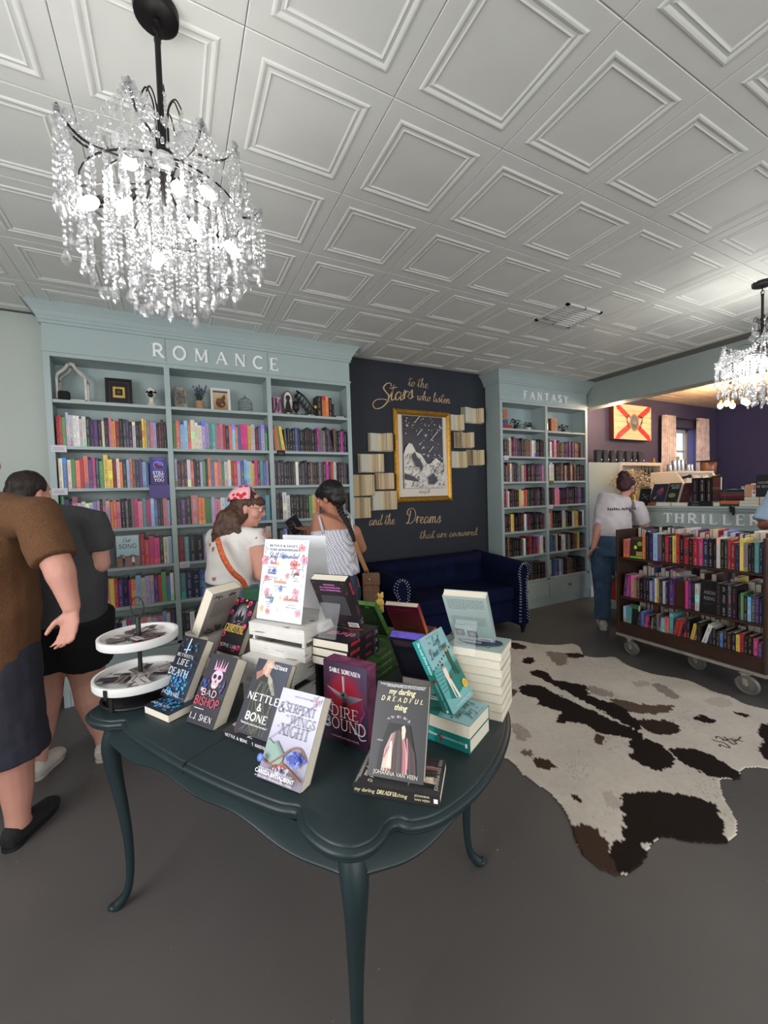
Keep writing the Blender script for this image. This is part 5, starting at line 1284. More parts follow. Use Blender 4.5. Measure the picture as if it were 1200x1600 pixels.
def chandelier(label, loc):
    rng = random.Random(12)
    root = thing('chandelier', label, 'chandelier', loc)          # origin at the ceiling
    mb = MB(); mb.lathe([(.0, -.026), (.052, -.026), (.058, -.022), (.060, -.004), (.060, 0)], n=28); mb.lathe([(.0, -.036), (.009, -.034), (.009, -.026)], n=10); mb.build('canopy', m_iron, root, smooth=40)
    for z, rot in ((-.048, 0), (-.070, 1)):
        mb = MB(); mb.tube([((.0095 * math.cos(a) if not rot else 0), (.0095 * math.cos(a) if rot else 0), z + .015 * math.sin(a)) for a in np.linspace(0, 6.283, 17)[:-1]], .0021, 6, closed=True); mb.build('chain_link', m_iron, root, smooth=True)
    mb = MB(); mb.tube([(.006, 0, -.03), (.016, .004, -.06), (.004, 0, -.09)], .0014, 5); mb.build('cable', m_iron, root)
    mb = MB(); mb.lathe([(.0, -.55), (.008, -.54), (.008, -.095), (.0095, -.09), (.0095, -.082), (0, -.08)], n=10); mb.build('rod', m_iron, root, smooth=40)
    mb = MB(); mb.lathe([(.0, -.53), (.012, -.50), (.030, -.44), (.034, -.42), (.034, -.412), (.030, -.40), (0, -.398)], n=20); mb.build('hub', m_iron, root, smooth=40)
    def strand(pts, r, name='crystal_strand', drop=None, step=None):
        """beads threaded along pts; drop: pendant at the end"""
        L = [0]
        for i in range(1, len(pts)): L.append(L[-1] + (Vector(pts[i]) - Vector(pts[i - 1])).length)
        st = step or r * 2.15; mb = MB(); t = 0; k = 0
        while t < L[-1]:
            i = max(j for j in range(len(L)) if L[j] <= t + 1e-9); i = min(i, len(pts) - 2)
            f = (t - L[i]) / max(L[i + 1] - L[i], 1e-6); p = Vector(pts[i]).lerp(Vector(pts[i + 1]), f)
            a = rng.uniform(0, 3.14); ax = (Vector((math.cos(a), math.sin(a), 0)), Vector((-math.sin(a), math.cos(a), 0)), Vector((0, 0, 1)))
            bead(mb, p, r, .62, ax=ax); t += st; k += 1
        o = mb.build(name, m_crystal, root)
        if drop:
            e = Vector(pts[-1]); a = rng.uniform(0, 3.14); ax = (Vector((math.cos(a), math.sin(a), 0)), Vector((-math.sin(a), math.cos(a), 0)), Vector((0, 0, 1)))
            mb = MB()
            if drop == 'disc': mb.ball(e - Vector((0, 0, .024)), (.022, .008, .022), 12, 6, ax=ax)
            else:
                M0 = Matrix.Translation(e) @ Matrix.Rotation(a, 4, 'Z'); mb.M = M0; mb.lathe([(0, -.046), (.011, -.034), (.0125, -.026), (.006, -.008), (.001, 0)], n=6, sy=.6)
            mb.build('crystal_pendant', m_crystal, o)
        return o
    # fountain of wires on top
    for k in range(8):
        a = k * math.pi / 4 + .2; e = Vector((math.cos(a), math.sin(a), 0)); top = -.235 - .02 * (k % 2); rr = .050 + .012 * (k % 2)
        P = catmull([tuple(e * .017 + Vector((0, 0, -.41))), tuple(e * .018 + Vector((0, 0, top - .05))), tuple(e * .028 + Vector((0, 0, top - .01))), tuple(e * (rr * .75) + Vector((0, 0, top))), tuple(e * rr + Vector((0, 0, top - .028)))], 5)
        mb = MB(); mb.tube(P, .0022, 5); mb.build('wire_arm', m_iron, root, smooth=True)
        strand([tuple(e * rr + Vector((0, 0, top - .036))), tuple(e * rr + Vector((0, 0, top - .085)))], .0062, drop='disc' if k % 2 else 'drop')
    # curved arms of the body, two tiers
    tips = []
    for k in range(10):
        a = k * math.pi / 5; e = Vector((math.cos(a), math.sin(a), 0)); up = k % 2
        R_, zt = (.272, -.500) if up == 0 else (.225, -.425)
        P = catmull([tuple(e * .02 + Vector((0, 0, -.46))), tuple(e * R_ * .4 + Vector((0, 0, zt + .01))), tuple(e * R_ * .75 + Vector((0, 0, zt - .020))), tuple(e * R_ * .93 + Vector((0, 0, zt - .006))), tuple(e * R_ + Vector((0, 0, zt + .022)))], 5)
        mb = MB(); mb.tube(P, [.0032] * (len(P) - 3) + [.0042, .0046, .003], 6); mb.build('curved_arm', m_iron, root, smooth=True)
        tips.append((e, R_, zt, a))
    for r_, z_ in ((.150, -.53), (.205, -.555)):
        mb = MB(); mb.tube([(r_ * math.cos(a), r_ * math.sin(a), z_) for a in np.linspace(0, 6.283, 41)[:-1]], .0026, 5, closed=True); mb.build('ring_frame', m_iron, root, smooth=True)
    for k in range(6):
        a = k * math.pi / 3; e = Vector((math.cos(a), math.sin(a), 0)); mb = MB(); mb.tube([tuple(e * .012 + Vector((0, 0, -.49))), tuple(e * .15 + Vector((0, 0, -.53))), tuple(e * .205 + Vector((0, 0, -.555)))], .0026, 5); mb.build('ring_spoke', m_iron, root)
    for i, (e, R_, zt, a) in enumerate(tips):
        tip = e * R_ + Vector((0, 0, zt + .012)); s_ = Vector((-e.y, e.x, 0))
        for j, o_ in enumerate((-.020, .004, .024)):
            b0 = tip + s_ * o_ * .4 - e * .004 * j; l = rng.uniform(.13, .20)
            strand([tuple(b0), tuple(b0 + s_ * o_ * .9 + Vector((0, 0, -l)))], .0078 if j != 1 else .0066, drop='drop' if j != 1 else 'disc')
        # swag from this tip to the next and to the hub
        e2, R2, z2, a2 = tips[(i + 1) % 10]; t2 = e2 * R2 + Vector((0, 0, z2 + .012))
        m_ = (tip + t2) / 2 - Vector((0, 0, .05)); strand(catmull([tuple(tip), tuple(m_), tuple(t2)], 8), .0085); m_ -= Vector((0, 0, .05)); strand(catmull([tuple(tip), tuple(m_), tuple(t2)], 8), .0075)
        h0 = e * .05 + Vector((0, 0, -.44)); m_ = (tip + h0) / 2 - Vector((0, 0, .035)); strand(catmull([tuple(h0), tuple(m_), tuple(tip)], 8), .0088)
    for n_, R_, zt, l0, l1 in ((22, .245, -.545, .10, .19), (22, .205, -.56, .13, .20), (20, .150, -.535, .18, .25), (14, .100, -.53, .24, .29), (8, .052, -.52, .28, .32)):
        for k in range(n_):
            a = 2 * math.pi * (k + rng.uniform(-.2, .2)) / n_; e = Vector((math.cos(a), math.sin(a), 0)); p = e * R_ + Vector((0, 0, zt))
            strand([tuple(p), tuple(p + Vector((0, 0, -rng.uniform(l0, l1))))], rng.choice([.0068, .0078, .0078]), drop='disc' if k % 4 == 1 else 'drop')
    for k in range(10):
        a = 2 * math.pi * k / 10 + .3; e = Vector((math.cos(a), math.sin(a), 0)); p = e * rng.uniform(.13, .24) + Vector((0, 0, -rng.uniform(.47, .60))); s_ = Vector((-e.y, e.x, 0))
        mb = MB(); mb.ball(p, (.026, .009, .026), 14, 6, ax=(s_, e, Vector((0, 0, 1)))); mb.build('crystal_disc', m_crystal, root)
    # candle bulbs standing between the strands
    for k in range(8):
        a = 2 * math.pi * k / 8 + .15; e = Vector((math.cos(a), math.sin(a), 0)); r_ = .115 if k % 2 else .165; z = -.515 if k % 2 else -.595
        c0 = e * r_ + Vector((0, 0, z)); d = (e * .8 + Vector((0, 0, -.6))).normalized()
        M0 = Matrix.Translation(c0) @ d.to_track_quat('Z', 'Y').to_matrix().to_4x4()
        mb = MB(M0); mb.lathe([(.009, -.03), (.010, -.004), (.008, 0)], n=8); sk = mb.build('socket', m_iron, root, smooth=40)
        mb = MB(M0); mb.lathe([(.007, 0), (.014, .010), (.0165, .022), (.013, .040), (.005, .055), (0, .060)], n=12); mb.build('bulb', m_bulb, sk, smooth=True)
    return root
ch1 = chandelier('large crystal bead chandelier hanging above the book table, near', (.02, 1.37, CEIL))
ch2 = duplicate(ch1, (3.735, 1.36, CEIL), .4, 'crystal bead chandelier hanging far right above the book cart')
for x, y, e in ((.02, 1.37, 7), (3.735, 1.36, 22)):
    for k in range(4):
        a = k * math.pi / 2 + .3
        light('chandelier_light', 'POINT', (x + .14 * math.cos(a), y + .14 * math.sin(a), CEIL - .56), e / 4, (1, .99, .93), radius=.03)

# ceiling vent
m_grille = mat('vent_enamel', rgb(205, 205, 203), .4)
vt = thing('ceiling_vent', 'rectangular white ceiling vent with open louvres', 'vent', (2.91, 2.29, CEIL))
mb = MB(); a, b = .20, .16
for x0, x1, y0, y1 in ((-a, a, -b, -b + .025), (-a, a, b - .025, b), (-a, -a + .025, -b, b), (a - .025, a, -b, b), (-.006, .006, -b, b)): mb.box(x0, x1, y0, y1, -.012, .002)
mb.build('frame', m_grille, vt)
mb = MB(); mb.box(-a + .02, a - .02, -b + .02, b - .02, .002, .004); mb.build('duct', mat('duct_dark', rgb(40, 40, 42), .9), vt)
for s_ in (-1, 1):
    for k in range(9):
        y = -b + .035 + k * .031; mb = MB(); mb.obox((s_ * .09, y, -.006), (.16, .014, .0015), (1, 0, 0), (0, .7, -.7 * s_), (0, .7 * s_, .7)); mb.build('louvre', m_grille, vt)
for k in range(2): mb = MB(); mb.obox((-.14 + .08 * k, .05, -.03), (.07, .06, .002), (1, 0, 0), (0, .8, .6), (0, -.6, .8)); mb.build('damper_flap', m_grille, vt)

# ================================================================== wall art
fx0, fx1, fz0, fz1 = 2.150, 2.905, 1.385, 2.405
fr = thing('picture_frame', 'ornate gold frame with black and white mountain and shooting stars print', 'picture', ((fx0 + fx1) / 2, YW, (fz0 + fz1) / 2))
M = off(fr.location)
def framed(M, x0, x1, z0, z1, yb, w, m, parent, prof=None):
    """mitred moulding; prof: (distance in from the outer edge, height off the wall)"""
    prof = prof or [(0, 0), (0, .018), (.008, .028), (.016, .024), (.024, .030), (.034, .026), (.044, .016), (.050, .018), (w, .010), (w, 0)]
    mb = MB(M); vs = []
    for d, h in prof:
        vs += [(x0 + d, yb - h, z0 + d), (x1 - d, yb - h, z0 + d), (x1 - d, yb - h, z1 - d), (x0 + d, yb - h, z1 - d)]
    fs = [(i * 4 + j, i * 4 + (j + 1) % 4, (i + 1) * 4 + (j + 1) % 4, (i + 1) * 4 + j) for i in range(len(prof) - 1) for j in range(4)]
    mb.add(vs, fs); return mb.build('frame', m, parent)
framed(M, fx0, fx1, fz0, fz1, YW, .060, m_gold, fr)
mb = MB(M)
for k in range(46):
    t = k / 46
    for x, z in ((fx0 + .012, fz0 + t * (fz1 - fz0)), (fx1 - .012, fz0 + t * (fz1 - fz0))): mb.ball((x, YW - .028, z), (.006, .005, .0085), 6, 4)
for k in range(32):
    for z in (fz0 + .012, fz1 - .012): mb.ball((fx0 + (k + .5) / 32 * (fx1 - fx0), YW - .028, z), (.0085, .005, .006), 6, 4)
o = mb.build('beaded_edge', m_gold, fr); o['kind'] = 'stuff'
mb = MB(M); mb.box(fx0 + .055, fx1 - .055, YW - .010, YW - .006, fz0 + .055, fz1 - .055); mb.build('mount', mat('ivory_paper', rgb(224, 216, 200), .7), fr)
mb = MB(M); PW, PL = .535, .80
cv = Canvas(mb, (fx0 + .110, YW - .0105, fz0 + .155), (1, 0, 0), (0, 0, 1), (0, -1, 0), PW, PL)
iv, dk = rgb(226, 218, 206), rgb(44, 38, 44)
cv.rect(-.012, -.008, 1.012, 1.008, dk); cv.rect(-.006, -.004, 1.006, 1.004, iv); cv.rect(0, 0, 1, 1, dk)
rng = random.Random(8)
for k in range(120):
    x, y = rng.uniform(.02, .98), rng.uniform(.38, .98); r = rng.choice([.003, .004, .006, .010, .014]); cv.ell(x, y, r, r * .67, iv, 6)
for x, y in ((.10, .86), (.55, .73), (.92, .86), (.60, .45)): cv.poly([(x - .05, y), (x, y + .006), (x + .05, y), (x, y - .006)], iv); cv.poly([(x, y - .035), (x + .008, y), (x, y + .035), (x - .008, y)], iv)
for x, y, l in ((.28, .90, .14), (.34, .73, .13), (.66, .66, .20), (.62, .50, .12), (.44, .54, .06)): cv.ribbon([(x, y), (x + l, y + l * .7)], .007, iv)
cv.poly([(0, .46), (.06, .56), (.14, .62), (.22, .60), (.30, .50), (.42, .47), (.56, .34), (.62, .33), (.72, .38), (.80, .42), (.88, .38), (1, .33), (1, 0), (0, 0)], iv)
for k in range(210):
    x = rng.random(); y = rng.uniform(.01, .50 - .18 * abs(x - .1)); a = rng.uniform(.6, 2.4) if x < .55 else rng.uniform(.4, 2.2); l = rng.uniform(.02, .09); w = rng.uniform(.006, .02)
    x2, y2 = x + l * math.cos(a + 1.2), y - l * abs(math.sin(a + .6))
    x2 = min(max(x2, .01), .99); y2 = max(y2, .01)
    cv.poly([(x, y), (min(x + w, .99), y - w * .3), (x2, y2), (max(x - w * .6, .01), y - w * .8)], dk)
cv.poly([(.16, .44), (.24, .50), (.30, .42), (.36, .40), (.44, .30), (.40, .22), (.34, .30), (.28, .28)], dk); cv.poly([(0, .2), (.2, .16), (.35, .08), (.2, .10), (0, .12)], dk); cv.poly([(.55, .14), (.7, .2), (.8, .1), (.7, .04), (.6, .06)], dk)
cv2 = Canvas(mb, (fx0 + .30, YW - .0105, fz0 + .095), (1, 0, 0), (0, 0, 1), (0, -1, 0)); cv2.cursive('starfall', 0, 0, .02, dk, width=.15)
mb.build('print', m_print, fr)

m_leaf = mat('aged_book_leaves', rgb(206, 186, 152), .85, noise=.55, nscale=1.5, stretch=(90, 90, .6))
m_leaf2 = mat('pale_book_leaves', rgb(208, 204, 186), .85, noise=.07, nscale=1.2, stretch=(60, 60, .6))
def open_book(label, x0, x1, z0, z1, split=.5, mode=0, red=False):
    """book opened flat against the wall, leaves standing out towards the room"""
    cx = x0 + (x1 - x0) * split
    root = thing('open_book', label, 'open book', (cx, YW, z0), 'open books fixed to the dark wall'); M = off(root.location); rng = random.Random(int(x0 * 1000))
    mb = MB(M); mb.box(x0, x1, YW - .006, YW - .001, z0, z1); mb.build('cover', mat('book_board_red', rgb(120, 20, 34), .6) if red else mat('book_board_tan', rgb(196, 184, 160), .7), root)
    for s_, nm in ((-1, 'left_leaves'), (1, 'right_leaves')):
        W = (cx - x0) if s_ < 0 else (x1 - cx); mb = MB(M); n = 5 if (s_ < 0 and mode == 0) else 12
        for k in range(n):
            a = math.radians(8 + (k / max(n - 1, 1)) * (30 if (s_ < 0 and mode == 0) else 78)); l = W * rng.uniform(.9, 1.0)
            bx = s_ * .004 * k * .4; P = []
            for j in range(4):
                t = j / 3; aa = a * (1 - .35 * t); P.append((cx + bx + s_ * math.cos(aa) * l * t, YW - .008 - math.sin(aa) * l * t * .75))
            zz = rng.uniform(0, .004)
            vs = [(p[0], p[1], z0 + .004 + zz) for p in P] + [(p[0], p[1], z1 - .004 - zz) for p in P]
            mb.add(vs, [(j, j + 1, 5 + j, 4 + j) for j in range(3)])
        mb.build(nm, m_leaf2 if (s_ < 0 and mode == 0) else m_leaf, root)
    return root
OB = [((577, 674), (615, 705), .45, 0, 'open book highest on the wall left of the gold frame'), ((561, 707), (601, 738), .5, 0, 'open book second from top left of the gold frame'),
      ((550, 740), (586, 775), .25, 1, 'wide tan open book on the wall nearest the romance bookcase'), ((586, 737), (617, 765), .4, 1, 'open book with a red cover left of the gold frame'),
      ((550, 776), (580, 810), .35, 1, 'lowest open book on the wall beside romance bookcase'), ((581, 766), (621, 797), .45, 0, 'open book touching the lower left corner of gold frame')]
for (a, b), (c, d), sp, mo, lab in OB:
    p, q = on_y(a, b, 3.87), on_y(c, d, 3.87); p2 = on_y(a, d, 3.87)
    open_book(lab, p.x, q.x, (q.z + p2.z) / 2, p.z - .01, sp, mo, 'red' in lab)
OB2 = [((723, 634), (756, 662), .6, 0, 'topmost open book right of the gold frame, near fantasy bookcase'), ((704, 645), (726, 673), .5, 0, 'open book touching the upper right edge of gold frame'),
       ((712, 673), (741, 700), .5, 1, 'dark yellowed open book in the middle right of gold frame'), ((705, 703), (731, 731), .45, 0, 'open book touching the lower right edge of gold frame'), ((731.5, 701), (757, 727), .5, 1, 'lowest open book beside the fantasy bookcase')]
for (a, b), (c, d), sp, mo, lab in OB2:
    p, q = on_y(a, b, 3.87), on_y(c, d, 3.87)
    open_book(lab, p.x, min(q.x, 3.40), q.z, p.z - .01, sp, mo)
# gilt wooden lettering on the dark wall
m_script = mat('gilt_plywood_lettering', rgb(206, 174, 136), .55)
def script(words, label):
    root = None
    for w_, (u0, v0), (u1, v1), size, wt in words:
        a, b = on_y(u0, v0, YW), on_y(u1, v1, YW)
        if root is None:
            root = thing('wall_lettering', label, 'lettering', (a.x, YW, a.z))
        mb = MB(off(root.location)); cv = Canvas(mb, (a.x, YW - .001, a.z), (1, 0, 0), (0, 0, 1), (0, -1, 0), lift=0)
        cv.cursive(w_, 0, 0, size, (.7, .6, .45), width=(b.x - a.x), weight=wt, depth=.008, slant=.18, rise=(b.z - a.z) / (b.x - a.x))
        mb.build('word', m_script, root)
script([('to the', (637, 603), (668, 607), .050, .13), ('Stars', (587, 627), (645, 622), .088, .17), ('who listen', (651, 625), (703, 631), .050, .16)], 'gold script lettering reading to the Stars who listen above gold frame')
script([('and the', (576, 821), (616, 819), .055, .13), ('Dreams', (634, 818), (688, 817), .072, .14), ('that are answered', (655, 842), (745, 836), .044, .11)], 'gold script lettering reading and the Dreams that are answered above sofa')

# ================================================================== navy velvet sofa
m_velvet = mat('navy_velvet', rgb(13, 20, 48), .8, noise=.25, nscale=5, spec=.1)
m_nail = mat('nailheads', rgb(200, 205, 215), .3, .7)
sofa = thing('sofa', 'navy blue velvet tufted sofa with rolled arms and nailhead trim', 'sofa', (2.5, 3.45, 0)); M = off(sofa.location)
def bev(o, w=.02, seg=3):
    b = o.modifiers.new('bevel', 'BEVEL'); b.width = w; b.segments = seg; b.limit_method = 'ANGLE'; return o
mb = MB(M); mb.box(1.80, 3.10, 3.14, 3.80, .12, .34); bev(mb.build('base', m_velvet, sofa, smooth=40))
for a, b in ((1.81, 2.45), (2.455, 3.095)):
    mb = MB(M); mb.box(a, b, 3.10, 3.66, .34, .49); bev(mb.build('seat_cushion', m_velvet, sofa, smooth=40), .04, 4)
backp = [(3.84, .12), (3.66, .12), (3.62, .45), (3.64, .62), (3.63, .70), (3.66, .755), (3.73, .785), (3.81, .78), (3.86, .74), (3.87, .68), (3.85, .62), (3.86, .4)]
mb = MB(M); n = len(backp); nx = 29; vs = []; rg = random.Random(1)
dense = catmull(backp, 4, closed=True); n = len(dense)
for i in range(nx):
    x = 1.74 + (3.16 - 1.74) * i / (nx - 1)
    for (y, z) in dense:
        puff = .012 * abs(math.cos(math.pi * (i - 2) / 4)) * (1 if (y < 3.70 and z > .45) else 0)
        vs.append((x, y - puff, z))
fs = [(i * n + j, (i + 1) * n + j, (i + 1) * n + (j + 1) % n, i * n + (j + 1) % n) for i in range(nx - 1) for j in range(n)] + [tuple(range(n)), tuple((nx - 1) * n + j for j in range(n))[::-1]]
mb.add(vs, fs); mb.build('backrest', m_velvet, sofa, smooth=50)
armp = [(.0, .10), (.0, .30), (.008, .46), (.000, .56), (-.012, .63), (.01, .70), (.06, .735), (.12, .735), (.165, .70), (.175, .645), (.150, .60), (.13, .55), (.125, .40), (.14, .22), (.13, .10)]
def arm(x0, sg):
    d = catmull(armp, 3, closed=True); n = len(d); mb = MB(M); vs = []
    ys = [3.06, 3.08, 3.3, 3.55, 3.84]
    for k, y in enumerate(ys):
        up = .05 * ((y - 3.06) / .78)
        for (x, z) in d: vs.append((x0 + sg * x * (1 if k else .93), y, z + up * (1 if z > .5 else 0)))
    fs = [(i * n + j, i * n + (j + 1) % n, (i + 1) * n + (j + 1) % n, (i + 1) * n + j) for i in range(len(ys) - 1) for j in range(n)] + [tuple(range(n)), tuple((len(ys) - 1) * n + j for j in range(n))]
    mb.add(vs, fs); mb.build('armrest', m_velvet, sofa, smooth=60)
    mb = MB(M)
    for off_ in (.012, .045):
        q = [(x + (.065 - x) * off_ / .12, z + (.4 - z) * off_ / .9) for x, z in d]
        L = 0; last = None
        for p in catmull(q, 6, closed=True):
            if p[1] < .13: continue
            if last is None or math.dist(p, last) > .026: mb.ball((x0 + sg * p[0] * .93, 3.055, p[1]), (.0062, .004, .0062), 7, 4); last = p
    o = mb.build('nailhead_trim', m_nail, sofa, smooth=True); o['kind'] = 'stuff'
arm(1.80, -1); arm(3.095, 1)
mb = MB(M)
for r_, z in enumerate((.54, .63, .70)):
    for k in range(7 - r_ % 2):
        mb.ball((1.90 + .19 * k + (.1 if r_ % 2 else 0), 3.625, z), (.012, .006, .012), 8, 4)
for s_, x in ((1, 3.085), (-1, 1.812)):
    for r_ in range(2):
        for k in range(3): mb.ball((x, 3.25 + .17 * k + .08 * r_, .56 + .09 * r_), (.005, .012, .012), 8, 4)
o = mb.build('tufting_buttons', m_velvet, sofa, smooth=True); o['kind'] = 'stuff'
for x in (1.72, 3.18):
    for y in (3.10, 3.78):
        mb = MB(M); mb.lathe([(.014, 0), (.020, .012), (.018, .03), (.030, .06), (.034, .085), (.026, .11)], (x, y, 0), 12); mb.build('leg', mat('black_turned_wood', rgb(18, 15, 15), .35), sofa, smooth=True)

# ================================================================== cowhide rug
CP = lambda a, b: on_z(760 + a * .36667, 970 + b * .36667, 0)
hide_px = [(130, 85), (200, 98), (300, 105), (365, 98), (400, 115), (420, 150), (480, 158), (545, 155), (600, 190), (700, 225), (800, 242), (880, 262), (960, 300), (1040, 325), (1100, 355), (1200, 380), (1290, 395), (1370, 440), (1400, 500), (1360, 560), (1380, 640), (1300, 650),
           (1200, 635), (1140, 632), (1090, 640), (1080, 680), (1010, 680), (1000, 700), (1020, 770), (1060, 830), (1075, 900), (1050, 945), (980, 955), (860, 948), (780, 930), (720, 950), (690, 1000), (650, 1060), (600, 1090), (530, 1085), (460, 1050), (400, 990), (370, 920),
           (345, 840), (300, 775), (250, 725), (150, 655), (100, 600), (-60, 520), (-150, 400), (-160, 280), (-120, 180), (-60, 110), (30, 90)]
hide = [(p.x, p.y) for p in (CP(*q) for q in hide_px)]
patches = [([(180, 225), (215, 212), (262, 222), (275, 250), (330, 262), (420, 280), (440, 320), (520, 350), (580, 370), (620, 410), (655, 430), (655, 480), (665, 500), (600, 508), (560, 498), (480, 480), (440, 455), (400, 440), (320, 435), (295, 425), (320, 395), (280, 380), (215, 360), (220, 335), (150, 315), (135, 295), (170, 275), (240, 285), (310, 320), (420, 372), (600, 452), (640, 470), (560, 425), (430, 355), (330, 300), (250, 258)], 1.0),
           ([(640, 430), (700, 420), (800, 440), (822, 470), (760, 492), (690, 478)], .9), ([(610, 510), (660, 500), (740, 530), (800, 590), (780, 628), (720, 640), (640, 600), (615, 580)], 1), ([(780, 555), (830, 545), (930, 565), (1040, 625), (1085, 650), (1080, 685), (1010, 675), (960, 672), (880, 635), (830, 605)], 1),
           ([(590, 770), (610, 752), (700, 742), (860, 755), (950, 785), (985, 820), (1005, 900), (1000, 950), (860, 948), (770, 925), (700, 950), (665, 915), (600, 860)], 1), ([(575, 895), (620, 890), (668, 920), (680, 960), (600, 960)], 1), ([(540, 970), (570, 950), (650, 970), (688, 990), (650, 1060), (590, 1092), (560, 1060), (535, 1000)], 1),
           ([(360, 880), (440, 885), (475, 905), (515, 950), (525, 1000), (570, 1088), (500, 1075), (400, 1000), (375, 930)], .8), ([(455, 505), (480, 490), (505, 505), (500, 533), (470, 530)], .7), ([(195, 590), (250, 595), (288, 615), (285, 635), (220, 632)], .8), ([(145, 555), (180, 552), (197, 575), (175, 585)], .55),
           ([(355, 735), (400, 755), (408, 775), (365, 765)], .9), ([(888, 410), (930, 408), (975, 430), (960, 440), (900, 430)], 1), ([(1048, 390), (1110, 400), (1108, 412), (1060, 402)], 1), ([(1160, 455), (1240, 445), (1330, 480), (1330, 560), (1250, 610), (1190, 600), (1150, 550), (1175, 520)], 1),
           ([(520, 335), (600, 345), (700, 365), (780, 362), (795, 380), (740, 402), (660, 400), (570, 375)], .6), ([(430, 280), (500, 295), (555, 325), (500, 325), (440, 305)], .35), ([(100, 95), (160, 105), (168, 122), (110, 122)], .9), ([(155, 165), (198, 160), (200, 185), (165, 185)], 1), ([(250, 135), (330, 140), (400, 150), (390, 165), (350, 160), (340, 190), (300, 190)], .45), ([(345, 140), (415, 145), (410, 160), (350, 155)], .9),
           ([(620, 262), (690, 262), (700, 275), (640, 285)], .22), ([(710, 270), (760, 280), (825, 325), (790, 335), (730, 300)], .4), ([(110, 440), (160, 450), (190, 495), (150, 515), (115, 480)], .3), ([(40, 300), (125, 295), (120, 320), (60, 330)], .6), ([(500, 735), (550, 735), (570, 800), (520, 790)], .18), ([(925, 340), (1000, 330), (1060, 360), (980, 370)], .15)]
pw = []
for k_, (pl, s_) in enumerate(patches):
    g_ = 1.07 if k_ in (4, 6, 7) else 1.0; ca, cb = sum(q[0] for q in pl) / len(pl), sum(q[1] for q in pl) / len(pl)
    pw.append(([(p.x, p.y) for p in (CP(ca + (q[0] - ca) * g_, cb + (q[1] - cb) * g_) for q in pl)], s_))
def pip(X, Y, poly):
    ins = np.zeros(X.shape, bool); n = len(poly)
    for i in range(n):
        x0, y0 = poly[i]; x1, y1 = poly[(i + 1) % n]
        c = ((y0 > Y) != (y1 > Y)); xx = (x1 - x0) * (Y - y0) / ((y1 - y0) if y1 != y0 else 1e-12) + x0
        ins ^= c & (X < xx)
    return ins
def vnoise(X, Y, f, seed):
    rs_ = np.random.RandomState(seed); g = rs_.rand(64, 64); x = X * f; y = Y * f; xi = np.floor(x).astype(int); yi = np.floor(y).astype(int); fx, fy = x - xi, y - yi
    fx = fx * fx * (3 - 2 * fx); fy = fy * fy * (3 - 2 * fy); a = g[xi % 64, yi % 64]; b = g[(xi + 1) % 64, yi % 64]; c = g[xi % 64, (yi + 1) % 64]; d = g[(xi + 1) % 64, (yi + 1) % 64]
    return a * (1 - fx) * (1 - fy) + b * fx * (1 - fy) + c * (1 - fx) * fy + d * fx * fy
hs = catmull(hide, 3, closed=True); xs = [p[0] for p in hs]; ys = [p[1] for p in hs]; stp = .0085
gx = np.arange(min(xs) - stp, max(xs) + stp, stp); gy = np.arange(min(ys) - stp, max(ys) + stp, stp); X, Y = np.meshgrid(gx, gy, indexing='ij')
inside = pip(X + .006 * (vnoise(X, Y, 60, 5) - .5), Y + .006 * (vnoise(X, Y, 60, 6) - .5), hs)
dx = .028 * (vnoise(X, Y, 38, 1) - .5) + .016 * (vnoise(X, Y, 95, 2) - .5); dy = .028 * (vnoise(X, Y, 38, 3) - .5) + .016 * (vnoise(X, Y, 95, 4) - .5)
dark = np.zeros(X.shape)
for pl, s_ in pw: dark = np.maximum(dark, pip(X + dx, Y + dy, catmull(pl, 2, closed=True)) * s_)
sp = (vnoise(X, Y, 120, 9) > .86) & (vnoise(X, Y, 5, 10) > .45)
base = np.array(rgb(206, 196, 184)); dkc = np.array(rgb(34, 24, 20)); brn = np.array(rgb(126, 98, 78)); tone = (.90 + .16 * vnoise(X, Y, 6, 11) + .08 * vnoise(X, Y, 40, 12))
colr = base[None, None, :] * tone[..., None]; colr = np.where(sp[..., None], colr * .72, colr)
mixc = brn[None, None, :] * (1 - dark[..., None]) + dkc[None, None, :] * dark[..., None]
w_ = np.clip(dark * 1.6, 0, 1)[..., None] * (dark[..., None] > 0); colr = colr * (1 - w_) + mixc * w_
cy_ = np.array(rgb(150, 120, 96)); idx = -np.ones(X.shape, int); mb = MB(); cols = []
k = 0; vz = .003 + .004 * vnoise(X, Y, 7, 14) + .0015 * vnoise(X, Y, 60, 15)
ii = np.argwhere(inside)
for i, j in ii: idx[i, j] = k; k += 1; mb.v.append((gx[i], gy[j], vz[i, j])); cols.append(tuple(colr[i, j]))
for i, j in ii:
    if i + 1 < len(gx) and j + 1 < len(gy) and inside[i + 1, j] and inside[i, j + 1] and inside[i + 1, j + 1]:
        f = (idx[i, j], idx[i + 1, j], idx[i + 1, j + 1], idx[i, j + 1]); mb.f.append(f); mb.m.append(0); mb.c.append([cols[q] for q in f])
m_hide = mat('cowhide', rough=.85, attr=True, bump=.3, bscale=260, stretch=(1, .35, 1), noise=.05, nscale=140, spec=.2)
rug = mb.build('cowhide_rug', m_hide, smooth=True); so = rug.modifiers.new('thickness', 'SOLIDIFY'); so.thickness = .003; so.offset = -1
tag(rug, 'black and white cowhide rug spread on the grey concrete floor', 'rug')
mb = MB(Matrix.Identity(4)); a, b = CP(990, 540), CP(1140, 520); e = (b - a).normalized(); e2 = Vector((-e.y, e.x, 0))
cv = Canvas(mb, a + Vector((0, 0, .0090)), e, e2, (0, 0, 1)); dkk = rgb(60, 50, 44)
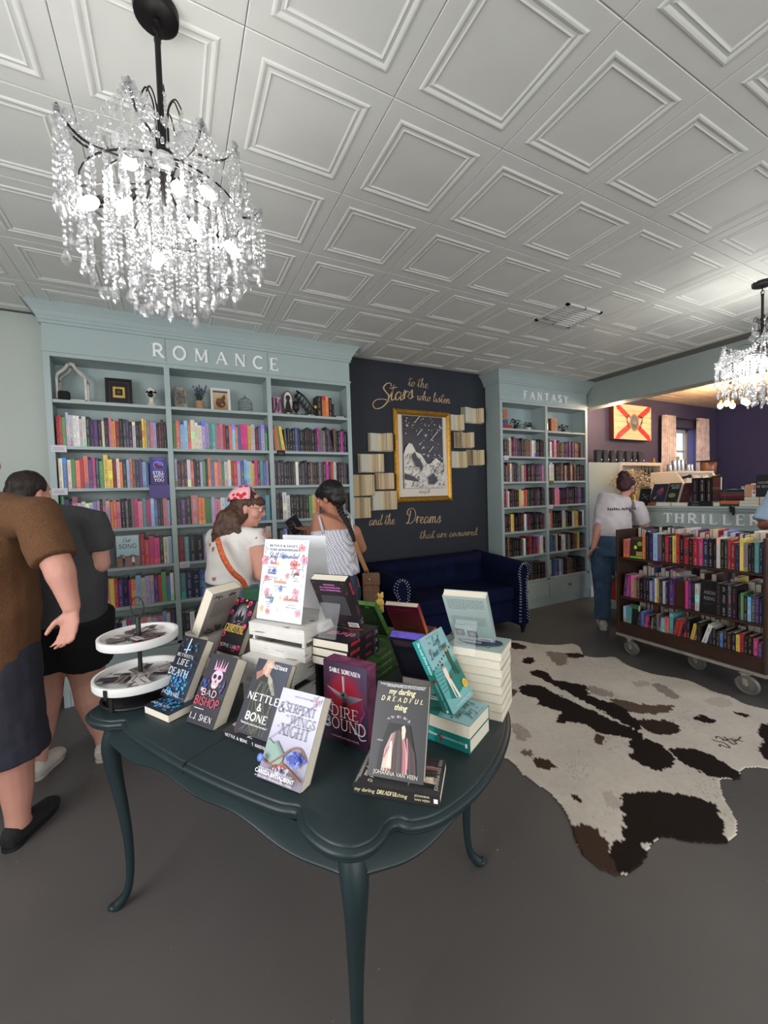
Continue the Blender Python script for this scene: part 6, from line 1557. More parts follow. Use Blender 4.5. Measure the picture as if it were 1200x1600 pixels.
for pts in ([(0, -.01), (.02, .01), (.035, -.02), (.05, -.02), (.055, .02), (.03, .04), (.02, .06)], [(.05, .06), (.075, .08), (.085, .05), (.07, .04), (.10, .04), (.11, .07)], [(.09, .0), (.10, .04), (.125, .035), (.115, .0), (.09, 0)], [(.12, .02), (.16, .03), (.20, .05)], [(.13, .05), (.17, .01)]): cv.ribbon(catmull(pts, 4), .006, dkk, absolute=True)
mb.build('brand_mark', m_matte, rug)

# ================================================================== decorations on the top shelves
ST = SHELVES[-1]
def deco(name, label, cat, x, y=3.76, z=ST): return thing(name, label, cat, (x, y, z))
m_wwood = mat('worn_white_wood', rgb(205, 200, 192), .7, noise=.12, nscale=20)
t = deco('lantern', 'white wooden birdhouse shaped lantern on top romance shelf', 'lantern', -.62)
mb = MB()
for y in (-.05, .05):
    for s_ in (-1, 1):
        mb.bar((s_ * .085, y, 0), (s_ * .085, y, .17), .014); mb.tube(catmull([(s_ * .085, y, .165), (s_ * .078, y, .195), (s_ * .035, y, .235), (s_ * .015, y, .27)], 4), .009, 4)
    mb.box(-.09, .09, y - .007, y + .007, 0, .016)
for s_ in (-1, 1): mb.box(s_ * .085 - .007, s_ * .085 + .007, -.05, .05, .0, .016); mb.box(s_ * .085 - .007, s_ * .085 + .007, -.05, .05, .155, .17)
mb.build('frame', m_wwood, t); mb = MB(); mb.lathe([(.03, .262), (.026, .27), (.014, .275), (.016, .285), (.024, .290), (0, .292)], n=14); mb.build('finial', m_wwood, t, smooth=40)
t = deco('speaker', 'small black rounded cube speaker in front of white lantern', 'speaker', -.665, 3.695); mb = MB(); mb.box(-.035, .035, -.02, .03, 0, .07); bev(mb.build('case', mat('black_fabric', rgb(24, 24, 26), .9), t, smooth=40), .015)
t = deco('picture_frame', 'black framed picture with small gold frame motif on romance shelf', 'picture', -.335); M = Matrix.Rotation(-.12, 4, 'X')
mb = MB(M)
for a in ((-.088, -.070, 0, .215), (.070, .088, 0, .215), (-.07, .07, 0, .018), (-.07, .07, .197, .215)): mb.box(a[0], a[1], -.008, .008, a[2], a[3])
mb.build('frame', m_black, t); mb = MB(M); mb.box(-.07, .07, 0, .004, .018, .197); mb.build('backing', m_black, t); mb = MB(M); cv = Canvas(mb, (-.07, -.0005, .018), (1, 0, 0), (0, 0, 1), (0, -1, 0), .14, .179)
cv.rect(.04, .04, .96, .96, rgb(110, 86, 80)); cv.rect(.055, .052, .945, .948, rgb(30, 28, 36)); cv.rect(.22, .26, .78, .74, rgb(206, 170, 80)); splash(cv, .5, .5, .3, .26, rgb(180, 150, 70), 3, 26, .06); cv.rect(.33, .36, .67, .64, rgb(24, 24, 28)); cv.rect(.42, .44, .58, .56, rgb(90, 84, 60)); mb.build('print', m_print, t)
t = deco('bust', 'small white head bust wearing a black mask on romance shelf', 'bust', -.115)
mw = mat('white_ceramic', rgb(222, 218, 208), .25); mb = MB(); mb.lathe([(.05, 0), (.052, .008), (.030, .030), (.020, .045), (.019, .07)], n=16); mb.ball((0, 0, .115), (.040, .046, .052), 14, 10); mb.ball((0, -.045, .10), (.008, .01, .012), 8, 5); mb.build('head', mw, t, smooth=50)
mb = MB(); mb.ball((0, -.012, .118), (.0405, .040, .016), 14, 6); mb.build('mask', mat('gloss_black', rgb(12, 12, 14), .15), t, smooth=50); mb = MB(); mb.ball((-.006, -.052, .092), (.020, .016, .020), 12, 8); mb.build('muzzle', mat('gloss_black'), t, smooth=50)
for s_ in (-1, 1): mb = MB(); mb.ball((s_ * .016, -.048, .120), (.007, .005, .004), 8, 5); mb.build('eye', mw, t, smooth=True)
t = deco('stone_slab', 'carved pale stone slab with looping lines on romance shelf', 'ornament', .095); mb = MB(); mb.prism([(-.05, 0), (.048, 0), (.052, .10), (.04, .165), (.0, .185), (-.04, .178), (-.052, .09)], (0, 0, 0), (1, 0, 0), (0, 0, 1), (0, 1, 0), -.03, .03); bev(mb.build('slab', mat('pale_stone', rgb(150, 144, 134), .85, noise=.2, nscale=30), t, smooth=40), .008)
mb = MB(); cv = Canvas(mb, (-.05, -.0305, 0), (1, 0, 0), (0, 0, 1), (0, -1, 0), .1, .18); rng = random.Random(6)
for k in range(16): cv.ribbon(catmull([(rng.uniform(.08, .92), rng.uniform(.05, .9)) for _ in range(4)], 5), .0022, rgb(84, 80, 76)); 
mb.build('carving', m_matte, t)
t = deco('lavender_plant', 'potted lavender in a burlap covered pot on romance shelf', 'plant', .235); mb = MB(); mb.lathe([(.032, 0), (.036, .02), (.034, .06), (.038, .078), (.034, .08), (0, .078)], n=16); mb.build('pot', mat('burlap', rgb(168, 134, 104), .95, noise=.25, nscale=90), t, smooth=40)
mb = MB(); rng = random.Random(4)
for k in range(60):
    a = rng.uniform(0, 6.28); l = rng.uniform(.05, .13); d = rng.uniform(.1, .6); tip = Vector((math.cos(a) * d * l, math.sin(a) * d * l, .078 + l)); mb.tube([(math.cos(a) * .012, math.sin(a) * .012, .075), tuple(tip)], [.0014, .0007], 3, col=rgb(66, 96, 62))
    if k % 2 == 0: mb.ball(tip, (.005, .005, .012), 5, 4, rgb(86, 80, 120))
o = mb.build('stems', m_matte, t); o['kind'] = 'stuff'
t = deco('picture_frame', 'white framed picture of a brown dragon on romance shelf', 'picture', .40); M = Matrix.Rotation(-.1, 4, 'X'); mb = MB(M)
for a in ((-.078, -.066, 0, .205), (.066, .078, 0, .205), (-.066, .066, 0, .012), (-.066, .066, .193, .205)): mb.box(a[0], a[1], -.008, .008, a[2], a[3])
mb.build('frame', m_white, t); mb = MB(M); mb.box(-.066, .066, 0, .004, .012, .193); mb.build('mount', mat('ivory_paper'), t)
mb = MB(M); cv = Canvas(mb, (-.058, -.0005, .020), (1, 0, 0), (0, 0, 1), (0, -1, 0), .116, .165); cv.grid(lambda s, u: lerp(rgb(150, 120, 80), rgb(206, 190, 150), u), 3, 4); cv.rect(0, .9, 1, 1, rgb(90, 70, 110)); cv.ell(.5, .35, .34, .24, rgb(96, 56, 44)); cv.ell(.4, .5, .2, .12, rgb(130, 80, 60)); cv.poly([(.5, .6), (.8, .85), (.85, .6), (.7, .45)], rgb(110, 70, 50)); cv.ell(.6, .3, .1, .07, rgb(170, 120, 80)); splash(cv, .5, .35, .35, .25, rgb(84, 50, 40), 2, 20, .05); mb.build('print', m_print, t)
t = deco('birdcage', 'small grey wire birdcage with domed top on romance shelf', 'birdcage', .60); mg = mat('grey_wire', rgb(120, 120, 116), .5, .5)
mb = MB()
for k in range(14):
    a = k * 2 * math.pi / 14; e = Vector((math.cos(a) * .058, math.sin(a) * .045, 0)); mb.tube(catmull([tuple(e), tuple(e + Vector((0, 0, .085))), tuple(e * .75 + Vector((0, 0, .12))), (0, 0, .145)], 4), .0014, 4)
for z in (.002, .045, .088): mb.tube([(.058 * math.cos(a), .045 * math.sin(a), z) for a in np.linspace(0, 6.283, 25)[:-1]], .0018, 4, closed=True)
o = mb.build('bars', mg, t); mb = MB(); mb.ball((0, 0, .150), (.007, .007, .01), 8, 5); mb.lathe([(.002, .155), (.001, .172)], n=6); mb.build('finial', mg, t)
t = deco('box_book', 'pink box patterned with dark filigree on romance shelf', 'box', .865, 3.72); mb = MB(); mb.box(-.035, .035, -.02, .09, 0, .155); mb.build('box', mat('pink_card', rgb(196, 140, 170), .5), t)
mb = MB(); cv = Canvas(mb, (-.035, -.0205, 0), (1, 0, 0), (0, 0, 1), (0, -1, 0), .07, .155); rng = random.Random(2)
for s_ in (0, 1):
    for k in range(10):
        p = [(rng.uniform(.08, .5), rng.uniform(.05, .95)) for _ in range(3)]; cv.ribbon(catmull([((1 - a) if s_ else a, b) for a, b in p], 4), .003, rgb(50, 30, 50))
cv.ribbon([(.05, .03), (.95, .03), (.95, .97), (.05, .97), (.05, .03)], .003, rgb(50, 30, 50)); mb.build('print', m_print, t)
t = deco('oval_frame', 'wooden oval plaque with black and white keyhole silhouette on romance shelf', 'plaque', .985, 3.80)
mb = MB(); ov = [(.052 * math.cos(a), .13 + .115 * math.sin(a)) if a < math.pi else (.052 * math.cos(a), .13 + .12 * math.sin(a)) for a in np.linspace(0, 6.283, 28)[:-1]]; mb.prism(ov, (0, 0, 0), (1, 0, 0), (0, 0, 1), (0, -1, 0), 0, .014); mb.build('board', mat('mid_brown_wood', rgb(120, 88, 66), .6), t)
mb = MB(); cv = Canvas(mb, (0, -.0145, .13), (1, 0, 0), (0, 0, 1), (0, -1, 0)); cv.ell(0, 0, .038, .10, (.75, .75, .75), 24); cv.ell(0, .045, .022, .026, (.02, .02, .02)); cv.poly([(-.012, .03), (.012, .03), (.026, -.05), (.034, -.09), (-.034, -.09), (-.022, -.02)], (.02, .02, .02)); mb.build('silhouette', m_print, t)
t = deco('hourglass_lamp', 'small black lamp shaped ornament with dark glass, romance shelf', 'ornament', 1.035, 3.70); mb = MB(); mb.lathe([(.03, 0), (.03, .008), (.008, .014), (.008, .03), (.026, .05), (.03, .09), (.024, .11), (.03, .115), (.03, .122), (.01, .13), (0, .135)], n=14); mb.build('body', m_black, t, smooth=40)
t = deco('dragon_wing', 'black openwork dragon wing ornament leaning on romance shelf', 'ornament', 1.16, 3.80); mb = MB(); rng = random.Random(9)
mb.tube(catmull([(-.09, 0, .25), (-.02, -.01, .20), (.05, -.02, .10), (.10, -.03, .01)], 5), .010, 6)
for k in range(7): 
    a = k / 7; p = Vector((-.07 + .16 * a, -.01, .235 - .21 * a)); mb.tube([tuple(p), tuple(p + Vector((-.05 + .01 * k, 0, -.07 + .004 * k)))], [.007, .003], 5); mb.obox(p + Vector((-.025, .0, -.035)), (.035, .003, .035), (.8, 0, .6), (0, 1, 0), (-.6, 0, .8))
mb.build('wing', m_black, t); mb = MB(); [mb.ball((x, -.06, .012 + .008 * (k % 2)), (.02, .016, .014), 7, 5) for k, x in enumerate((-.06, -.02, .03, .06, .1))]; mb.build('base', m_black, t)
mb = MB(); cv = Canvas(mb, (-.03, -.10, .006), (1, 0, 0), (0, 0, 1), (0, -1, 0)); mb.box(-.035, .065, -.099, -.092, 0, .022, (.02, .02, .02)); cv.text('JACY', .045, 0, .018, W_, width=.06, bold=.02); mb.build('name_sign', m_print, t)
t = deco('flower_stem', 'tiny yellow flower on a stem beside the shelf books', 'flower', 1.215, 3.70); mb = MB(); mb.tube([(0, 0, 0), (.004, 0, .085)], .002, 5, col=rgb(90, 80, 30)); [mb.ball((.004 + .009 * math.cos(k * 1.26), 0, .09 + .009 * math.sin(k * 1.26)), (.007, .005, .007), 6, 4, rgb(226, 190, 50)) for k in range(5)]; mb.build('bloom', m_matte, t)
for i, (x, w, hh, c, lab) in enumerate(((1.235, .045, .195, 'k', 'dark thick book at left of four on the top romance shelf, right bay'), (1.285, .030, .20, 'o', 'orange book among the four on top romance shelf, right bay'), (1.318, .030, .195, 'o', 'second orange book among four on top romance shelf, right bay'), (1.352, .028, .185, 'k', 'black book right of the orange pair on top romance shelf'), (1.383, .02, .13, 'k', 'short thin black book at right end on top romance shelf'))):
    mb = MB(); book_into(mb, w, hh, .12, jitter(PAL[c][1], random.Random(i)), random.Random(i + 5)); o = mb.build('book', [m_print, m_pages]); o.location = (x, 3.70, ST); tag(o, lab, 'book', 'books among the shelf ornaments')
t = deco('name_block', 'small black block with pale letters at end of romance shelf', 'block', 1.455, 3.69); mb = MB(); mb.box(-.05, .05, -.006, .006, 0, .022, (.02, .02, .02)); cv = Canvas(mb, (0, -.0065, .004), (1, 0, 0), (0, 0, 1), (0, -1, 0)); cv.text('AWESOME', 0, 0, .018, W_, width=.085, bold=.02); mb.build('block', m_print, t)
# fantasy shelf
mbx = mat('tan_wood_box', rgb(150, 98, 70), .6, noise=.1, nscale=30)
def drawers(label, x, n, w, h, cols):
    t = deco('mini_drawer_chest', label, 'drawer chest', x)
    mb = MB(); mb.box(-w / 2, w / 2, -.03, .07, 0, h * n + .004); mb.build('case', mbx, t)
    for k in range(n):
        mb = MB(); mb.box(-w / 2 + .006, w / 2 - .006, -.036, -.03, h * k + .006, h * (k + 1)); d = mb.build('drawer', mat('drawer_' + cols[k], rgb(*{'tan': (176, 120, 88), 'blue': (60, 80, 130), 'red': (150, 50, 40)}[cols[k]]), .6), t)
        mb = MB(); mb.ball((0, -.042, h * (k + .55)), (.007, .006, .005), 8, 5); mb.build('knob', m_black, d)
t = deco('book', 'two flat red books under the tan chest, fantasy top shelf', 'book', 3.60, 3.73)
for k, z in enumerate((0, .026)): mb = MB(); mb.box(-.11, .10 - .02 * k, -.03, .09, z, z + .025); mb.build('cover', mat('red_cloth', rgb(150, 40, 34), .6), t)
dt = drawers('tan wooden chest with blue bottom drawer on top fantasy shelf', 3.565, 3, .15, .062, ['blue', 'tan', 'tan']); bpy.data.objects['mini_drawer_chest'].location.z = ST + .052
drawers('small tan three-drawer chest in the right fantasy bay', 4.44, 3, .12, .058, ['tan', 'tan', 'tan'])
def leafy(label, x, w, pot, seed, h=.10):
    t = deco('trailing_plant', label, 'plant', x); rng = random.Random(seed); mb = MB(); mb.lathe([(.028, 0), (.034, .03), (.032, .045), (0, .043)], n=12); mb.build('pot', pot, t, smooth=40)
    mb = MB()
    for k in range(26):
        a = rng.uniform(0, 6.28); p = Vector((rng.uniform(-w, w), rng.uniform(-.03, .03), .045 + h * rng.uniform(0, 1) * (1 - abs(a - 3) / 6))); e = Vector((math.cos(a), .3, rng.uniform(-.6, .6))).normalized(); s_ = e.cross(Vector((0, 1, 0))).normalized()
        mb.add([p - e * .018, p + s_ * .011, p + e * .018, p - s_ * .011], [(0, 1, 2, 3)], rgb(30, 44, 34)); mb.tube([(0, 0, .04), tuple(p)], .0012, 3, col=rgb(30, 40, 30))
    o = mb.build('leaves', m_matte, t); o['kind'] = 'stuff'
leafy('dark trailing plant beside the tan chest, left fantasy bay', 3.80, .07, m_black, 1, .12); leafy('small dark plant in pale pot, right side of left fantasy bay', 4.01, .05, m_wwood, 2, .07); leafy('dark leafed plant in the right fantasy bay', 4.66, .08, m_black, 3, .08)
t = deco('bottle', 'tall steel bottle with black stopper in right fantasy bay', 'bottle', 4.295, 3.75); mb = MB(); mb.lathe([(.038, 0), (.040, .01), (.040, .15), (.028, .175), (.016, .185)], n=16); mb.build('body', m_steel, t, smooth=40); mb = MB(); mb.lathe([(.018, .185), (.03, .20), (.018, .215), (.028, .235), (.026, .25), (.012, .27), (0, .275)], n=12); mb.build('stopper', mat('dark_knob', rgb(50, 40, 40), .4), t, smooth=40)

# slatted wooden crate standing left of the romance bookcase
t = thing('wooden_crate', 'natural wooden slatted crate standing left of romance bookcase', 'crate', (-.93, 3.62, 0)); mp = mat('natural_pine', rgb(196, 164, 130), .7, noise=.12, nscale=12)
for k in range(8): mb = MB(); mb.box(-.12, .09, -.12, -.108, .01 + k * .058, .055 + k * .058); mb.build('slat', mp, t); mb = MB(); mb.box(.078, .09, -.108, .12, .01 + k * .058, .055 + k * .058); mb.build('slat', mp, t)
for x in (-.11, .06): mb = MB(); mb.box(x, x + .018, -.108, -.09, 0, .475); mb.build('corner_post', mp, t)
# ================================================================== book cart
m_cart = mat('dark_stained_oak', rgb(56, 36, 26), .45, noise=.2, nscale=6, stretch=(4, 1, 1))
m_cartlight = mat('worn_oak_bumper', rgb(176, 128, 74), .5, noise=.15, nscale=20)
m_alu = mat('dull_aluminium', rgb(170, 166, 158), .4, .5, noise=.15, nscale=20)
CX0, CX1, CY0, CY1 = 3.50, 3.94, 1.265, 2.27
cart = thing('book_cart', 'dark wooden library book cart on grey wheels filled with books', 'cart', ((CX0 + CX1) / 2, (CY0 + CY1) / 2, 0)); M = off(cart.location)
for y in (CY0 - .02, CY1):
    mb = MB(M); mb.box(CX0 - .005, CX1 + .005, y, y + .02, .17, 1.098); bev(mb.build('end_panel', m_cart, cart), .004, 2)
    s_ = -1 if y < 2 else 1; yo = y if s_ < 0 else y + .02
    for x in (CX0 + .02, CX1 - .06):
        mb = MB(M); mb.box(x, x + .04, min(yo, yo + s_ * .02), max(yo, yo + s_ * .02), .42, .72); b_ = mb.build('bumper', m_cartlight, cart)
        mb = MB(M); [mb.ball((x + .02, yo + s_ * .021, .46 + .055 * k), (.004, .002, .004), 6, 4) for k in range(5)]; mb.build('screws', m_black, b_)
SZ = [.278, .510, .858]
for z in SZ:
    mb = MB(M); mb.box(CX0, CX1, CY0, CY1, z - .020, z); bev(mb.build('shelf', m_cart, cart), .003, 2)
mb = MB(M); mb.box(CX0 + .005, CX0 + .02, CY0, CY1, .175, .258); mb.build('kick_panel', m_cart, cart); mb = MB(M); mb.box(CX1 - .02, CX1 - .005, CY0, CY1, .175, .258); mb.build('kick_panel', m_cart, cart)
for a, b in ((CX0 - .008, CX0 + .03), (CX1 - .03, CX1 + .008)):
    mb = MB(M); mb.box(a, b, CY0 - .025, CY1 + .025, .150, .172); mb.build('metal_rail', m_alu, cart)
for y in (1.5, 1.75, 2.05): mb = MB(M); mb.box(3.70, 3.74, y, y + .04, .17, .51); mb.build('centre_post', mat('old_wood', rgb(110, 84, 62), .6), cart)
def caster(x, y, r=.062):
    mb = MB(M @ Matrix.Translation((x, y, r)) @ Matrix.Rotation(math.pi / 2 - .25, 4, 'Y')); mb.lathe([(0, -.014), (r * .35, -.016), (r * .75, -.010), (r * .8, -.015), (r * .97, -.015), (r, -.010), (r, .010), (r * .97, .015), (r * .8, .015), (r * .75, .010), (r * .35, .016), (0, .014)], n=26)
    w = mb.build('caster_wheel', mat('grey_rubber', rgb(112, 110, 106), .5), cart, smooth=40)
    mb = MB(M)
    for s_ in (-1, 1): mb.bar((x + s_ * .021, y, r), (x + s_ * .021, y + .015, .150), .030, .003)
    mb.box(x - .025, x + .025, y - .02, y + .04, .144, .150); mb.ball((x - .024, y, r), (.004, .008, .008), 8, 5); mb.build('fork', m_alu, w)
caster(3.515, 2.165); caster(3.495, 1.345, .070); caster(3.66, 1.73); caster(3.90, 1.30)
RC = random.Random(44)
def yp(u, v): return on_x(u, v, CX0).y
def cart_row(u0, u1, v, z, codes, row, h=(.19, .235), lean=None, start=[0]):
    global CART_N
    n = len(codes); ts = [RC.uniform(.75, 1.3) for _ in codes]; a, b = yp(u0, v), yp(u1, v); s = (a - b) / sum(ts); y = a
    for i, ch in enumerate(codes):
        t = ts[i] * s; hh = RC.uniform(*h); th = (lean or {}).get(i, 0)
        CART_N[row] = CART_N.get(row, 0) + 1
        mb = MB(); book_into(mb, t - .001, hh, RC.uniform(.135, .155), jitter(PAL[ch][1], RC), RC); o = mb.build('book', [m_print, m_pages])
        o.matrix_world = Matrix.Translation((CX0 + .012 + RC.uniform(0, .012), y, z + .0005)) @ Matrix.Rotation(-math.pi / 2, 4, 'Z') @ Matrix.Rotation(th, 4, 'Y')
        tag(o, '%s book, %s along the %s shelf of the book cart' % (PAL[ch][0], ORD[CART_N[row] - 1], row), 'book', 'books on the library cart'); y -= t
CART_N = {}
def face_out(label, u0, u1, vb, z, hh, base, art, depth=.03, x=None):
    y0, y1 = yp(u0, vb), yp(u1, vb)
    r = cover_book(label, ((x or CX0 + .02), y0, z), -math.pi / 2, .10, y0 - y1, hh, depth, base, art, group='books on the library cart'); return r
# top shelf
cart_row(972, 981, 868, SZ[2], 's', 'top', h=(.15, .16)); CART_N['top'] = 1
def art_yel(c):
    c.rect(0, 0, 1, 1, rgb(48, 46, 42)); c.ell(.42, .50, .13, .09, rgb(226, 220, 60)); c.ell(.75, .68, .2, .11, rgb(130, 170, 50)); c.rect(.0, 0, 1, .08, rgb(150, 190, 60)); c.rect(.5, .1, 1, .32, rgb(170, 150, 80)); c.ell(.7, .36, .22, .05, rgb(20, 18, 18)); c.rect(.1, .86, .9, .98, rgb(110, 50, 40))
face_out('black book with yellow circle shown cover out on top cart shelf', 982, 1001, 870, SZ[2] + .001, .185, rgb(48, 46, 42), art_yel)
cart_row(1001.5, 1112, 872, SZ[2], 'oknlakrnyrkrkrhnk', 'top', h=(.20, .24)); cart_row(1112.5, 1190.5, 885, SZ[2], 'kwkqrdnyakktn', 'top', h=(.18, .225))
# middle shelf
cart_row(972, 998, 932, SZ[1], 'uhupze', 'middle', h=(.17, .20), lean={0: .1, 1: .1}); cart_row(999, 1042, 936, SZ[1], 'knkvbwynwn', 'middle', h=(.165, .20))
cart_row(1043, 1051, 940, SZ[1], 'u', 'middle', h=(.22, .225)); 
face_out('brown leather book leaning cover out on middle cart shelf', 1052, 1068, 945, SZ[1] + .001, .21, rgb(62, 34, 26), lambda c: (c.rect(0, 0, 1, 1, rgb(66, 38, 28)), splash(c, .5, .5, .4, .4, rgb(84, 48, 34), 5, 30, .06)))
cart_row(1069, 1090, 945, SZ[1], 'hukw', 'middle', h=(.2, .24))
def art_aur(c):
    c.rect(0, 0, 1, 1, rgb(26, 25, 27)); c.text('AURORA', .55, .58, .038, rgb(150, 148, 148), width=.075); c.text('RISING', .55, .40, .038, rgb(150, 148, 148), width=.07); blurb(c, .2, .9, .3, .2, 2, rgb(90, 90, 90), 3)
face_out('black book AURORA RISING shown cover out on middle cart shelf', 1091, 1117, 950, SZ[1] + .001, .24, rgb(26, 25, 27), art_aur)
cart_row(1117.5, 1150, 955, SZ[1], 'kkxk', 'middle', h=(.235, .245)); cart_row(1151, 1190, 965, SZ[1], 'kgklxun', 'middle', h=(.17, .195))
# bottom shelf
cart_row(972, 984, 972, SZ[0], 'lt', 'bottom', h=(.13, .15)); face_out('black and green book shown cover out on bottom cart shelf', 985, 994, 974, SZ[0] + .001, .165, rgb(30, 30, 34), lambda c: (c.rect(0, 0, 1, 1, rgb(30, 30, 34)), c.rect(0, .8, 1, 1, rgb(50, 120, 60))))
cart_row(995, 1043, 985, SZ[0], 'nbhkakatls', 'bottom', h=(.10, .15), lean={2: .1, 4: .12, 7: .15}); cart_row(1044, 1101, 1000, SZ[0], 'trrkrkyekw', 'bottom', h=(.13, .17), lean={1: .2, 2: .2, 3: .25, 6: .2, 7: .25, 9: .3}); cart_row(1106, 1190, 1020, SZ[0], 'nkkbkjkyrkkhu', 'bottom', h=(.10, .135))
# the other side of the cart: books facing away, page tops and fore-edges visible
CB = MB()
for z, hm, n_ in ((SZ[2], (.20, .26), 30), (SZ[1], (.18, .25), 30), (SZ[0], (.12, .18), 28)):
    y = CY0 + .01
    while y < CY1 - .04:
        t = RC.uniform(.022, .042); CB.M = Matrix.Translation((CX1 - .012, y, z)) @ Matrix.Rotation(math.pi / 2, 4, 'Z'); book_into(CB, t, RC.uniform(*hm), RC.uniform(.14, .17), jitter(PAL[RC.choice('knerdbuayw')][1], RC), RC, False); y += t + .0012
CB.M = None
tag(CB.build('cart_back_row', [m_print, m_pages]), 'row of books on the far side of the cart, page tops showing', 'books', kind='stuff')

# ================================================================== THRILLER counter
KX, KY0, KY1, KZ = 4.72, .75, 3.27, 1.24
m_sage2 = m_sage
cn = thing('counter', 'sage green low bookcase counter with white letters THRILLER', 'counter', (4.89, 2.0, 0)); M = off(cn.location)
def part(name, fn, m=m_sage, p=cn, bevw=0):
    mb = MB(M); fn(mb); o = mb.build(name, m, p); 
    if bevw: bev(o, bevw, 2)
    return o
part('top_board', lambda mb: mb.box(KX - .035, 5.06, KY0, KY1 + .02, KZ - .006, KZ + .020), bevw=.005)
part('top_moulding', lambda mb: mb.box(KX - .022, KX, KY0, KY1 + .01, KZ - .03, KZ - .006), bevw=.006)
part('frieze', lambda mb: mb.box(KX, KX + .02, KY0, KY1, 1.03, KZ - .006)); part('frieze_bead', lambda mb: mb.box(KX - .012, KX, KY0, KY1, 1.03, 1.05), bevw=.003)
for y in (KY0, KY1 - .02): part('side_panel', lambda mb: mb.box(KX + .02, 5.05, y, y + .02, 0, KZ - .006))
for y in (3.21, 2.15, 1.50, .76): part('stile', lambda mb: mb.box(KX, KX + .02, y, y + .05, 0, 1.03))
part('back_panel', lambda mb: mb.box(5.03, 5.05, KY0, KY1, 0, KZ - .006))
for z in (.10, .40, .72): part('shelf', lambda mb: mb.box(KX + .01, 5.03, KY0 + .02, KY1 - .02, z - .02, z))
part('plinth', lambda mb: mb.box(KX, KX + .02, KY0, KY1, 0, .08))
for i, (c, u) in enumerate(zip('THRILLER', (1037.6, 1055, 1075.4, 1096, 1109, 1130, 1150.5, 1172))):
    p = on_x(u, 813, KX); mb = MB(M); cv = Canvas(mb, (KX, p.y, 1.083), (0, -1, 0), (0, 0, 1), (-1, 0, 0), lift=0); cv.serif(c, 0, 0, .098, (.8, .8, .8), align='l', depth=.012, weight=.17); mb.build('letter', mat('letter_white'), cn)
CK = MB(); RK = random.Random(5)
for z in (.10, .40, .72):
    y = KY1 - .04
    while y > KY0 + .05:
        t = RK.uniform(.02, .035); CK.M = Matrix.Translation((KX + .03, y, z)) @ Matrix.Rotation(-math.pi / 2, 4, 'Z'); book_into(CK, t, RK.uniform(.19, .25), .15, jitter(PAL[RK.choice('knrdxjaecu')][1], RK), RK, False); y -= t + .001
CK.M = None; tag(CK.build('counter_books', [m_print, m_pages]), 'rows of dark books inside the counter below the word THRILLER', 'books', kind='stuff')
# things on the counter
KT = KZ + .0205; GC = 'books on the THRILLER counter'
def yk(u, v=785, x=KX): return on_x(u, v, x).y
def lying(label, u0, u1, z0, h, col, edge=True, x=KX, dx=.14, spine=None):
    y1, y0 = yk(u0, 785, x), yk(u1, 785, x)
    return flat_book(label, (x, y1, z0), -math.pi / 2, y1 - y0, h, dx, 'back' if edge else 'front', col, None, spine, GC)
lying('orange-brown book lying flat at left of the counter', 1012, 1024, KT, .030, rgb(150, 84, 50), False); lying('pale lilac paperback lying flat below the first leaning books', 1025, 1047, KT, .040, rgb(180, 176, 190)); lying('cream paperback lying flat beside the lilac one on counter', 1048.5, 1074, KT, .036, rgb(200, 196, 186))
for k in range(2): lying('black book lying flat on counter under the standing black trio, %s' % ('lower', 'upper')[k], 1075, 1113, KT + .025 * k, .0245, rgb(26, 25, 27), False, spine=lambda c: c.serif('CONJURING', .5, .7, .008, (.4, .4, .4), width=.06, rot=-math.pi / 2))
lying('cream-edged book lying flat between the black pair and dark green book', 1114, 1124, KT, .040, rgb(60, 60, 60)); lying('dark green book lying flat under the orange one on counter', 1125.5, 1154, KT, .022, rgb(50, 64, 50), False)
lying('orange book lying flat under the stack of dark hardbacks', 1125.5, 1154, KT + .0225, .030, rgb(206, 110, 60), False)
for k, c in enumerate(((40, 34, 50), (84, 30, 40), (130, 40, 36), (60, 74, 66), (36, 38, 54))): lying('%s hardback in stack of five on counter' % ('plum bottom', 'wine second', 'red middle', 'green fourth', 'navy top')[k], 1125.5, 1163, KT + .053 + .0215 * k, .021, rgb(*c), False, spine=lambda c_: blurb(c_, .3, .6, .8, .3, 1, W_, 3, .004))
for k in range(3):
    lying('cream paperback edge in left short stack at right end of counter, %s' % ('bottom', 'middle', 'top')[k], 1155, 1186, KT + .029 * k, .0285, rgb(190, 186, 176)); lying('cream paperback edge in right short stack at right end of counter, %s' % ('bottom', 'middle', 'top')[k], 1187, 1212, KT + .029 * k, .0285, rgb(190, 186, 176))
def standing(label, u0, u1, z0, h, col, art=None, tilt=.45, d=.03, x=KX + .02):
    y1, y0 = yk(u0), yk(u1); cover_book(label, (x, y1, z0), -math.pi / 2, tilt, y1 - y0, h, d, col, art, group=GC)
standing('dark navy book standing at far left end of counter', 943, 953, KT, .15, rgb(36, 36, 50), lambda c: (c.rect(0, 0, 1, 1, rgb(36, 36, 50)), c.rect(.2, .3, .8, .5, rgb(60, 60, 90))), .1)
standing('black book with grey script standing left of the leaning books', 995, 1012, KT, .20, rgb(28, 27, 30), lambda c: (c.rect(0, 0, 1, 1, rgb(30, 29, 32)), c.ribbon(catmull([(.2, .6), (.4, .7), (.5, .5), (.8, .6)], 4), .008, rgb(110, 110, 120)), c.ribbon(catmull([(.2, .4), (.5, .5), (.8, .35)], 4), .006, rgb(110, 110, 120))), .3)
def art_bird(c): c.rect(0, 0, 1, 1, rgb(40, 38, 60)); c.ell(.55, .55, .22, .2, rgb(96, 70, 96)); c.poly([(.5, .6), (.6, .85), (.75, .7), (.65, .5)], rgb(170, 70, 50)); c.poly([(.2, .2), (.4, .35), (.3, .15)], rgb(210, 170, 60)); splash(c, .5, .4, .3, .3, rgb(70, 56, 90), 4, 14, .06)
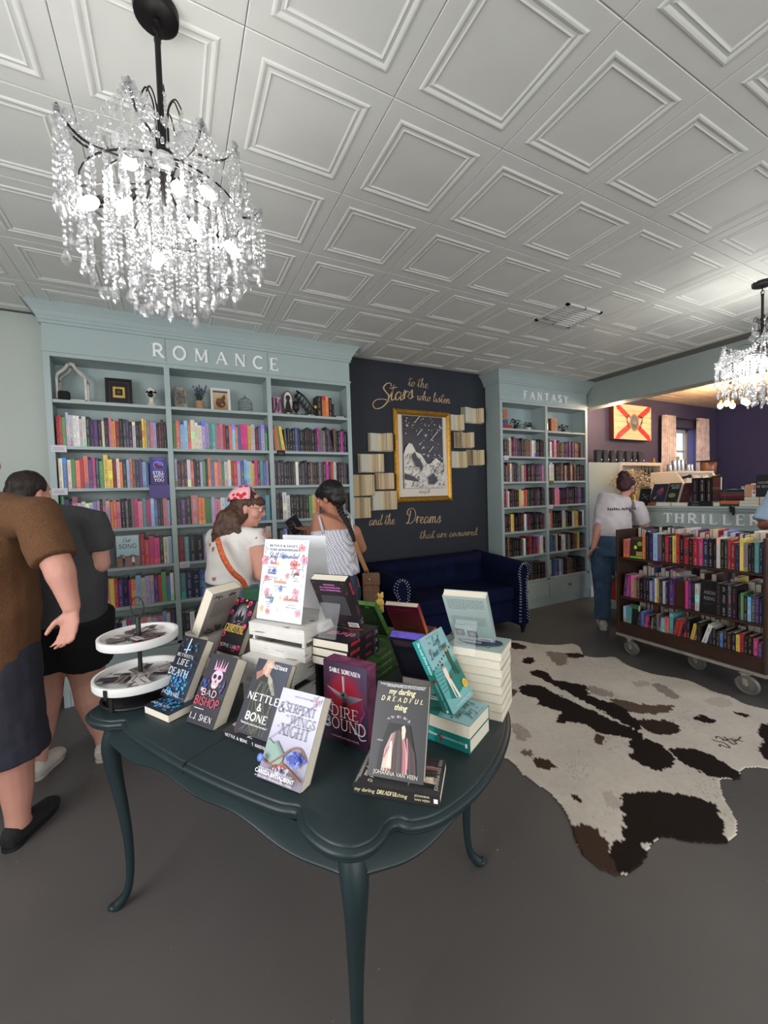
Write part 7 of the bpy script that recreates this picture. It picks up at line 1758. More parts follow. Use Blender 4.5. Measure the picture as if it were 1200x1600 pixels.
standing('dark blue book with a painted bird leaning on counter', 1013, 1036, KT + .041, .22, rgb(40, 38, 60), art_bird)
standing('black book with pale brush lettering leaning beside the bird cover', 1037, 1056, KT + .041, .225, rgb(34, 34, 38), lambda c: (c.rect(0, 0, 1, 1, rgb(34, 34, 38)), c.text('BUT NOT', .55, .82, .03, rgb(190, 206, 190), width=.09, slant=.3), c.text('BAD', .6, .70, .03, rgb(190, 206, 190), width=.07, slant=.3), c.ell(.45, .35, .3, .12, rgb(120, 130, 90))), d=.045)
standing('dark red-brown patterned book leaning right of the brush lettered one', 1060, 1075, KT + .037, .225, rgb(60, 28, 30), lambda c: (c.rect(0, 0, 1, 1, rgb(62, 30, 32)), splash(c, .5, .5, .4, .4, rgb(140, 70, 70), 9, 30, .04)), d=.045)
for k, (u0, u1) in enumerate(((1080, 1090), (1091.5, 1101), (1102.5, 1111))): 
    y1, y0 = yk(u0, 765), yk(u1, 765); mb = MB(); book_into(mb, y1 - y0, .235, .155, rgb(24, 24, 26), random.Random(k)); o = mb.build('book', [m_print, m_pages]); o.matrix_world = Matrix.Translation((KX + .01, y1, KT + .0495)) @ Matrix.Rotation(-math.pi / 2, 4, 'Z'); tag(o, 'tall black book standing on flat black books, %s of three' % ('left', 'middle', 'right')[k], 'book', GC)
standing('dark brown book CONJURE standing at the end of the black trio', 1111.5, 1124, KT + .0495, .235, rgb(70, 44, 38), lambda c: (c.grid(lambda s, t: lerp(rgb(60, 40, 38), rgb(100, 56, 44), t), 2, 3), c.text('CONJURE', .5, .5, .03, rgb(170, 110, 90), width=.07)), .02)
t = thing('kraft_box', 'tall tan kraft box beside the stack of five hardbacks', 'box', (KX + .03, yk(1169), KT + .0875)); mb = MB(); mb.box(0, .08, -.03, .03, 0, .115); mb.build('box', mat('kraft_card', rgb(196, 150, 116), .8), t)
standing('black book with thin white lettering at far right of counter', 1179, 1205, KT + .0875, .20, rgb(30, 29, 31), lambda c: (c.rect(0, 0, 1, 1, rgb(32, 31, 33)), c.serif('HOUSE', .5, .6, .018, (.4, .4, .4), width=.09), c.serif('OF DEATH', .5, .42, .018, (.4, .4, .4), width=.10)), .05)
t = thing('price_card', 'small white card with a pink mark on the counter', 'card', (KX + .02, yk(1176), KT + .0875)); mb = MB(); mb.box(0, .002, -.014, .014, 0, .06, (.75, .75, .75)); mb.box(-.0006, 0, -.010, .006, .03, .052, rgb(214, 60, 90)); mb.build('card', m_matte, t)
t = thing('black_clip', 'black clip hanging over the counter edge above the letters', 'clip', (KX - .04, yk(1148), KZ)); mb = MB(); mb.obox((-.006, 0, -.01), (.014, .035, .055)); mb.ball((-.008, .012, .01), (.012, .014, .018), 7, 5); mb.ball((-.008, -.008, -.045), (.010, .012, .02), 7, 5); mb.build('clip', m_black, t)

# ================================================================== cafe beyond the beam
# flag painted on boards
FX, FX2, FZ, FZ2 = 5.83, 6.74, 2.200, 2.725
fl = thing('wooden_flag', 'white wooden plank flag with red diagonal cross and central seal', 'flag', ((FX + FX2) / 2, YW, (FZ + FZ2) / 2)); M = off(fl.location)
mb = MB(M); 
for a in ((FX, FX + .02, FZ, FZ2), (FX2 - .02, FX2, FZ, FZ2), (FX + .02, FX2 - .02, FZ, FZ + .02), (FX + .02, FX2 - .02, FZ2 - .02, FZ2)): mb.box(a[0], a[1], YW - .075, YW - .001, a[2], a[3])
mb.build('box_frame', mat('dark_red_edge', rgb(58, 20, 24), .6), fl)
m_flag = mat('painted_pine', rgb(228, 200, 160), .6, noise=.10, nscale=6, stretch=(1, 8, 8)); m_fred = mat('red_paint', rgb(196, 40, 44), .55, noise=.08, nscale=8)
nb = 6; hb = (FZ2 - FZ) / nb
for k in range(nb): mb = MB(M); mb.box(FX, FX2, YW - .092, YW - .0755, FZ + k * hb + .0015, FZ + (k + 1) * hb - .0015); bev(mb.build('plank', m_flag, fl), .002, 1)
WF, HF = FX2 - FX, FZ2 - FZ
def clipband(k):      # the diagonal bands cut by each plank so that the joints stay open
    z0, z1 = k * hb + .0015, (k + 1) * hb - .0015; q = .085
    for sg in (1, -1):
        def xc(z): t = z / HF; return WF * (t if sg > 0 else 1 - t)
        pts = [(xc(z0) - q, z0), (xc(z0) + q, z0), (xc(z1) + q, z1), (xc(z1) - q, z1)]; yield [(min(max(a, 0), WF), b) for a, b in pts]
for k in range(nb):
    for i_, pts in enumerate(clipband(k)):
        mb = MB(M); mb.add([(FX + a, YW - .0925 - .0002 * i_, FZ + b) for a, b in pts], [(0, 1, 2, 3)]); mb.build('red_band', m_fred, fl)
mb = MB(M); cv = Canvas(mb, ((FX + FX2) / 2 + .02, YW - .0932, (FZ + FZ2) / 2), (1, 0, 0), (0, 0, 1), (0, -1, 0), step=.0004); cv.ell(0, 0, .115, .135, rgb(190, 130, 60), 28); cv.ell(0, 0, .095, .115, rgb(84, 110, 130), 28); cv.ell(.0, -.03, .07, .05, rgb(70, 90, 84), 20); cv.poly([(-.05, -.02), (-.02, .06), (.0, .0), (.03, .05), (.06, -.03)], rgb(150, 130, 100))
for s_ in (-1, 1):
    cv.ribbon(catmull([(s_ * .13, -.10), (s_ * .17, -.02), (s_ * .16, .08), (s_ * .12, .10)], 4), .018, rgb(30, 28, 26)); cv.ribbon(catmull([(s_ * .20, .09), (s_ * .19, 0), (s_ * .14, -.02)], 4), .014, rgb(40, 34, 30)); cv.ell(s_ * .14, .04, .03, .035, rgb(206, 196, 180))
mb.build('seal', m_print, fl)
# curtains and rod
rod = thing('curtain_rod', 'thin dark curtain rod above the cafe window', 'curtain rod', (7.8, YW - .08, 2.60)); mb = MB(); mb.tube([(-.62, 0, 0), (.66, 0, 0)], .009, 8); mb.ball((-.63, 0, 0), .02, 8, 6); mb.ball((.67, 0, 0), .02, 8, 6); mb.build('pole', m_iron, rod, smooth=True)
for x in (-.55, .6): mb = MB(); mb.bar((x, 0, 0), (x, .08, 0), .012); mb.build('bracket', m_iron, rod)
m_curt = mat('damask_curtain', rgb(196, 184, 188), .85, noise=.28, nscale=13)
def curtain(label, x0, x1, z0, z1, seed):
    rng = random.Random(seed); n = 60; mb = MB(); vs = []
    for i in range(n + 1):
        t = i / n; x = x0 + (x1 - x0) * t; y = YW - .09 + .045 * math.sin(t * 5.5 * 2 * math.pi + seed)
        vs += [(x, y, z0), (x, y * .5 + (YW - .09) * .5, z1)]
    mb.add(vs, [(2 * i, 2 * i + 2, 2 * i + 3, 2 * i + 1) for i in range(n)]); o = mb.build('curtain', m_curt, smooth=True); so = o.modifiers.new('thickness', 'SOLIDIFY'); so.thickness = .004
    tag(o, label, 'curtain', 'cafe curtains')
curtain('grey damask curtain panel left of the cafe window', 7.08, 7.40, .9, 2.63, 1); curtain('grey damask curtain panel right of the cafe window', 8.11, 8.44, .9, 2.64, 2)
# tall hutch with tumblers
m_cream = mat('cream_cabinet', rgb(206, 200, 188), .5)
ht = thing('hutch', 'cream wooden coffee hutch with shelf behind the pony wall', 'hutch', (6.0, 3.72, 0)); M = off(ht.location)
def hp(name, *a): mb = MB(M); mb.box(*a); return mb.build(name, m_cream, ht)
hp('top_shelf', 5.63, 6.62, 3.60, 3.88, 1.79, 1.835); hp('side_panel', 5.63, 5.66, 3.60, 3.88, 0, 1.79); hp('side_panel', 6.59, 6.62, 3.60, 3.88, 0, 1.79); hp('counter_top', 5.66, 6.59, 3.50, 3.88, .95, .99); hp('back_panel', 5.66, 6.59, 3.86, 3.88, .99, 1.79)
m_tumb = mat('charcoal_tumbler', rgb(52, 54, 60), .35, .3)
for k, u in enumerate((934, 945, 957, 968.5, 981, 990.5, 1000)):
    p = on_y(u, 720, 3.69); w = .052 if k != 5 else .036
    c = thing('tumbler', 'charcoal insulated tumbler on cafe shelf, %s from left' % ORD[k], 'tumbler', (p.x, 3.69, 1.8355), 'charcoal tumblers on the cafe shelf'); mb = MB(); mb.lathe([(w * .82, 0), (w * .85, .01), (w, .165), (w * .96, .172), (w * .8, .172)], n=18); mb.build('body', m_tumb, c, smooth=40); mb = MB(); mb.obox((w * .35, -w * .88, .035), (.02, .004, .02)); mb.build('logo_patch', m_cream, c)
t = thing('salt_shaker', 'small brass knob jar beside the last tumbler', 'jar', (6.52, 3.66, 1.8355)); mb = MB(); mb.lathe([(.02, 0), (.022, .03), (.008, .04), (.02, .055), (.012, .075), (0, .08)], n=12); mb.build('body', m_brass, t, smooth=True)
for k in range(4): t = thing('portafilter', 'black handled tool hanging under cafe shelf, %s from left' % ORD[k], 'tool', (6.18 + .09 * k, 3.64, 1.785), 'tools hanging under the cafe shelf'); mb = MB(); mb.lathe([(0, -.16), (.012, -.155), (.009, -.05), (.004, -.045), (.004, 0)], n=8); mb.build('handle', m_black, t, smooth=True); mb = MB(); mb.lathe([(.03, -.18), (.035, -.165), (.03, -.155), (0, -.155)], n=12); mb.build('basket', m_steel, t, smooth=True)
# dried flowers
t = thing('dried_flowers', 'bunch of dried cream baby breath flowers in a brass vase', 'flowers', (5.60, 3.42, 1.24)); rng = random.Random(2); mb = MB()
for k in range(420):
    a = rng.uniform(0, 6.28); e = rng.uniform(.0, 1.25); l = rng.uniform(.18, .38); d = Vector((math.cos(a) * math.sin(e) * 1.25, math.sin(a) * math.sin(e) * .6, math.cos(e) * .8)) * l + Vector((0, 0, .18)); mb.ball(d, rng.uniform(.007, .013), 5, 3, rng.choice([rgb(206, 184, 146), rgb(180, 156, 120), rgb(222, 204, 170)]))
    if k % 4 == 0: mb.tube([(0, 0, .15), tuple(d)], .0012, 3, col=rgb(130, 108, 76))
o = mb.build('blooms', m_matte, t); o['kind'] = 'stuff'
mb = MB(); mb.lathe([(.05, -.05), (.06, 0), (.04, .12), (.05, .17)], n=14); mb.build('vase', m_brass, t, smooth=True)
pc = thing('plinth_cabinet', 'dark cabinet holding the dried flowers behind the counter', 'cabinet', (5.60, 3.40, 0)); mb = MB(); mb.box(-.25, .25, -.15, .07, 0, 1.18); mb.build('body', mat('black_lacquer', rgb(26, 24, 30), .5), pc)
# espresso machine on the back counter
bc = thing('back_counter', 'dark cafe back counter under the espresso machine', 'counter', (6.8, 3.35, 0)); mb = MB(); mb.box(-.9, 1.2, -.3, .13, 0, 1.12); mb.build('body', mat('black_lacquer'), bc); mb = MB(); mb.box(-.92, 1.22, -.33, .14, 1.12, 1.155); mb.build('top_board', mat('dark_stained_oak'), bc)
m_ev = mat('white_enamel', rgb(226, 216, 200), .25, coat=.4)
em = thing('espresso_machine', 'white espresso machine with chrome groups and black knobs', 'coffee machine', (6.72, 3.32, 1.156)); 
for x in (-.50, .46):
    mb = MB(); mb.prism([(-.24, .0), (-.20, .06), (-.23, .34), (-.12, .52), (.22, .52), (.24, .0)], (x, 0, 0), (0, 1, 0), (0, 0, 1), (1, 0, 0), 0, .045); bev(mb.build('side_panel', m_ev, em, smooth=40), .01)
mb = MB(); mb.box(-.455, .46, -.10, .22, .02, .50); mb.build('body', m_ev, em); mb = MB(); mb.box(-.48, .48, -.14, .22, .50, .525); mb.build('cup_rail', m_ev, em)
mb = MB(); mb.box(-.44, .44, -.22, .20, 0, .05); mb.build('drip_tray', m_steel, em)
for x in (-.25, .02, .28):
    mb = MB(); mb.prism([(-.11, .0), (.11, .0), (.08, .12), (-.06, .16)], (x, -.17, .30), (1, 0, 0), (0, 0, 1), (0, 1, 0), 0, .06); g_ = mb.build('group_cover', m_ev, em); bev(g_, .01)
    mb = MB(); mb.lathe([(.045, .22), (.05, .24), (.05, .30)], (x, -.14, 0), 16); mb.tube([(x, -.16, .23), (x, -.30, .215)], .014, 8); mb.build('group_head', m_steel, g_, smooth=40)
for x in (-.36, .42): mb = MB(); mb.tube([(x, -.14, .43), (x, -.22, .45)], .018, 10); mb.ball((x, -.23, .45), (.03, .02, .03), 10, 6); mb.build('steam_knob', m_black, em, smooth=True)
for k, (x, h_) in enumerate(((-.42, .10), (-.30, .16), (-.20, .17), (-.10, .17), (.06, .11), (.14, .11))):
    c = thing('metal_cup', 'steel milk jug standing on the espresso machine, %s from left' % ORD[k], 'jug', (6.72 + x, 3.32, 1.682), 'steel jugs on the espresso machine'); mb = MB(); mb.lathe([(.036, 0), (.040, .01), (.034, h_ * .8), (.038, h_), (.035, h_)], n=16); mb.build('body', m_steel, c, smooth=40); mb = MB(); mb.tube([(.036, 0, h_ * .8), (.06, 0, h_ * .6), (.038, 0, h_ * .25)], .004, 5); mb.build('handle', m_steel, c, smooth=True)
gd = thing('coffee_grinder', 'black coffee grinder with a tinted bean hopper by curtain', 'grinder', (7.42, 3.35, 1.156)); mb = MB(); mb.box(-.09, .09, -.12, .12, 0, .42); bev(mb.build('body', m_black, gd, smooth=40), .02); mb = MB(); mb.lathe([(.05, .42), (.10, .50), (.11, .66), (.10, .68), (0, .685)], n=18); mb.build('hopper', mat('smoked_plastic', rgb(110, 76, 60), .15), gd, smooth=40); mb = MB(); mb.box(-.12, .12, -.12, .12, .685, .70); mb.build('lid', m_black, gd)
# right part of the cafe
t = thing('armchair', 'blue upholstered chair back seen beyond the counter', 'chair', (7.6, 2.75, 0)); m_bch = mat('royal_blue_fabric', rgb(36, 70, 130), .8); mb = MB(); mb.box(-.30, .30, -.02, .10, .42, 1.30); bev(mb.build('backrest', m_bch, t, smooth=40), .05); mb = MB(); mb.box(-.32, .32, -.55, .0, .30, .46); bev(mb.build('seat', m_bch, t, smooth=40), .04)
for x in (-.28, .28):
    for y in (-.5, .05): mb = MB(); mb.tube([(x, y, 0), (x, y, .32)], .018, 8); mb.build('leg', m_black, t)
p = at(1176, 745, 5.5); ct = thing('cafe_table', 'round dark cafe table behind the counter', 'table', (p.x, p.y - .05, 0)); mb = MB(); mb.lathe([(0, 1.28), (.33, 1.28), (.34, 1.29), (.33, 1.31), (0, 1.31)], n=32); mb.build('top', mat('dark_stained_oak'), ct, smooth=40); mb = MB(); mb.lathe([(.22, 0), (.22, .02), (.03, .05), (.03, 1.28)], n=20); mb.build('pedestal', m_black, ct, smooth=40)
p = at(1183, 740, 5.6); t = thing('cup', 'white ceramic cup on the round cafe table', 'cup', (p.x, p.y, 1.3105)); mb = MB(); mb.lathe([(.05, 0), (.062, .02), (.066, .16), (.060, .165), (.056, .02), (0, .015)], n=20); mb.build('body', mat('white_ceramic'), t, smooth=40)
p = at(1166, 748, 5.4); t = thing('steel_mug', 'steel mug on the round cafe table left of the white cup', 'mug', (p.x, p.y, 1.3105)); mb = MB(); mb.lathe([(.05, 0), (.05, .135), (.046, .135), (.046, .01), (0, .01)], n=18); mb.build('body', m_steel, t, smooth=40); mb = MB(); mb.tube([(-.05, 0, .11), (-.085, 0, .09), (-.085, 0, .05), (-.05, 0, .03)], .006, 6); mb.build('handle', m_steel, t, smooth=True)
# hanging bulb cluster
lp = at(1147, 632, 5.6)
cl = thing('pendant_lamp', 'brass pendant lamp with warm glowing bulbs beyond the beam', 'lamp', (lp.x, lp.y, CEIL)); m_warm = mat('warm_bulb', (1, .8, .5), .3, emit=(1, .62, .22), estr=26); dz = lp.z - CEIL
mb = MB(); mb.lathe([(.06, -.02), (.065, 0)], n=20); mb.tube([(0, 0, -.02), (0, 0, dz + .16)], .008, 8); mb.build('stem', m_iron, cl)
for k in range(5):
    a = k * 1.2566 + .5; e = Vector((math.cos(a), math.sin(a), 0)); mb = MB(); mb.tube(catmull([(0, 0, dz + .16), tuple(e * .08 + Vector((0, 0, dz + .20))), tuple(e * .15 + Vector((0, 0, dz + .13))), tuple(e * .15 + Vector((0, 0, dz + .07)))], 4), .006, 6); ar = mb.build('arm', m_iron, cl, smooth=True)
    mb = MB(); mb.lathe([(.020, .045), (.022, .08), (.018, .085)], tuple(e * .15 + Vector((0, 0, dz))), 10); mb.build('socket', m_brass, ar); mb = MB(); mb.ball(e * .15 + Vector((0, 0, dz + .01)), (.032, .032, .042), 12, 8); mb.build('bulb', m_warm, ar, smooth=True)
light('pendant_light', 'POINT', (lp.x, lp.y, lp.z), 60, (1, .66, .36), radius=.12)
light('counter_light', 'POINT', (5.32, 3.45, 2.55), 27, (1, .68, .44), radius=.08)
cg = thing('spot_lamp', 'small brass ceiling spot lamp behind the beam near the plank flag', 'lamp', (5.32, 3.45, CEIL)); mb = MB(); mb.lathe([(.0, -.20), (.045, -.18), (.05, -.10), (.02, -.07), (.01, 0)], n=14); mb.build('shade', m_brass, cg, smooth=True)
# ================================================================== people
m_skin = {}
def skin(k, c):
    return mat('skin_' + k, c, .55, noise=.07, nscale=9, bump=.08, bscale=160, spec=.35)
def remesh(o, vox, smooth=4, disp=None, fac=.5):
    r = o.modifiers.new('remesh', 'REMESH'); r.mode = 'VOXEL'; r.voxel_size = vox; r.use_smooth_shade = True
    s = o.modifiers.new('smooth', 'SMOOTH'); s.iterations = smooth; s.factor = fac
    if disp:
        st, size = disp
        tx = bpy.data.textures.new('folds', 'CLOUDS'); tx.noise_scale = size; tx.noise_depth = 1
        d = o.modifiers.new('folds', 'DISPLACE'); d.texture = tx; d.strength = st; d.mid_level = .5; d.texture_coords = 'LOCAL'
    return o
def V(*a): return Vector(a)
def head_into(mb, c, f, h=.225, pitch=0, jaw=1.0):
    """head centred at c, facing f; h = chin to crown"""
    up = V(0, 0, 1); f = f.normalized(); r = f.cross(up).normalized(); 
    if pitch:
        R_ = Matrix.Rotation(pitch, 3, r); f = R_ @ f; up = R_ @ up
    ax = (r, f, up); k = h / .225
    mb.ball(c + up * .022 * k, (.074 * k, .094 * k, .092 * k), 20, 14, ax=ax)
    mb.ball(c + f * .022 * k - up * .035 * k, (.056 * k * jaw, .070 * k, .072 * k), 16, 12, ax=ax)
    mb.ball(c + f * .062 * k - up * .092 * k, (.024 * k, .020 * k, .018 * k), 10, 8, ax=ax)            # chin
    mb.tube([c + f * .088 * k + up * .018 * k, c + f * .106 * k - up * .020 * k, c + f * .094 * k - up * .032 * k], [.009 * k, .0145 * k, .010 * k], 8)   # nose
    mb.ball(c + f * .086 * k - up * .058 * k, (.024 * k, .012 * k, .010 * k), 10, 6, ax=ax)            # lips
    mb.tube([c + f * .088 * k + up * .030 * k + r * .036 * k, c + f * .094 * k + up * .033 * k, c + f * .088 * k + up * .030 * k - r * .036 * k], .008 * k, 6)   # brow
    for s in (-1, 1):
        e = c + r * (s * .076 * k) - up * .004 * k - f * .004 * k
        mb.ball(e, (.008 * k, .019 * k, .031 * k), 10, 8, ax=ax); mb.ball(e - up * .022 * k, (.007 * k, .012 * k, .014 * k), 8, 6, ax=ax)
        mb.ball(c + r * (s * .045 * k) + f * .058 * k - up * .022 * k, (.024 * k, .024 * k, .028 * k), 10, 8, ax=ax)   # cheek
    return r, f, up
def eyes(root, c, r, f, up, k=1, parentM=None):
    for s in (-1, 1):
        p = c + r * (s * .031 * k) + f * .080 * k + up * .012 * k
        mb = MB(off(root.location)); mb.ball(p, (.0125 * k,) * 3, 10, 8); e = mb.build('eye', mat('eye_white', rgb(225, 220, 215), .2), root, smooth=True)
        mb = MB(off(root.location)); mb.ball(p + f * .0095 * k, (.006 * k,) * 3, 8, 6); mb.build('iris', mat('iris', rgb(60, 40, 30), .2), e, smooth=True)
def hand_into(mb, wr, d, palm, curl=.35, L=.18, side=1, spread=.10, w=.082):
    """hand from the wrist wr towards d; palm: direction the palm faces; side: which way the thumb leaves"""
    d = d.normalized(); palm = (palm - d * palm.dot(d)).normalized(); s = d.cross(palm).normalized() * side
    pl = L * .52; k = L / .18
    mb.tube([wr - d * .015, wr + d * .02 * k, wr + d * pl * .5, wr + d * pl], [(.026 * k, .020 * k), (.032 * k, .019 * k), (w / 2 * k, .0165 * k), (w / 2 * k * .96, .0135 * k)], 12, side=s)
    mb.ball(wr + d * pl * .40 + s * .024 * k + palm * .010 * k, (.020 * k,) * 3, 8, 6)
    for i, (o, l, r_) in enumerate(((.031, .066, .0086), (.0105, .076, .0090), (-.0105, .071, .0086), (-.031, .056, .0076))):
        b = wr + d * (pl - .006) + s * (o * k); l *= k; cur = curl * (1 + .12 * i); dd = (d + s * (spread * o / .03)).normalized(); pts = [b - dd * .012, b]; p = b; a = cur * .55
        for seg, q in ((.46, 1.), (.31, 1.15), (.23, .9)):
            v = dd * math.cos(a) + palm * math.sin(a); p = p + v * (l * seg); pts.append(p); a += cur * q
        mb.tube(pts, [r_ * k * 1.02, r_ * k, r_ * k * .96, r_ * k * .88, r_ * k * .66], 8)
    t0 = wr + d * pl * .28 + s * .030 * k + palm * .006 * k; t1 = t0 + (s * .75 + d * .75 + palm * .25).normalized() * .036 * k; t2 = t1 + (s * .35 + d * 1 + palm * .35).normalized() * .030 * k; t3 = t2 + (s * .1 + d * 1 + palm * .4).normalized() * .022 * k
    mb.tube([t0 - s * .012, t0, t1, t2, t3], [.014 * k, .0135 * k, .0115 * k, .0102 * k, .0075 * k], 8)
def arm_into(mb, sh, el, wr, r=(.055, .046, .040, .044, .034, .025)):
    sh, el, wr = V(*sh), V(*el), V(*wr)
    mb.tube([sh, sh.lerp(el, .5), sh.lerp(el, .92), el.lerp(wr, .12), el.lerp(wr, .45), wr], [r[0], r[1], r[2], r[3], r[4], r[5]], 12)
    mb.ball(el, r[2] * 1.02, 10, 8); mb.ball(sh, r[0] * 1.03, 10, 8)
def leg_into(mb, hp, kn, an, toe, r=(.09, .075, .058, .062, .050, .036), foot=True):
    hp, kn, an = V(*hp), V(*kn), V(*an)
    back = (an - V(*toe)); back.z = 0
    back = back.normalized() if back.length > 1e-4 else V(0, -1, 0)
    calf = kn.lerp(an, .33) + back * r[3] * .25
    mb.tube([hp, hp.lerp(kn, .5), hp.lerp(kn, .93), kn.lerp(an, .10), calf, kn.lerp(an, .66), kn.lerp(an, .9), an - V(0, 0, .02)], [r[0], r[1], r[2], r[2] * .95, r[3], r[4], r[5], r[5] * .95], 14)
    mb.ball(hp, r[0], 10, 8)
    if foot:
        t = V(*toe); mb.tube([V(an.x, an.y, .045) + back * .03, V(an.x, an.y, .055) - back * .03, V(an.x, an.y, .05).lerp(t, .6), t], [(.032, .035), (.036, .042), (.042, .028), (.030, .016)], 12, side=back.cross(V(0, 0, 1)))
def torso_into(mb, P, r, grow=0, n=18):
    """P: list of (point, half width, half depth)"""
    mb.tube([p for p, a, b in P], [(a + grow, b + grow) for p, a, b in P], n, side=r)
def shoe(root, name, an, toe, m, soft=1.0, sole=None, backless=False, cuff=None):
    an, toe = V(*an), V(*toe); f = (toe - an); f.z = 0; L = f.length; f.normalize(); s = f.cross(V(0, 0, 1)); heel = V(an.x, an.y, 0) - f * .055
    tp = V(toe.x, toe.y, 0) + f * .02
    mb = MB(off(root.location))
    pts = [heel + V(0, 0, .040), heel + f * .03 + V(0, 0, .052), heel + f * .10 + V(0, 0, .046), heel.lerp(tp, .68) + V(0, 0, .034), heel.lerp(tp, .9) + V(0, 0, .028), tp + V(0, 0, .022)]
    mb.tube(pts, [(.028, .034), (.041, .052), (.044, .046), (.050, .037), (.046, .028), (.024, .017)], 16, side=s)
    o = mb.build(name, m, root); remesh(o, .006, 3)
    so = MB(off(root.location))
    ring = [heel + f * .0, heel + s * .034 + f * .02, heel + s * .037 + f * .1, heel.lerp(tp, .68) + s * .048, heel.lerp(tp, .92) + s * .034, tp + f * .004, heel.lerp(tp, .92) - s * .034, heel.lerp(tp, .68) - s * .048, heel - s * .037 + f * .1, heel - s * .034 + f * .02]
    c_ = catmull([tuple(p) for p in ring], 4, closed=True); so.prism([(p[0], p[1]) for p in c_], (0, 0, 0), (1, 0, 0), (0, 1, 0), (0, 0, 1), 0.0005, .018); so.build('sole', sole or m, o, smooth=40)
    return o

# ---- 1 man in brown shirt, far left, seen from behind, face turned to the shelves
def fv(deg): return V(math.cos(math.radians(deg)), math.sin(math.radians(deg)), 0)
def rv(f): return V(f.y, -f.x, 0)
f = fv(76); r = rv(f); C = V(-.800, 2.345, 0)
man = thing('person', 'man in brown t-shirt, dark shorts and black slip-on shoes at left edge', 'person', C)
M = off(C); sk = skin('fair', rgb(190, 138, 122))
J = lambda x, y, z: C + r * x + f * y + V(0, 0, z)
sh, el, wr = at(62, 818, 1.70), at(93, 890, 1.66), at(113, 953, 1.66)
shl, ell, wrl = J(-.26, .02, 1.42), J(-.34, .06, 1.14), J(-.30, .26, 1.02)
mb = MB(M)
leg_into(mb, J(.10, 0, .86), J(.14, .01, .50), (-.665, 2.29, .09), (-.600, 2.46, .02), r=(.10, .095, .082, .074, .060, .046)); leg_into(mb, J(-.10, 0, .86), J(-.14, .06, .50), J(-.15, .04, .09), J(-.19, .24, .02), r=(.10, .095, .082, .074, .060, .046))
TP_ = [(J(0, 0, .80), .13, .11), (J(0, 0, .95), .17, .13), (J(0, .02, 1.10), .17, .14), (J(0, .02, 1.28), .16, .12), (J(0, .01, 1.40), .15, .10), (J(0, .04, 1.50), .08, .07)]
torso_into(mb, TP_, r); mb.tube([J(0, .03, 1.46), J(0, .06, 1.60)], .065, 12)
arm_into(mb, sh, el, wr, (.066, .060, .054, .054, .043, .031)); arm_into(mb, shl, ell, wrl, (.066, .060, .054, .054, .043, .031))
hand_into(mb, wr, (at(104, 1003, 1.63) - wr), (-f * .9 - r * .35), .42, .185, side=1); hand_into(mb, wrl, f, V(0, 0, -1), .4, .185, side=1)
hc = J(0, .10, 1.69); hr, hf, hu = head_into(mb, hc, fv(80), .235, pitch=-.25, jaw=1.12)
remesh(mb.build('body', sk, man), .0065, 5); eyes(man, hc, hr, hf, hu, 1.04)
mb = MB(M); mb.ball(hc + hu * .035 - hf * .015, (.083, .098, .088), 18, 12, ax=(hr, hf, hu)); remesh(mb.build('hair', mat('short_dark_hair', rgb(48, 36, 30), .8, bump=.6, bscale=200), man), .008, 2, (.012, .02))
m_brown = mat('heather_brown_cotton', rgb(92, 62, 38), .95, noise=.35, nscale=240, bump=.35, bscale=300)
mb = MB(M)
torso_into(mb, [(J(.0, -.005, .765), .232, .195), (J(0, .005, .86), .240, .205), (J(0, .02, 1.00), .245, .215), (J(0, .02, 1.16), .240, .205), (J(0, .01, 1.32), .232, .175), (J(0, .01, 1.42), .215, .145), (J(0, .03, 1.485), .145, .11), (J(0, .04, 1.53), .078, .075)], r, n=26)
slv = sh.lerp(el, .80); mb.tube([J(.08, 0, 1.44), sh + V(0, 0, .02), sh.lerp(el, .45), slv], [.10, .092, .086, .082], 16); slv2 = shl.lerp(ell, .8); mb.tube([J(-.08, 0, 1.44), shl + V(0, 0, .02), shl.lerp(ell, .45), slv2], [.10, .092, .086, .082], 16)
remesh(mb.build('t_shirt', m_brown, man), .009, 5, (.024, .13))
m_shorts = mat('dark_grey_blue_shorts', rgb(42, 42, 54), .85, noise=.08, nscale=60, bump=.15, bscale=200)
mb = MB(M); torso_into(mb, [(J(0, 0, .74), .19, .17), (J(0, 0, .86), .205, .185), (J(0, 0, .96), .20, .18)], r, n=24)
for s_ in (1, -1): mb.tube([J(s_ * .115, 0, .86), J(s_ * .125, .0, .62), J(s_ * .135, .01, .375)], [(.125, .155), (.125, .145), (.122, .135)], 18, side=r)
remesh(mb.build('shorts', m_shorts, man), .009, 4, (.020, .11))
m_bshoe = mat('black_wool_shoe', rgb(30, 30, 33), .95, noise=.3, nscale=150, bump=.3, bscale=200)
shoe(man, 'shoe', (-.672, 2.285, .08), (-.590, 2.485, 0), m_bshoe, sole=mat('black_rubber', rgb(18, 18, 20), .7)); shoe(man, 'shoe', J(-.15, .04, .08), J(-.20, .24, 0), m_bshoe, sole=mat('black_rubber'))

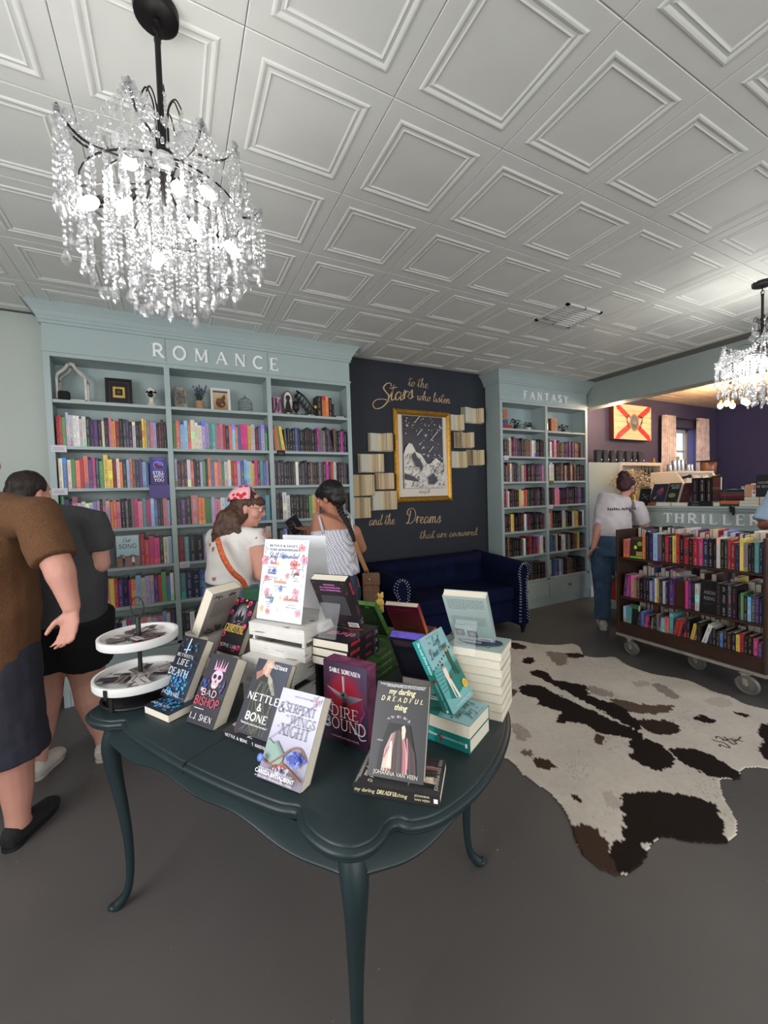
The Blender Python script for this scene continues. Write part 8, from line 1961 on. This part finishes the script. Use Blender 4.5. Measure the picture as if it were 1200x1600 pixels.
# ---- 2 woman in charcoal tee and black shorts
C = V(-.585, 2.86, 0); f = fv(66); r = rv(f)
w1_ = thing('person', 'woman in charcoal t-shirt, black shorts and white shoes facing romance shelves', 'person', C); M = off(C); sk = skin('fair_pink', rgb(204, 152, 134))
J = lambda x, y, z: C + r * x + f * y + V(0, 0, z)
mb = MB(M)
anR, anL = at(162, 1152, 2.36), at(61, 1196, 2.22); knR = at(137, 1062, 2.40); knL = at(70, 1080, 2.30)
leg_into(mb, J(.11, 0, .84), knR, (anR.x, anR.y, .09), (anR.x + .03, anR.y + .17, .02), r=(.11, .112, .088, .080, .062, .040)); leg_into(mb, J(-.10, 0, .84), knL, (anL.x, anL.y, .09), (anL.x + .03, anL.y + .17, .02), r=(.11, .112, .088, .080, .062, .040))
torso_into(mb, [(J(0, 0, .80), .13, .12), (J(0, 0, .95), .15, .13), (J(0, .02, 1.15), .14, .12), (J(0, .02, 1.32), .14, .10), (J(0, .03, 1.42), .08, .06)], r)
shR, elR, wrR = J(.205, .0, 1.36), at(155, 880, 2.32), at(128, 888, 2.62); shL, elL, wrL = J(-.21, 0, 1.36), J(-.28, .05, 1.1), J(-.18, .30, 1.15)
arm_into(mb, shR, elR, wrR, (.055, .058, .056, .054, .042, .028)); arm_into(mb, shL, elL, wrL, (.055, .058, .056, .054, .042, .028)); hand_into(mb, wrR, f - r * .6, V(0, 0, -1), .5, .17, side=-1); hand_into(mb, wrL, f, V(0, 0, -1), .5, .17, side=1)
hc = at(48, 770, 2.36); mb.tube([J(0, .02, 1.40), hc - V(0, 0, .06)], .058, 12); hr, hf, hu = head_into(mb, hc, fv(50), .22, pitch=-.1, jaw=1.05); remesh(mb.build('body', sk, w1_), .007, 5); eyes(w1_, hc, hr, hf, hu)
m_dhair = mat('dark_brown_hair', rgb(38, 27, 24), .55, noise=.3, nscale=60, stretch=(1, 1, .15), bump=.5, bscale=90)
mb = MB(M); mb.ball(hc + hu * .038 - hf * .022, (.086, .098, .090), 20, 14, ax=(hr, hf, hu)); mb.ball(hc - hf * .055 - hu * .015, (.074, .058, .066), 16, 12, ax=(hr, hf, hu)); mb.ball(hc - hf * .085 - hr * .02 + hu * .0, (.04, .04, .045), 12, 8, ax=(hr, hf, hu)); remesh(mb.build('hair', m_dhair, w1_), .008, 3, (.008, .03))
m_char = mat('charcoal_cotton', rgb(66, 66, 68), .92, noise=.08, nscale=80, bump=.12, bscale=200)
mb = MB(M); torso_into(mb, [(J(0, 0, .825), .232, .195), (J(0, 0, .88), .228, .19), (J(0, 0, .95), .232, .195), (J(0, .02, 1.12), .222, .185), (J(0, .01, 1.28), .215, .165), (J(0, .0, 1.37), .195, .13), (J(0, .02, 1.425), .12, .095), (J(0, .03, 1.455), .072, .07)], r, n=24)
mb.tube([J(.06, 0, 1.385), shR, shR.lerp(elR, .4), shR.lerp(elR, .66)], [.085, .088, .084, .080], 16); mb.tube([J(-.06, 0, 1.385), shL, shL.lerp(elL, .4), shL.lerp(elL, .8)], [.085, .088, .088, .086], 16)
remesh(mb.build('t_shirt', m_char, w1_), .009, 5, (.022, .13))
mb = MB(M); torso_into(mb, [(J(0, 0, .80), .19, .165), (J(0, 0, .92), .212, .18)], r, n=24)
hipR, hipL = J(.12, 0, .86), J(-.11, 0, .86); mb.tube([hipR, hipR.lerp(knR, .72)], [.150, .135], 18); mb.tube([hipL, hipL.lerp(knL, .72)], [.150, .135], 18); remesh(mb.build('shorts', mat('black_jersey', rgb(16, 15, 18), .9), w1_), .009, 4, (.010, .1))
m_wshoe = mat('white_mesh_shoe', rgb(206, 200, 190), .7)
for an in (anR, anL): shoe(w1_, 'shoe', (an.x, an.y, .08), (an.x + .05, an.y + .17, 0), m_wshoe, sole=mat('pale_rubber', rgb(180, 174, 164), .6))

# ---- 3 woman with strawberry bandana, orange strap
D = 2.52; C = at(366, 1000, D); C.z = 0; rt = V(_R.x, _R.y, 0).normalized(); aw = V(_F.x, _F.y, 0).normalized()
f = (rt * .72 + aw * .70).normalized(); r = rv(f)
w2_ = thing('person', 'woman with pink strawberry bandana and white floral top, seen from behind', 'person', C); M = off(C); sk = skin('rosy', rgb(206, 150, 132))
J = lambda x, y, z: C + r * x + f * y + V(0, 0, z)
HZ = .105
mb = MB(M)
leg_into(mb, J(.10, 0, .82), J(.11, .02, .45), J(.11, 0, .09), J(.12, .18, .02), r=(.11, .10, .075, .066, .052, .038), foot=True); leg_into(mb, J(-.10, 0, .82), J(-.11, .02, .45), J(-.11, 0, .09), J(-.12, .18, .02), r=(.11, .10, .075, .066, .052, .038))
torso_into(mb, [(J(0, 0, .78), .12, .11), (J(0, 0, .90), .14, .12), (J(0, .02, 1.04), .13, .115), (J(0, .02, 1.20), .13, .10), (J(0, .02, 1.28), .08, .06)], r)
shR, elR, wrR = at(402, 842, D - .05), at(410, 897, D - .08), at(446, 860, D + .18); shL, elL, wrL = J(-.185, 0, 1.22), J(-.24, .04, 1.0), J(-.12, .30, 1.08)
arm_into(mb, shR, elR, wrR, (.062, .058, .050, .046, .037, .026)); arm_into(mb, shL, elL, wrL, (.062, .058, .050, .046, .037, .026)); hand_into(mb, wrR, f, V(0, 0, 1), .6, .165, side=1); hand_into(mb, wrL, f, V(0, 0, 1), .6, .165, side=-1)
hc = at(388, 795, D + .02); mb.tube([J(0, .02, 1.25), hc - V(0, 0, .07)], .052, 12); hr, hf, hu = head_into(mb, hc, (rt * .95 + aw * .12).normalized(), .215, pitch=-.22); remesh(mb.build('body', sk, w2_), .007, 5); eyes(w2_, hc, hr, hf, hu, .96)
m_h2 = mat('long_brown_hair', rgb(74, 50, 36), .55, noise=.45, nscale=50, stretch=(1, 1, .12), bump=.6, bscale=70)
mb = MB(M); mb.ball(hc + hu * .033 - hf * .022, (.081, .092, .084), 18, 12, ax=(hr, hf, hu)); mb.ball(hc + hu * .052 + hf * .052, (.064, .044, .036), 14, 10, ax=(hr, hf, hu))
mb.tube([hc - hf * .03, at(358, 812, D - .06), at(354, 834, D - .08), at(352, 848, D - .08)], [(.070, .062), (.082, .062), (.088, .052), (.066, .035)], 18, side=rt)
for k in range(9): u = 334 + 5 * k; mb.tube([at(u * .5 + 180, 800, D - .09), at(u, 832, D - .12), at(u - 2, 848 + 3 * (k % 3), D - .10)], [.014, .016, .006], 8)
remesh(mb.build('hair', m_h2, w2_), .007, 3, (.014, .025))
m_band = mat('strawberry_bandana', rgb(236, 170, 180), .8)
_nt = m_band.node_tree; _tc = _nt.nodes.new('ShaderNodeTexCoord'); _v = _nt.nodes.new('ShaderNodeTexVoronoi'); _v.inputs['Scale'].default_value = 26; _r = _nt.nodes.new('ShaderNodeMapRange'); _r.inputs['From Min'].default_value = .40; _r.inputs['From Max'].default_value = .44; _mx = _nt.nodes.new('ShaderNodeMix'); _mx.data_type = 'RGBA'
_mx.inputs['A'].default_value = (*rgb(200, 44, 48), 1); _mx.inputs['B'].default_value = (*rgb(240, 178, 190), 1); _nt.links.new(_tc.outputs['Object'], _v.inputs['Vector']); _nt.links.new(_v.outputs['Distance'], _r.inputs['Value']); _nt.links.new(_r.outputs[0], _mx.inputs['Factor']); _nt.links.new(_mx.outputs['Result'], _nt.nodes['Principled BSDF'].inputs['Base Color'])
mb = MB(M)
vs = []; NU, NV = 20, 10
for j in range(NV + 1):
    for i in range(NU + 1):
        u_ = -1 + 2 * i / NU; v_ = j / NV; a = u_ * 1.9; b_ = (1.56 - v_ * (1.75 - .45 * abs(u_)))
        d = hr * math.sin(a) * math.cos(b_) + (-hf) * math.cos(a) * math.cos(b_) + hu * math.sin(b_)
        vs.append(hc + hu * .040 - hf * .020 + hr * d.dot(hr) * .098 + hf * d.dot(hf) * .112 + hu * d.dot(hu) * .103)
mb.add(vs, [(j * (NU + 1) + i, j * (NU + 1) + i + 1, (j + 1) * (NU + 1) + i + 1, (j + 1) * (NU + 1) + i) for j in range(NV) for i in range(NU)]); o = mb.build('bandana', m_band, w2_, smooth=True); so = o.modifiers.new('thickness', 'SOLIDIFY'); so.thickness = .004; so.offset = 1
m_wht = mat('white_floral_cotton', rgb(226, 222, 216), .9, bump=.15, bscale=160)
_nt = m_wht.node_tree; _tc = _nt.nodes.new('ShaderNodeTexCoord'); _v = _nt.nodes.new('ShaderNodeTexVoronoi'); _v.inputs['Scale'].default_value = 9; _n = _nt.nodes.new('ShaderNodeTexNoise'); _n.inputs['Scale'].default_value = 90; _ad = _nt.nodes.new('ShaderNodeMath'); _ad.operation = 'ADD'; _ms = _nt.nodes.new('ShaderNodeMath'); _ms.operation = 'MULTIPLY'; _ms.inputs[1].default_value = .22
_r = _nt.nodes.new('ShaderNodeMapRange'); _r.inputs['From Min'].default_value = .235; _r.inputs['From Max'].default_value = .26; _mx = _nt.nodes.new('ShaderNodeMix'); _mx.data_type = 'RGBA'; _mx.inputs['A'].default_value = (*rgb(176, 110, 120), 1); _mx.inputs['B'].default_value = (*rgb(226, 222, 216), 1)
_nt.links.new(_tc.outputs['Object'], _v.inputs['Vector']); _nt.links.new(_tc.outputs['Object'], _n.inputs['Vector']); _nt.links.new(_n.outputs['Fac'], _ms.inputs[0]); _nt.links.new(_ms.outputs[0], _ad.inputs[0]); _nt.links.new(_v.outputs['Distance'], _ad.inputs[1]); _nt.links.new(_ad.outputs[0], _r.inputs['Value']); _nt.links.new(_r.outputs[0], _mx.inputs['Factor']); _nt.links.new(_mx.outputs['Result'], _nt.nodes['Principled BSDF'].inputs['Base Color'])
mb = MB(M); torso_into(mb, [(J(0, 0, .955), .165, .15), (J(0, .01, 1.02), .172, .155), (J(0, .02, 1.14), .165, .15), (J(0, .01, 1.22), .160, .12), (J(0, .02, 1.28), .11, .09), (J(0, .02, 1.31), .065, .06)], r, n=24)
mb.tube([J(.06, 0, 1.24), shR, shR.lerp(elR, .25)], [.072, .074, .072], 16); mb.tube([J(-.06, 0, 1.24), shL, shL.lerp(elL, .30), shL.lerp(elL, .5)], [.075, .078, .080, .078], 16); remesh(mb.build('blouse', m_wht, w2_), .008, 5, (.018, .10))
m_jean = mat('light_denim', rgb(96, 122, 156), .85, noise=.15, nscale=60, bump=.15, bscale=300)
def trousers(root, J, M, m, zc, hw, hd, knR, knL, anR, anL, rr, r, hem=.10):
    mb = MB(M); torso_into(mb, [(J(0, 0, zc - .12), hw * .96, hd), (J(0, 0, zc), hw, hd), (J(0, 0, zc + .10), hw * .9, hd * .95)], r, n=22)
    for s_, kn, an in ((1, knR, anR), (-1, knL, anL)):
        h_ = J(s_ * hw * .52, 0, zc - .04); a_ = V(an[0], an[1], hem); mb.tube([h_, h_.lerp(V(*kn), .5), V(*kn), V(*kn).lerp(a_, .6), a_], [rr, rr * .88, rr * .68, rr * .62, rr * .60], 16)
    return remesh(mb.build('jeans', m, root), .009, 4, (.014, .07))
trousers(w2_, J, M, m_jean, .86, .185, .16, J(.11, .02, .45), J(-.11, .02, .45), J(.11, 0, .09), J(-.11, 0, .09), .12, r)
for s_ in (1, -1): shoe(w2_, 'shoe', J(s_ * .11, 0, .08), J(s_ * .12, .18, 0), m_wshoe, sole=mat('pale_rubber'))
mb = MB(M); gp = rgb(200, 160, 90)
for e_ in (-1, 1): c0 = hc + hf * .094 + hr * (e_ * .032) + hu * .012; mb.tube([c0 + hr * (.021 * math.cos(a)) + hu * (.017 * math.sin(a)) for a in np.linspace(0, 6.283, 19)[:-1]], .0016, 5, closed=True)
for e_ in (-1, 1): mb.tube([hc + hf * .094 + hr * (e_ * .053) + hu * .016, hc + hf * .02 + hr * (e_ * .078) + hu * .014], .0016, 5)
mb.build('glasses', m_brass, w2_, smooth=True)
# her patterned strap and little bag
C2 = at(352, 850, D - .16); st = thing('crossbody_bag', 'orange patterned strap with small crossbody bag worn by bandana woman', 'bag', C2); M2 = off(C2)
m_orange = mat('orange_patterned_webbing', rgb(200, 96, 56), .7, noise=.5, nscale=90)
mb = MB(M2); P = catmull([tuple(at(340, 842, D - .20)), tuple(at(348, 868, D - .24)), tuple(at(362, 892, D - .24)), tuple(at(379, 908, D - .20)), tuple(at(385, 922, D - .16))], 6)
vs = []; 
for i, p in enumerate(P):
    p = V(*p); q = V(*P[min(i + 1, len(P) - 1)]) - V(*P[max(i - 1, 0)]); s_ = q.cross(aw).normalized(); vs += [p - s_ * .016, p + s_ * .016]
mb.add(vs, [(2 * i, 2 * i + 1, 2 * i + 3, 2 * i + 2) for i in range(len(P) - 1)]); o = mb.build('strap', m_orange, st, smooth=True); so = o.modifiers.new('thickness', 'SOLIDIFY'); so.thickness = .003
mb = MB(M2); b0 = at(397, 932, D - .17); mb.obox(b0, (.13, .05, .10), rt, aw, V(0, 0, 1)); bev(mb.build('pouch', mat('green_canvas', rgb(48, 92, 66), .8), st, smooth=40), .02)

# ---- 4 young woman with black braid, plaid top, brown bag
D = 2.90; C = at(526, 1000, D); C.z = 0; f = (-rt * .45 + aw * .89).normalized(); r = rv(f)
w3_ = thing('person', 'woman with long black braid and white plaid strappy top, holding a book', 'person', C); M = off(C); sk = skin('tan', rgb(176, 122, 98))
J = lambda x, y, z: C + r * x + f * y + V(0, 0, z)
mb = MB(M)
for s_ in (1, -1): leg_into(mb, J(s_ * .09, 0, .84), J(s_ * .10, .02, .46), J(s_ * .10, 0, .09), J(s_ * .11, .18, .02), r=(.095, .085, .065, .058, .046, .034))
shR, shL = at(553, 832, D + .02), at(496, 826, D + .06)
neck = at(527, 806, D)
torso_into(mb, [(J(0, 0, .80), .145, .12), (J(0, 0, .92), .165, .13), (J(0, .0, 1.07), .135, .11), (J(0, 0, 1.20), .15, .11), (J(0, 0, 1.29), .155, .09), (neck - V(0, 0, .045), .10, .06), (neck, .05, .05)], r, n=22)
elR, wrR = J(.25, .08, 1.08), J(.10, .30, 1.20); elL, wrL = at(486, 864, D + .12), at(484, 826, D + .30)
arm_into(mb, shR, elR, wrR, (.052, .046, .040, .040, .033, .025)); arm_into(mb, shL, elL, wrL, (.054, .048, .042, .040, .033, .025)); hand_into(mb, wrL, (-rt * 1 + V(0, 0, .12)), V(0, 0, 1) + aw * -.4, .75, .165, side=-1); hand_into(mb, wrR, f - rt * .3, V(0, 0, 1), .6, .165, side=1)
hc = at(516, 779, D + .03); mb.tube([neck - V(0, 0, .04), hc - V(0, 0, .06)], .048, 12); hr, hf, hu = head_into(mb, hc, (-rt * .85 + aw * .42).normalized(), .215, pitch=-.32); remesh(mb.build('body', sk, w3_), .007, 5); eyes(w3_, hc, hr, hf, hu, .96)
m_h3 = mat('black_hair', rgb(16, 14, 16), .45, noise=.3, nscale=40, stretch=(1, 1, .2), bump=.4, bscale=80)
mb = MB(M); mb.ball(hc + hu * .040 - hf * .022, (.088, .102, .094), 20, 14, ax=(hr, hf, hu)); mb.ball(hc + hf * .045 + hu * .058, (.070, .055, .045), 14, 10, ax=(hr, hf, hu)); mb.ball(hc - hf * .06 - hu * .02, (.07, .055, .06), 14, 10, ax=(hr, hf, hu))
mb.tube([hc + hf * .085 + hr * .05 + hu * .03, hc + hf * .095 + hr * .045 - hu * .04, hc + hf * .085 + hr * .04 - hu * .10], [.012, .010, .003], 8)
remesh(mb.build('hair', m_h3, w3_), .007, 3, (.008, .03))
BR = [hc - hf * .06 - hu * .03, at(532, 798, D - .10), at(540, 812, D - .13), at(546, 824, D - .14), at(551, 838, D - .14), at(554, 846, D - .13)]
mb = MB(M); B = catmull([tuple(p) for p in BR], 5); n_ = len(B)
for k in range(3):
    pts = []
    for i in range((n_ - 1) * 3 + 1):
        t = i / 3; a = V(*B[int(t)]).lerp(V(*B[min(int(t) + 1, n_ - 1)]), t - int(t)); ph = t * 1.25 + k * 2.094; amp = .013 * (1 - .5 * t / n_); pts.append(a + rt * amp * math.sin(ph) + aw * amp * .6 * math.sin(2 * ph))
    mb.tube(pts, [.0135 * (1 - .55 * i / len(pts)) for i in range(len(pts))], 8)
mb.build('braid', m_h3, w3_, smooth=True)
m_plaid = mat('white_plaid_cotton', rgb(214, 212, 216), .9)
_nt = m_plaid.node_tree; _tc = _nt.nodes.new('ShaderNodeTexCoord'); _b = _nt.nodes['Principled BSDF']; prev = None
for rot, sc_ in (((0, .6, .9), 22), ((0, -.9, .3), 22)):
    mp_ = _nt.nodes.new('ShaderNodeMapping'); mp_.inputs['Rotation'].default_value = rot; wv = _nt.nodes.new('ShaderNodeTexWave'); wv.inputs['Scale'].default_value = sc_; wv.inputs['Distortion'].default_value = .6; _nt.links.new(_tc.outputs['Object'], mp_.inputs[0]); _nt.links.new(mp_.outputs[0], wv.inputs['Vector'])
    r_ = _nt.nodes.new('ShaderNodeMapRange'); r_.inputs['From Min'].default_value = .15; r_.inputs['From Max'].default_value = .45; _nt.links.new(wv.outputs['Fac'], r_.inputs['Value'])
    if prev is None: prev = r_.outputs[0]
    else: mm_ = _nt.nodes.new('ShaderNodeMath'); mm_.operation = 'MULTIPLY'; _nt.links.new(prev, mm_.inputs[0]); _nt.links.new(r_.outputs[0], mm_.inputs[1]); prev = mm_.outputs[0]
_mx = _nt.nodes.new('ShaderNodeMix'); _mx.data_type = 'RGBA'; _mx.inputs['A'].default_value = (*rgb(168, 170, 184), 1); _mx.inputs['B'].default_value = (*rgb(232, 230, 234), 1); _nt.links.new(prev, _mx.inputs['Factor']); _nt.links.new(_mx.outputs['Result'], _b.inputs['Base Color'])
mb = MB(M); torso_into(mb, [(J(0, -.01, .925), .185, .15), (J(0, -.01, 1.0), .172, .14), (J(0, -.01, 1.10), .155, .128), (J(0, -.01, 1.18), .158, .124), (J(0, -.005, 1.235), .160, .112)], r, n=24); remesh(mb.build('strappy_top', m_plaid, w3_), .008, 3, (.014, .05))
mb = MB(M)
for s_ in (-1, 1):
    mb.tube([J(s_ * .105, -.105, 1.225), J(s_ * .115, -.07, 1.32), J(s_ * .105, .0, 1.365), J(s_ * .10, .075, 1.25)], .008, 6); 
mb.build('shoulder_straps', m_plaid, w3_, smooth=True)
trousers(w3_, J, M, mat('mid_denim', rgb(70, 84, 112), .85, noise=.15, nscale=60, bump=.15, bscale=300), .86, .170, .14, J(.10, .02, .46), J(-.10, .02, .46), J(.10, 0, .09), J(-.10, 0, .09), .105, r)
for s_ in (1, -1): shoe(w3_, 'shoe', J(s_ * .10, 0, .08), J(s_ * .11, .18, 0), m_wshoe, sole=mat('pale_rubber'))
# book in her hand, another held beside
pb = at(460, 838, D + .28); bkh = thing('book', 'small dark patterned book held open in the braided woman hand', 'book', pb, rot=Matrix.Rotation(-.6, 3, 'Y') @ Matrix.Rotation(.3, 3, 'X'))
book_parts(bkh, .10, .15, .014, rgb(36, 36, 50), lambda c: (c.rect(0, 0, 1, 1, rgb(40, 40, 54)), splash(c, .5, .5, .4, .4, rgb(170, 150, 110), 3, 14, .05)))
C2 = at(581, 920, D - .06); bg = thing('shoulder_bag', 'brown canvas shoulder bag hanging behind the braided woman', 'bag', C2); M2 = off(C2); m_bag = mat('brown_canvas', rgb(92, 66, 46), .8, noise=.2, nscale=40, bump=.2, bscale=120)
mb = MB(M2); mb.obox(at(580, 922, D - .06), (.115, .09, .21), rt, aw, V(0, 0, 1)); o = mb.build('pouch', m_bag, bg, smooth=40); bev(o, .025, 4); mb = MB(M2); mb.obox(at(580, 905, D - .10), (.12, .04, .09), rt, (aw * .96 - V(0, 0, .25)), V(0, 0, 1)); bev(mb.build('flap', m_bag, bg, smooth=40), .012)
mb = MB(M2); P = catmull([tuple(at(548, 826, D + .02)), tuple(at(551, 836, D - .12)), tuple(at(560, 862, D - .12)), tuple(at(573, 893, D - .08))], 5); vs = []
for i, p in enumerate(P):
    p = V(*p); q = V(*P[min(i + 1, len(P) - 1)]) - V(*P[max(i - 1, 0)]); s_ = q.cross(aw).normalized(); vs += [p - s_ * .015, p + s_ * .015]
mb.add(vs, [(2 * i, 2 * i + 1, 2 * i + 3, 2 * i + 2) for i in range(len(P) - 1)]); o = mb.build('strap', mat('tan_webbing', rgb(150, 104, 68), .8), bg, smooth=True); so = o.modifiers.new('thickness', 'SOLIDIFY'); so.thickness = .003
mb = MB(M2); mb.tube([at(574, 893, D - .10), at(588, 905, D - .10), at(586, 914, D - .11)], .004, 6); mb.ball(at(577, 906, D - .13), (.008, .006, .008), 8, 5); mb.build('buckle', m_brass, bg)

# ---- 5 woman in white tee with red-brown bun
D = 4.28; C = at(958, 960, D); C.z = 0; f = (aw * .93 + rt * .36).normalized(); r = rv(f)
w4_ = thing('person', 'woman with dark red hair bun, white t-shirt and jeans at the counter', 'person', C); M = off(C); sk = skin('fair', rgb(196, 146, 124))
J = lambda x, y, z: C + r * x + f * y + V(0, 0, z)
mb = MB(M)
anL = at(942, 966, D); anR = J(.14, .10, .09)
leg_into(mb, J(.10, 0, .86), J(.12, .06, .47), anR, anR + f * .17, r=(.11, .10, .07, .062, .05, .036)); leg_into(mb, J(-.10, 0, .86), J(-.10, .02, .47), (anL.x, anL.y, .09), V(anL.x, anL.y, .02) + f * .17, r=(.11, .10, .07, .062, .05, .036))
shR, shL = at(997, 791, D), at(945, 798, D); torso_into(mb, [(J(0, 0, .80), .12, .11), (J(0, 0, .95), .14, .12), (J(0, 0, 1.12), .13, .11), (J(0, 0, 1.28), .12, .09), (at(972, 784, D), .08, .06), (at(972, 776, D), .05, .05)], r, n=22)
elR, wrR = at(1008, 828, D + .02), at(1022, 838, D + .25); elL, wrL = at(934, 830, D - .05), at(927, 857, D - .08); arm_into(mb, shR, elR, wrR, (.050, .054, .050, .048, .038, .027)); arm_into(mb, shL, elL, wrL, (.048, .050, .046, .044, .035, .026))
hand_into(mb, wrR, f, V(0, 0, -1), .5, .17, side=-1); hand_into(mb, wrL, (at(919, 868, D - .1) - wrL), V(0, 0, -1) - aw, .3, .17, side=1)
hc = at(978, 760, D + .03); mb.tube([at(972, 780, D), hc - V(0, 0, .06)], .052, 12); hr, hf, hu = head_into(mb, hc, (rt * .8 + aw * .6).normalized(), .22, pitch=-.45); remesh(mb.build('body', sk, w4_), .008, 4); eyes(w4_, hc, hr, hf, hu)
m_h4 = mat('dark_red_brown_hair', rgb(58, 26, 30), .55, noise=.4, nscale=50, bump=.5, bscale=90)
mb = MB(M); mb.ball(hc + hu * .034 - hf * .022, (.086, .100, .090), 18, 12, ax=(hr, hf, hu)); mb.ball(hc - hf * .05 - hu * .02, (.07, .055, .06), 14, 10, ax=(hr, hf, hu)); mb.ball(at(975, 742, D), (.055, .055, .048), 14, 10); remesh(mb.build('hair', m_h4, w4_), .009, 2, (.02, .03))
m_tee = mat('white_cotton', rgb(206, 198, 202), .9, bump=.12, bscale=150)
mb = MB(M); torso_into(mb, [(J(0, 0, .98), .185, .155), (J(0, 0, 1.08), .180, .15), (J(0, 0, 1.22), .172, .14), (J(0, 0, 1.32), .165, .125), (at(972, 784, D), .11, .085), (at(972, 777, D), .075, .07)], r, n=22)
for a, b in ((shR, elR), (shL, elL)): mb.tube([a.lerp(at(972, 790, D), .4), a, a.lerp(b, .45), a.lerp(b, .75)], [.068, .070, .074, .072], 14)
remesh(mb.build('t_shirt', m_tee, w4_), .010, 5, (.026, .11))
mb = MB(M); cc = at(972, 797, D - .215); cv = Canvas(mb, cc, rt, V(0, 0, 1), -aw, step=.0001); [cv.rect(-.145 + .0205 * k, 0, -.145 + .0205 * k + .015, .028 - .006 * (k % 3), rgb(46, 42, 50)) for k in range(14) if k != 6]; mb.build('back_print', m_print, w4_)
trousers(w4_, J, M, mat('washed_denim', rgb(58, 80, 108), .85, noise=.25, nscale=14, bump=.15, bscale=300), .89, .185, .155, J(.12, .06, .47), J(-.10, .02, .47), anR, anL, .125, r)
for an in (anR, anL): shoe(w4_, 'shoe', (an.x, an.y, .08), V(an.x, an.y, 0) + f * .17, m_wshoe, sole=mat('pale_rubber'))

# ---- 6 person in light blue shirt at the right edge, between cart and counter
D = 3.30; C = at(1262, 960, D); C.z = 0; f = (-aw * .55 - rt * .83).normalized(); r = rv(f)
w5_ = thing('person', 'person in light blue shirt with folded forearms at the right picture edge', 'person', C); M = off(C); sk = skin('tan2', rgb(160, 104, 86))
J = lambda x, y, z: C + r * x + f * y + V(0, 0, z)
mb = MB(M)
for s_ in (1, -1): leg_into(mb, J(s_ * .10, 0, .86), J(s_ * .11, .02, .47), J(s_ * .11, 0, .09), J(s_ * .12, .18, .02), r=(.10, .09, .07, .06, .05, .036))
torso_into(mb, [(J(0, 0, .80), .14, .12), (J(0, 0, .95), .165, .13), (J(0, 0, 1.12), .15, .12), (J(0, 0, 1.30), .17, .12), (J(0, 0, 1.42), .09, .07)], r); mb.tube([J(0, 0, 1.40), J(0, .02, 1.52)], .052, 12)
shR, shL = J(.18, .0, 1.36), J(-.18, 0, 1.36); elR, elL = J(.25, .08, 1.12), J(-.25, .08, 1.12); wrR, wrL = J(.06, .27, 1.16), J(-.02, .30, 1.20)
for a, b, c in ((shR, elR, wrR), (shL, elL, wrL)): arm_into(mb, a, b, c, (.056, .05, .043, .042, .034, .026))
hand_into(mb, wrR, -r + V(0, 0, .25), f * -1, .55, .17, side=1); hand_into(mb, wrL, r + V(0, 0, .1), f * -1, .55, .17, side=-1)
hc = J(0, .03, 1.60); hr, hf, hu = head_into(mb, hc, f, .22, pitch=-.2); remesh(mb.build('body', sk, w5_), .008, 4); eyes(w5_, hc, hr, hf, hu)
mb = MB(M); mb.ball(hc + hu * .038 - hf * .022, (.084, .096, .088), 18, 12, ax=(hr, hf, hu)); remesh(mb.build('hair', m_dhair, w5_), .009, 2, (.01, .03))
m_lb = mat('light_blue_chambray', rgb(158, 182, 206), .9, noise=.06, nscale=60, bump=.15, bscale=160)
mb = MB(M); torso_into(mb, [(J(0, 0, .86), .19, .155), (J(0, 0, 1.0), .19, .155), (J(0, 0, 1.15), .18, .15), (J(0, 0, 1.30), .19, .14), (J(0, 0, 1.39), .12, .10), (J(0, 0, 1.44), .07, .065)], r, n=22)
for a, b in ((shR, elR), (shL, elL)): mb.tube([a.lerp(J(0, 0, 1.36), .5), a, a.lerp(b, .5), a.lerp(b, .9)], [.075, .080, .082, .085], 14)
remesh(mb.build('shirt', m_lb, w5_), .009, 5, (.024, .09))
trousers(w5_, J, M, mat('mid_denim'), .86, .17, .14, J(.11, .02, .47), J(-.11, .02, .47), J(.11, 0, .09), J(-.11, 0, .09), .11, r)
for s_ in (1, -1): shoe(w5_, 'shoe', J(s_ * .11, 0, .08), J(s_ * .12, .18, 0), m_wshoe, sole=mat('pale_rubber'))

tag(STUFF_BOOKS.build('book_rows', [m_print, m_pages]), 'densely packed book rows in the romance and fantasy bookcases', 'books', kind='stuff')
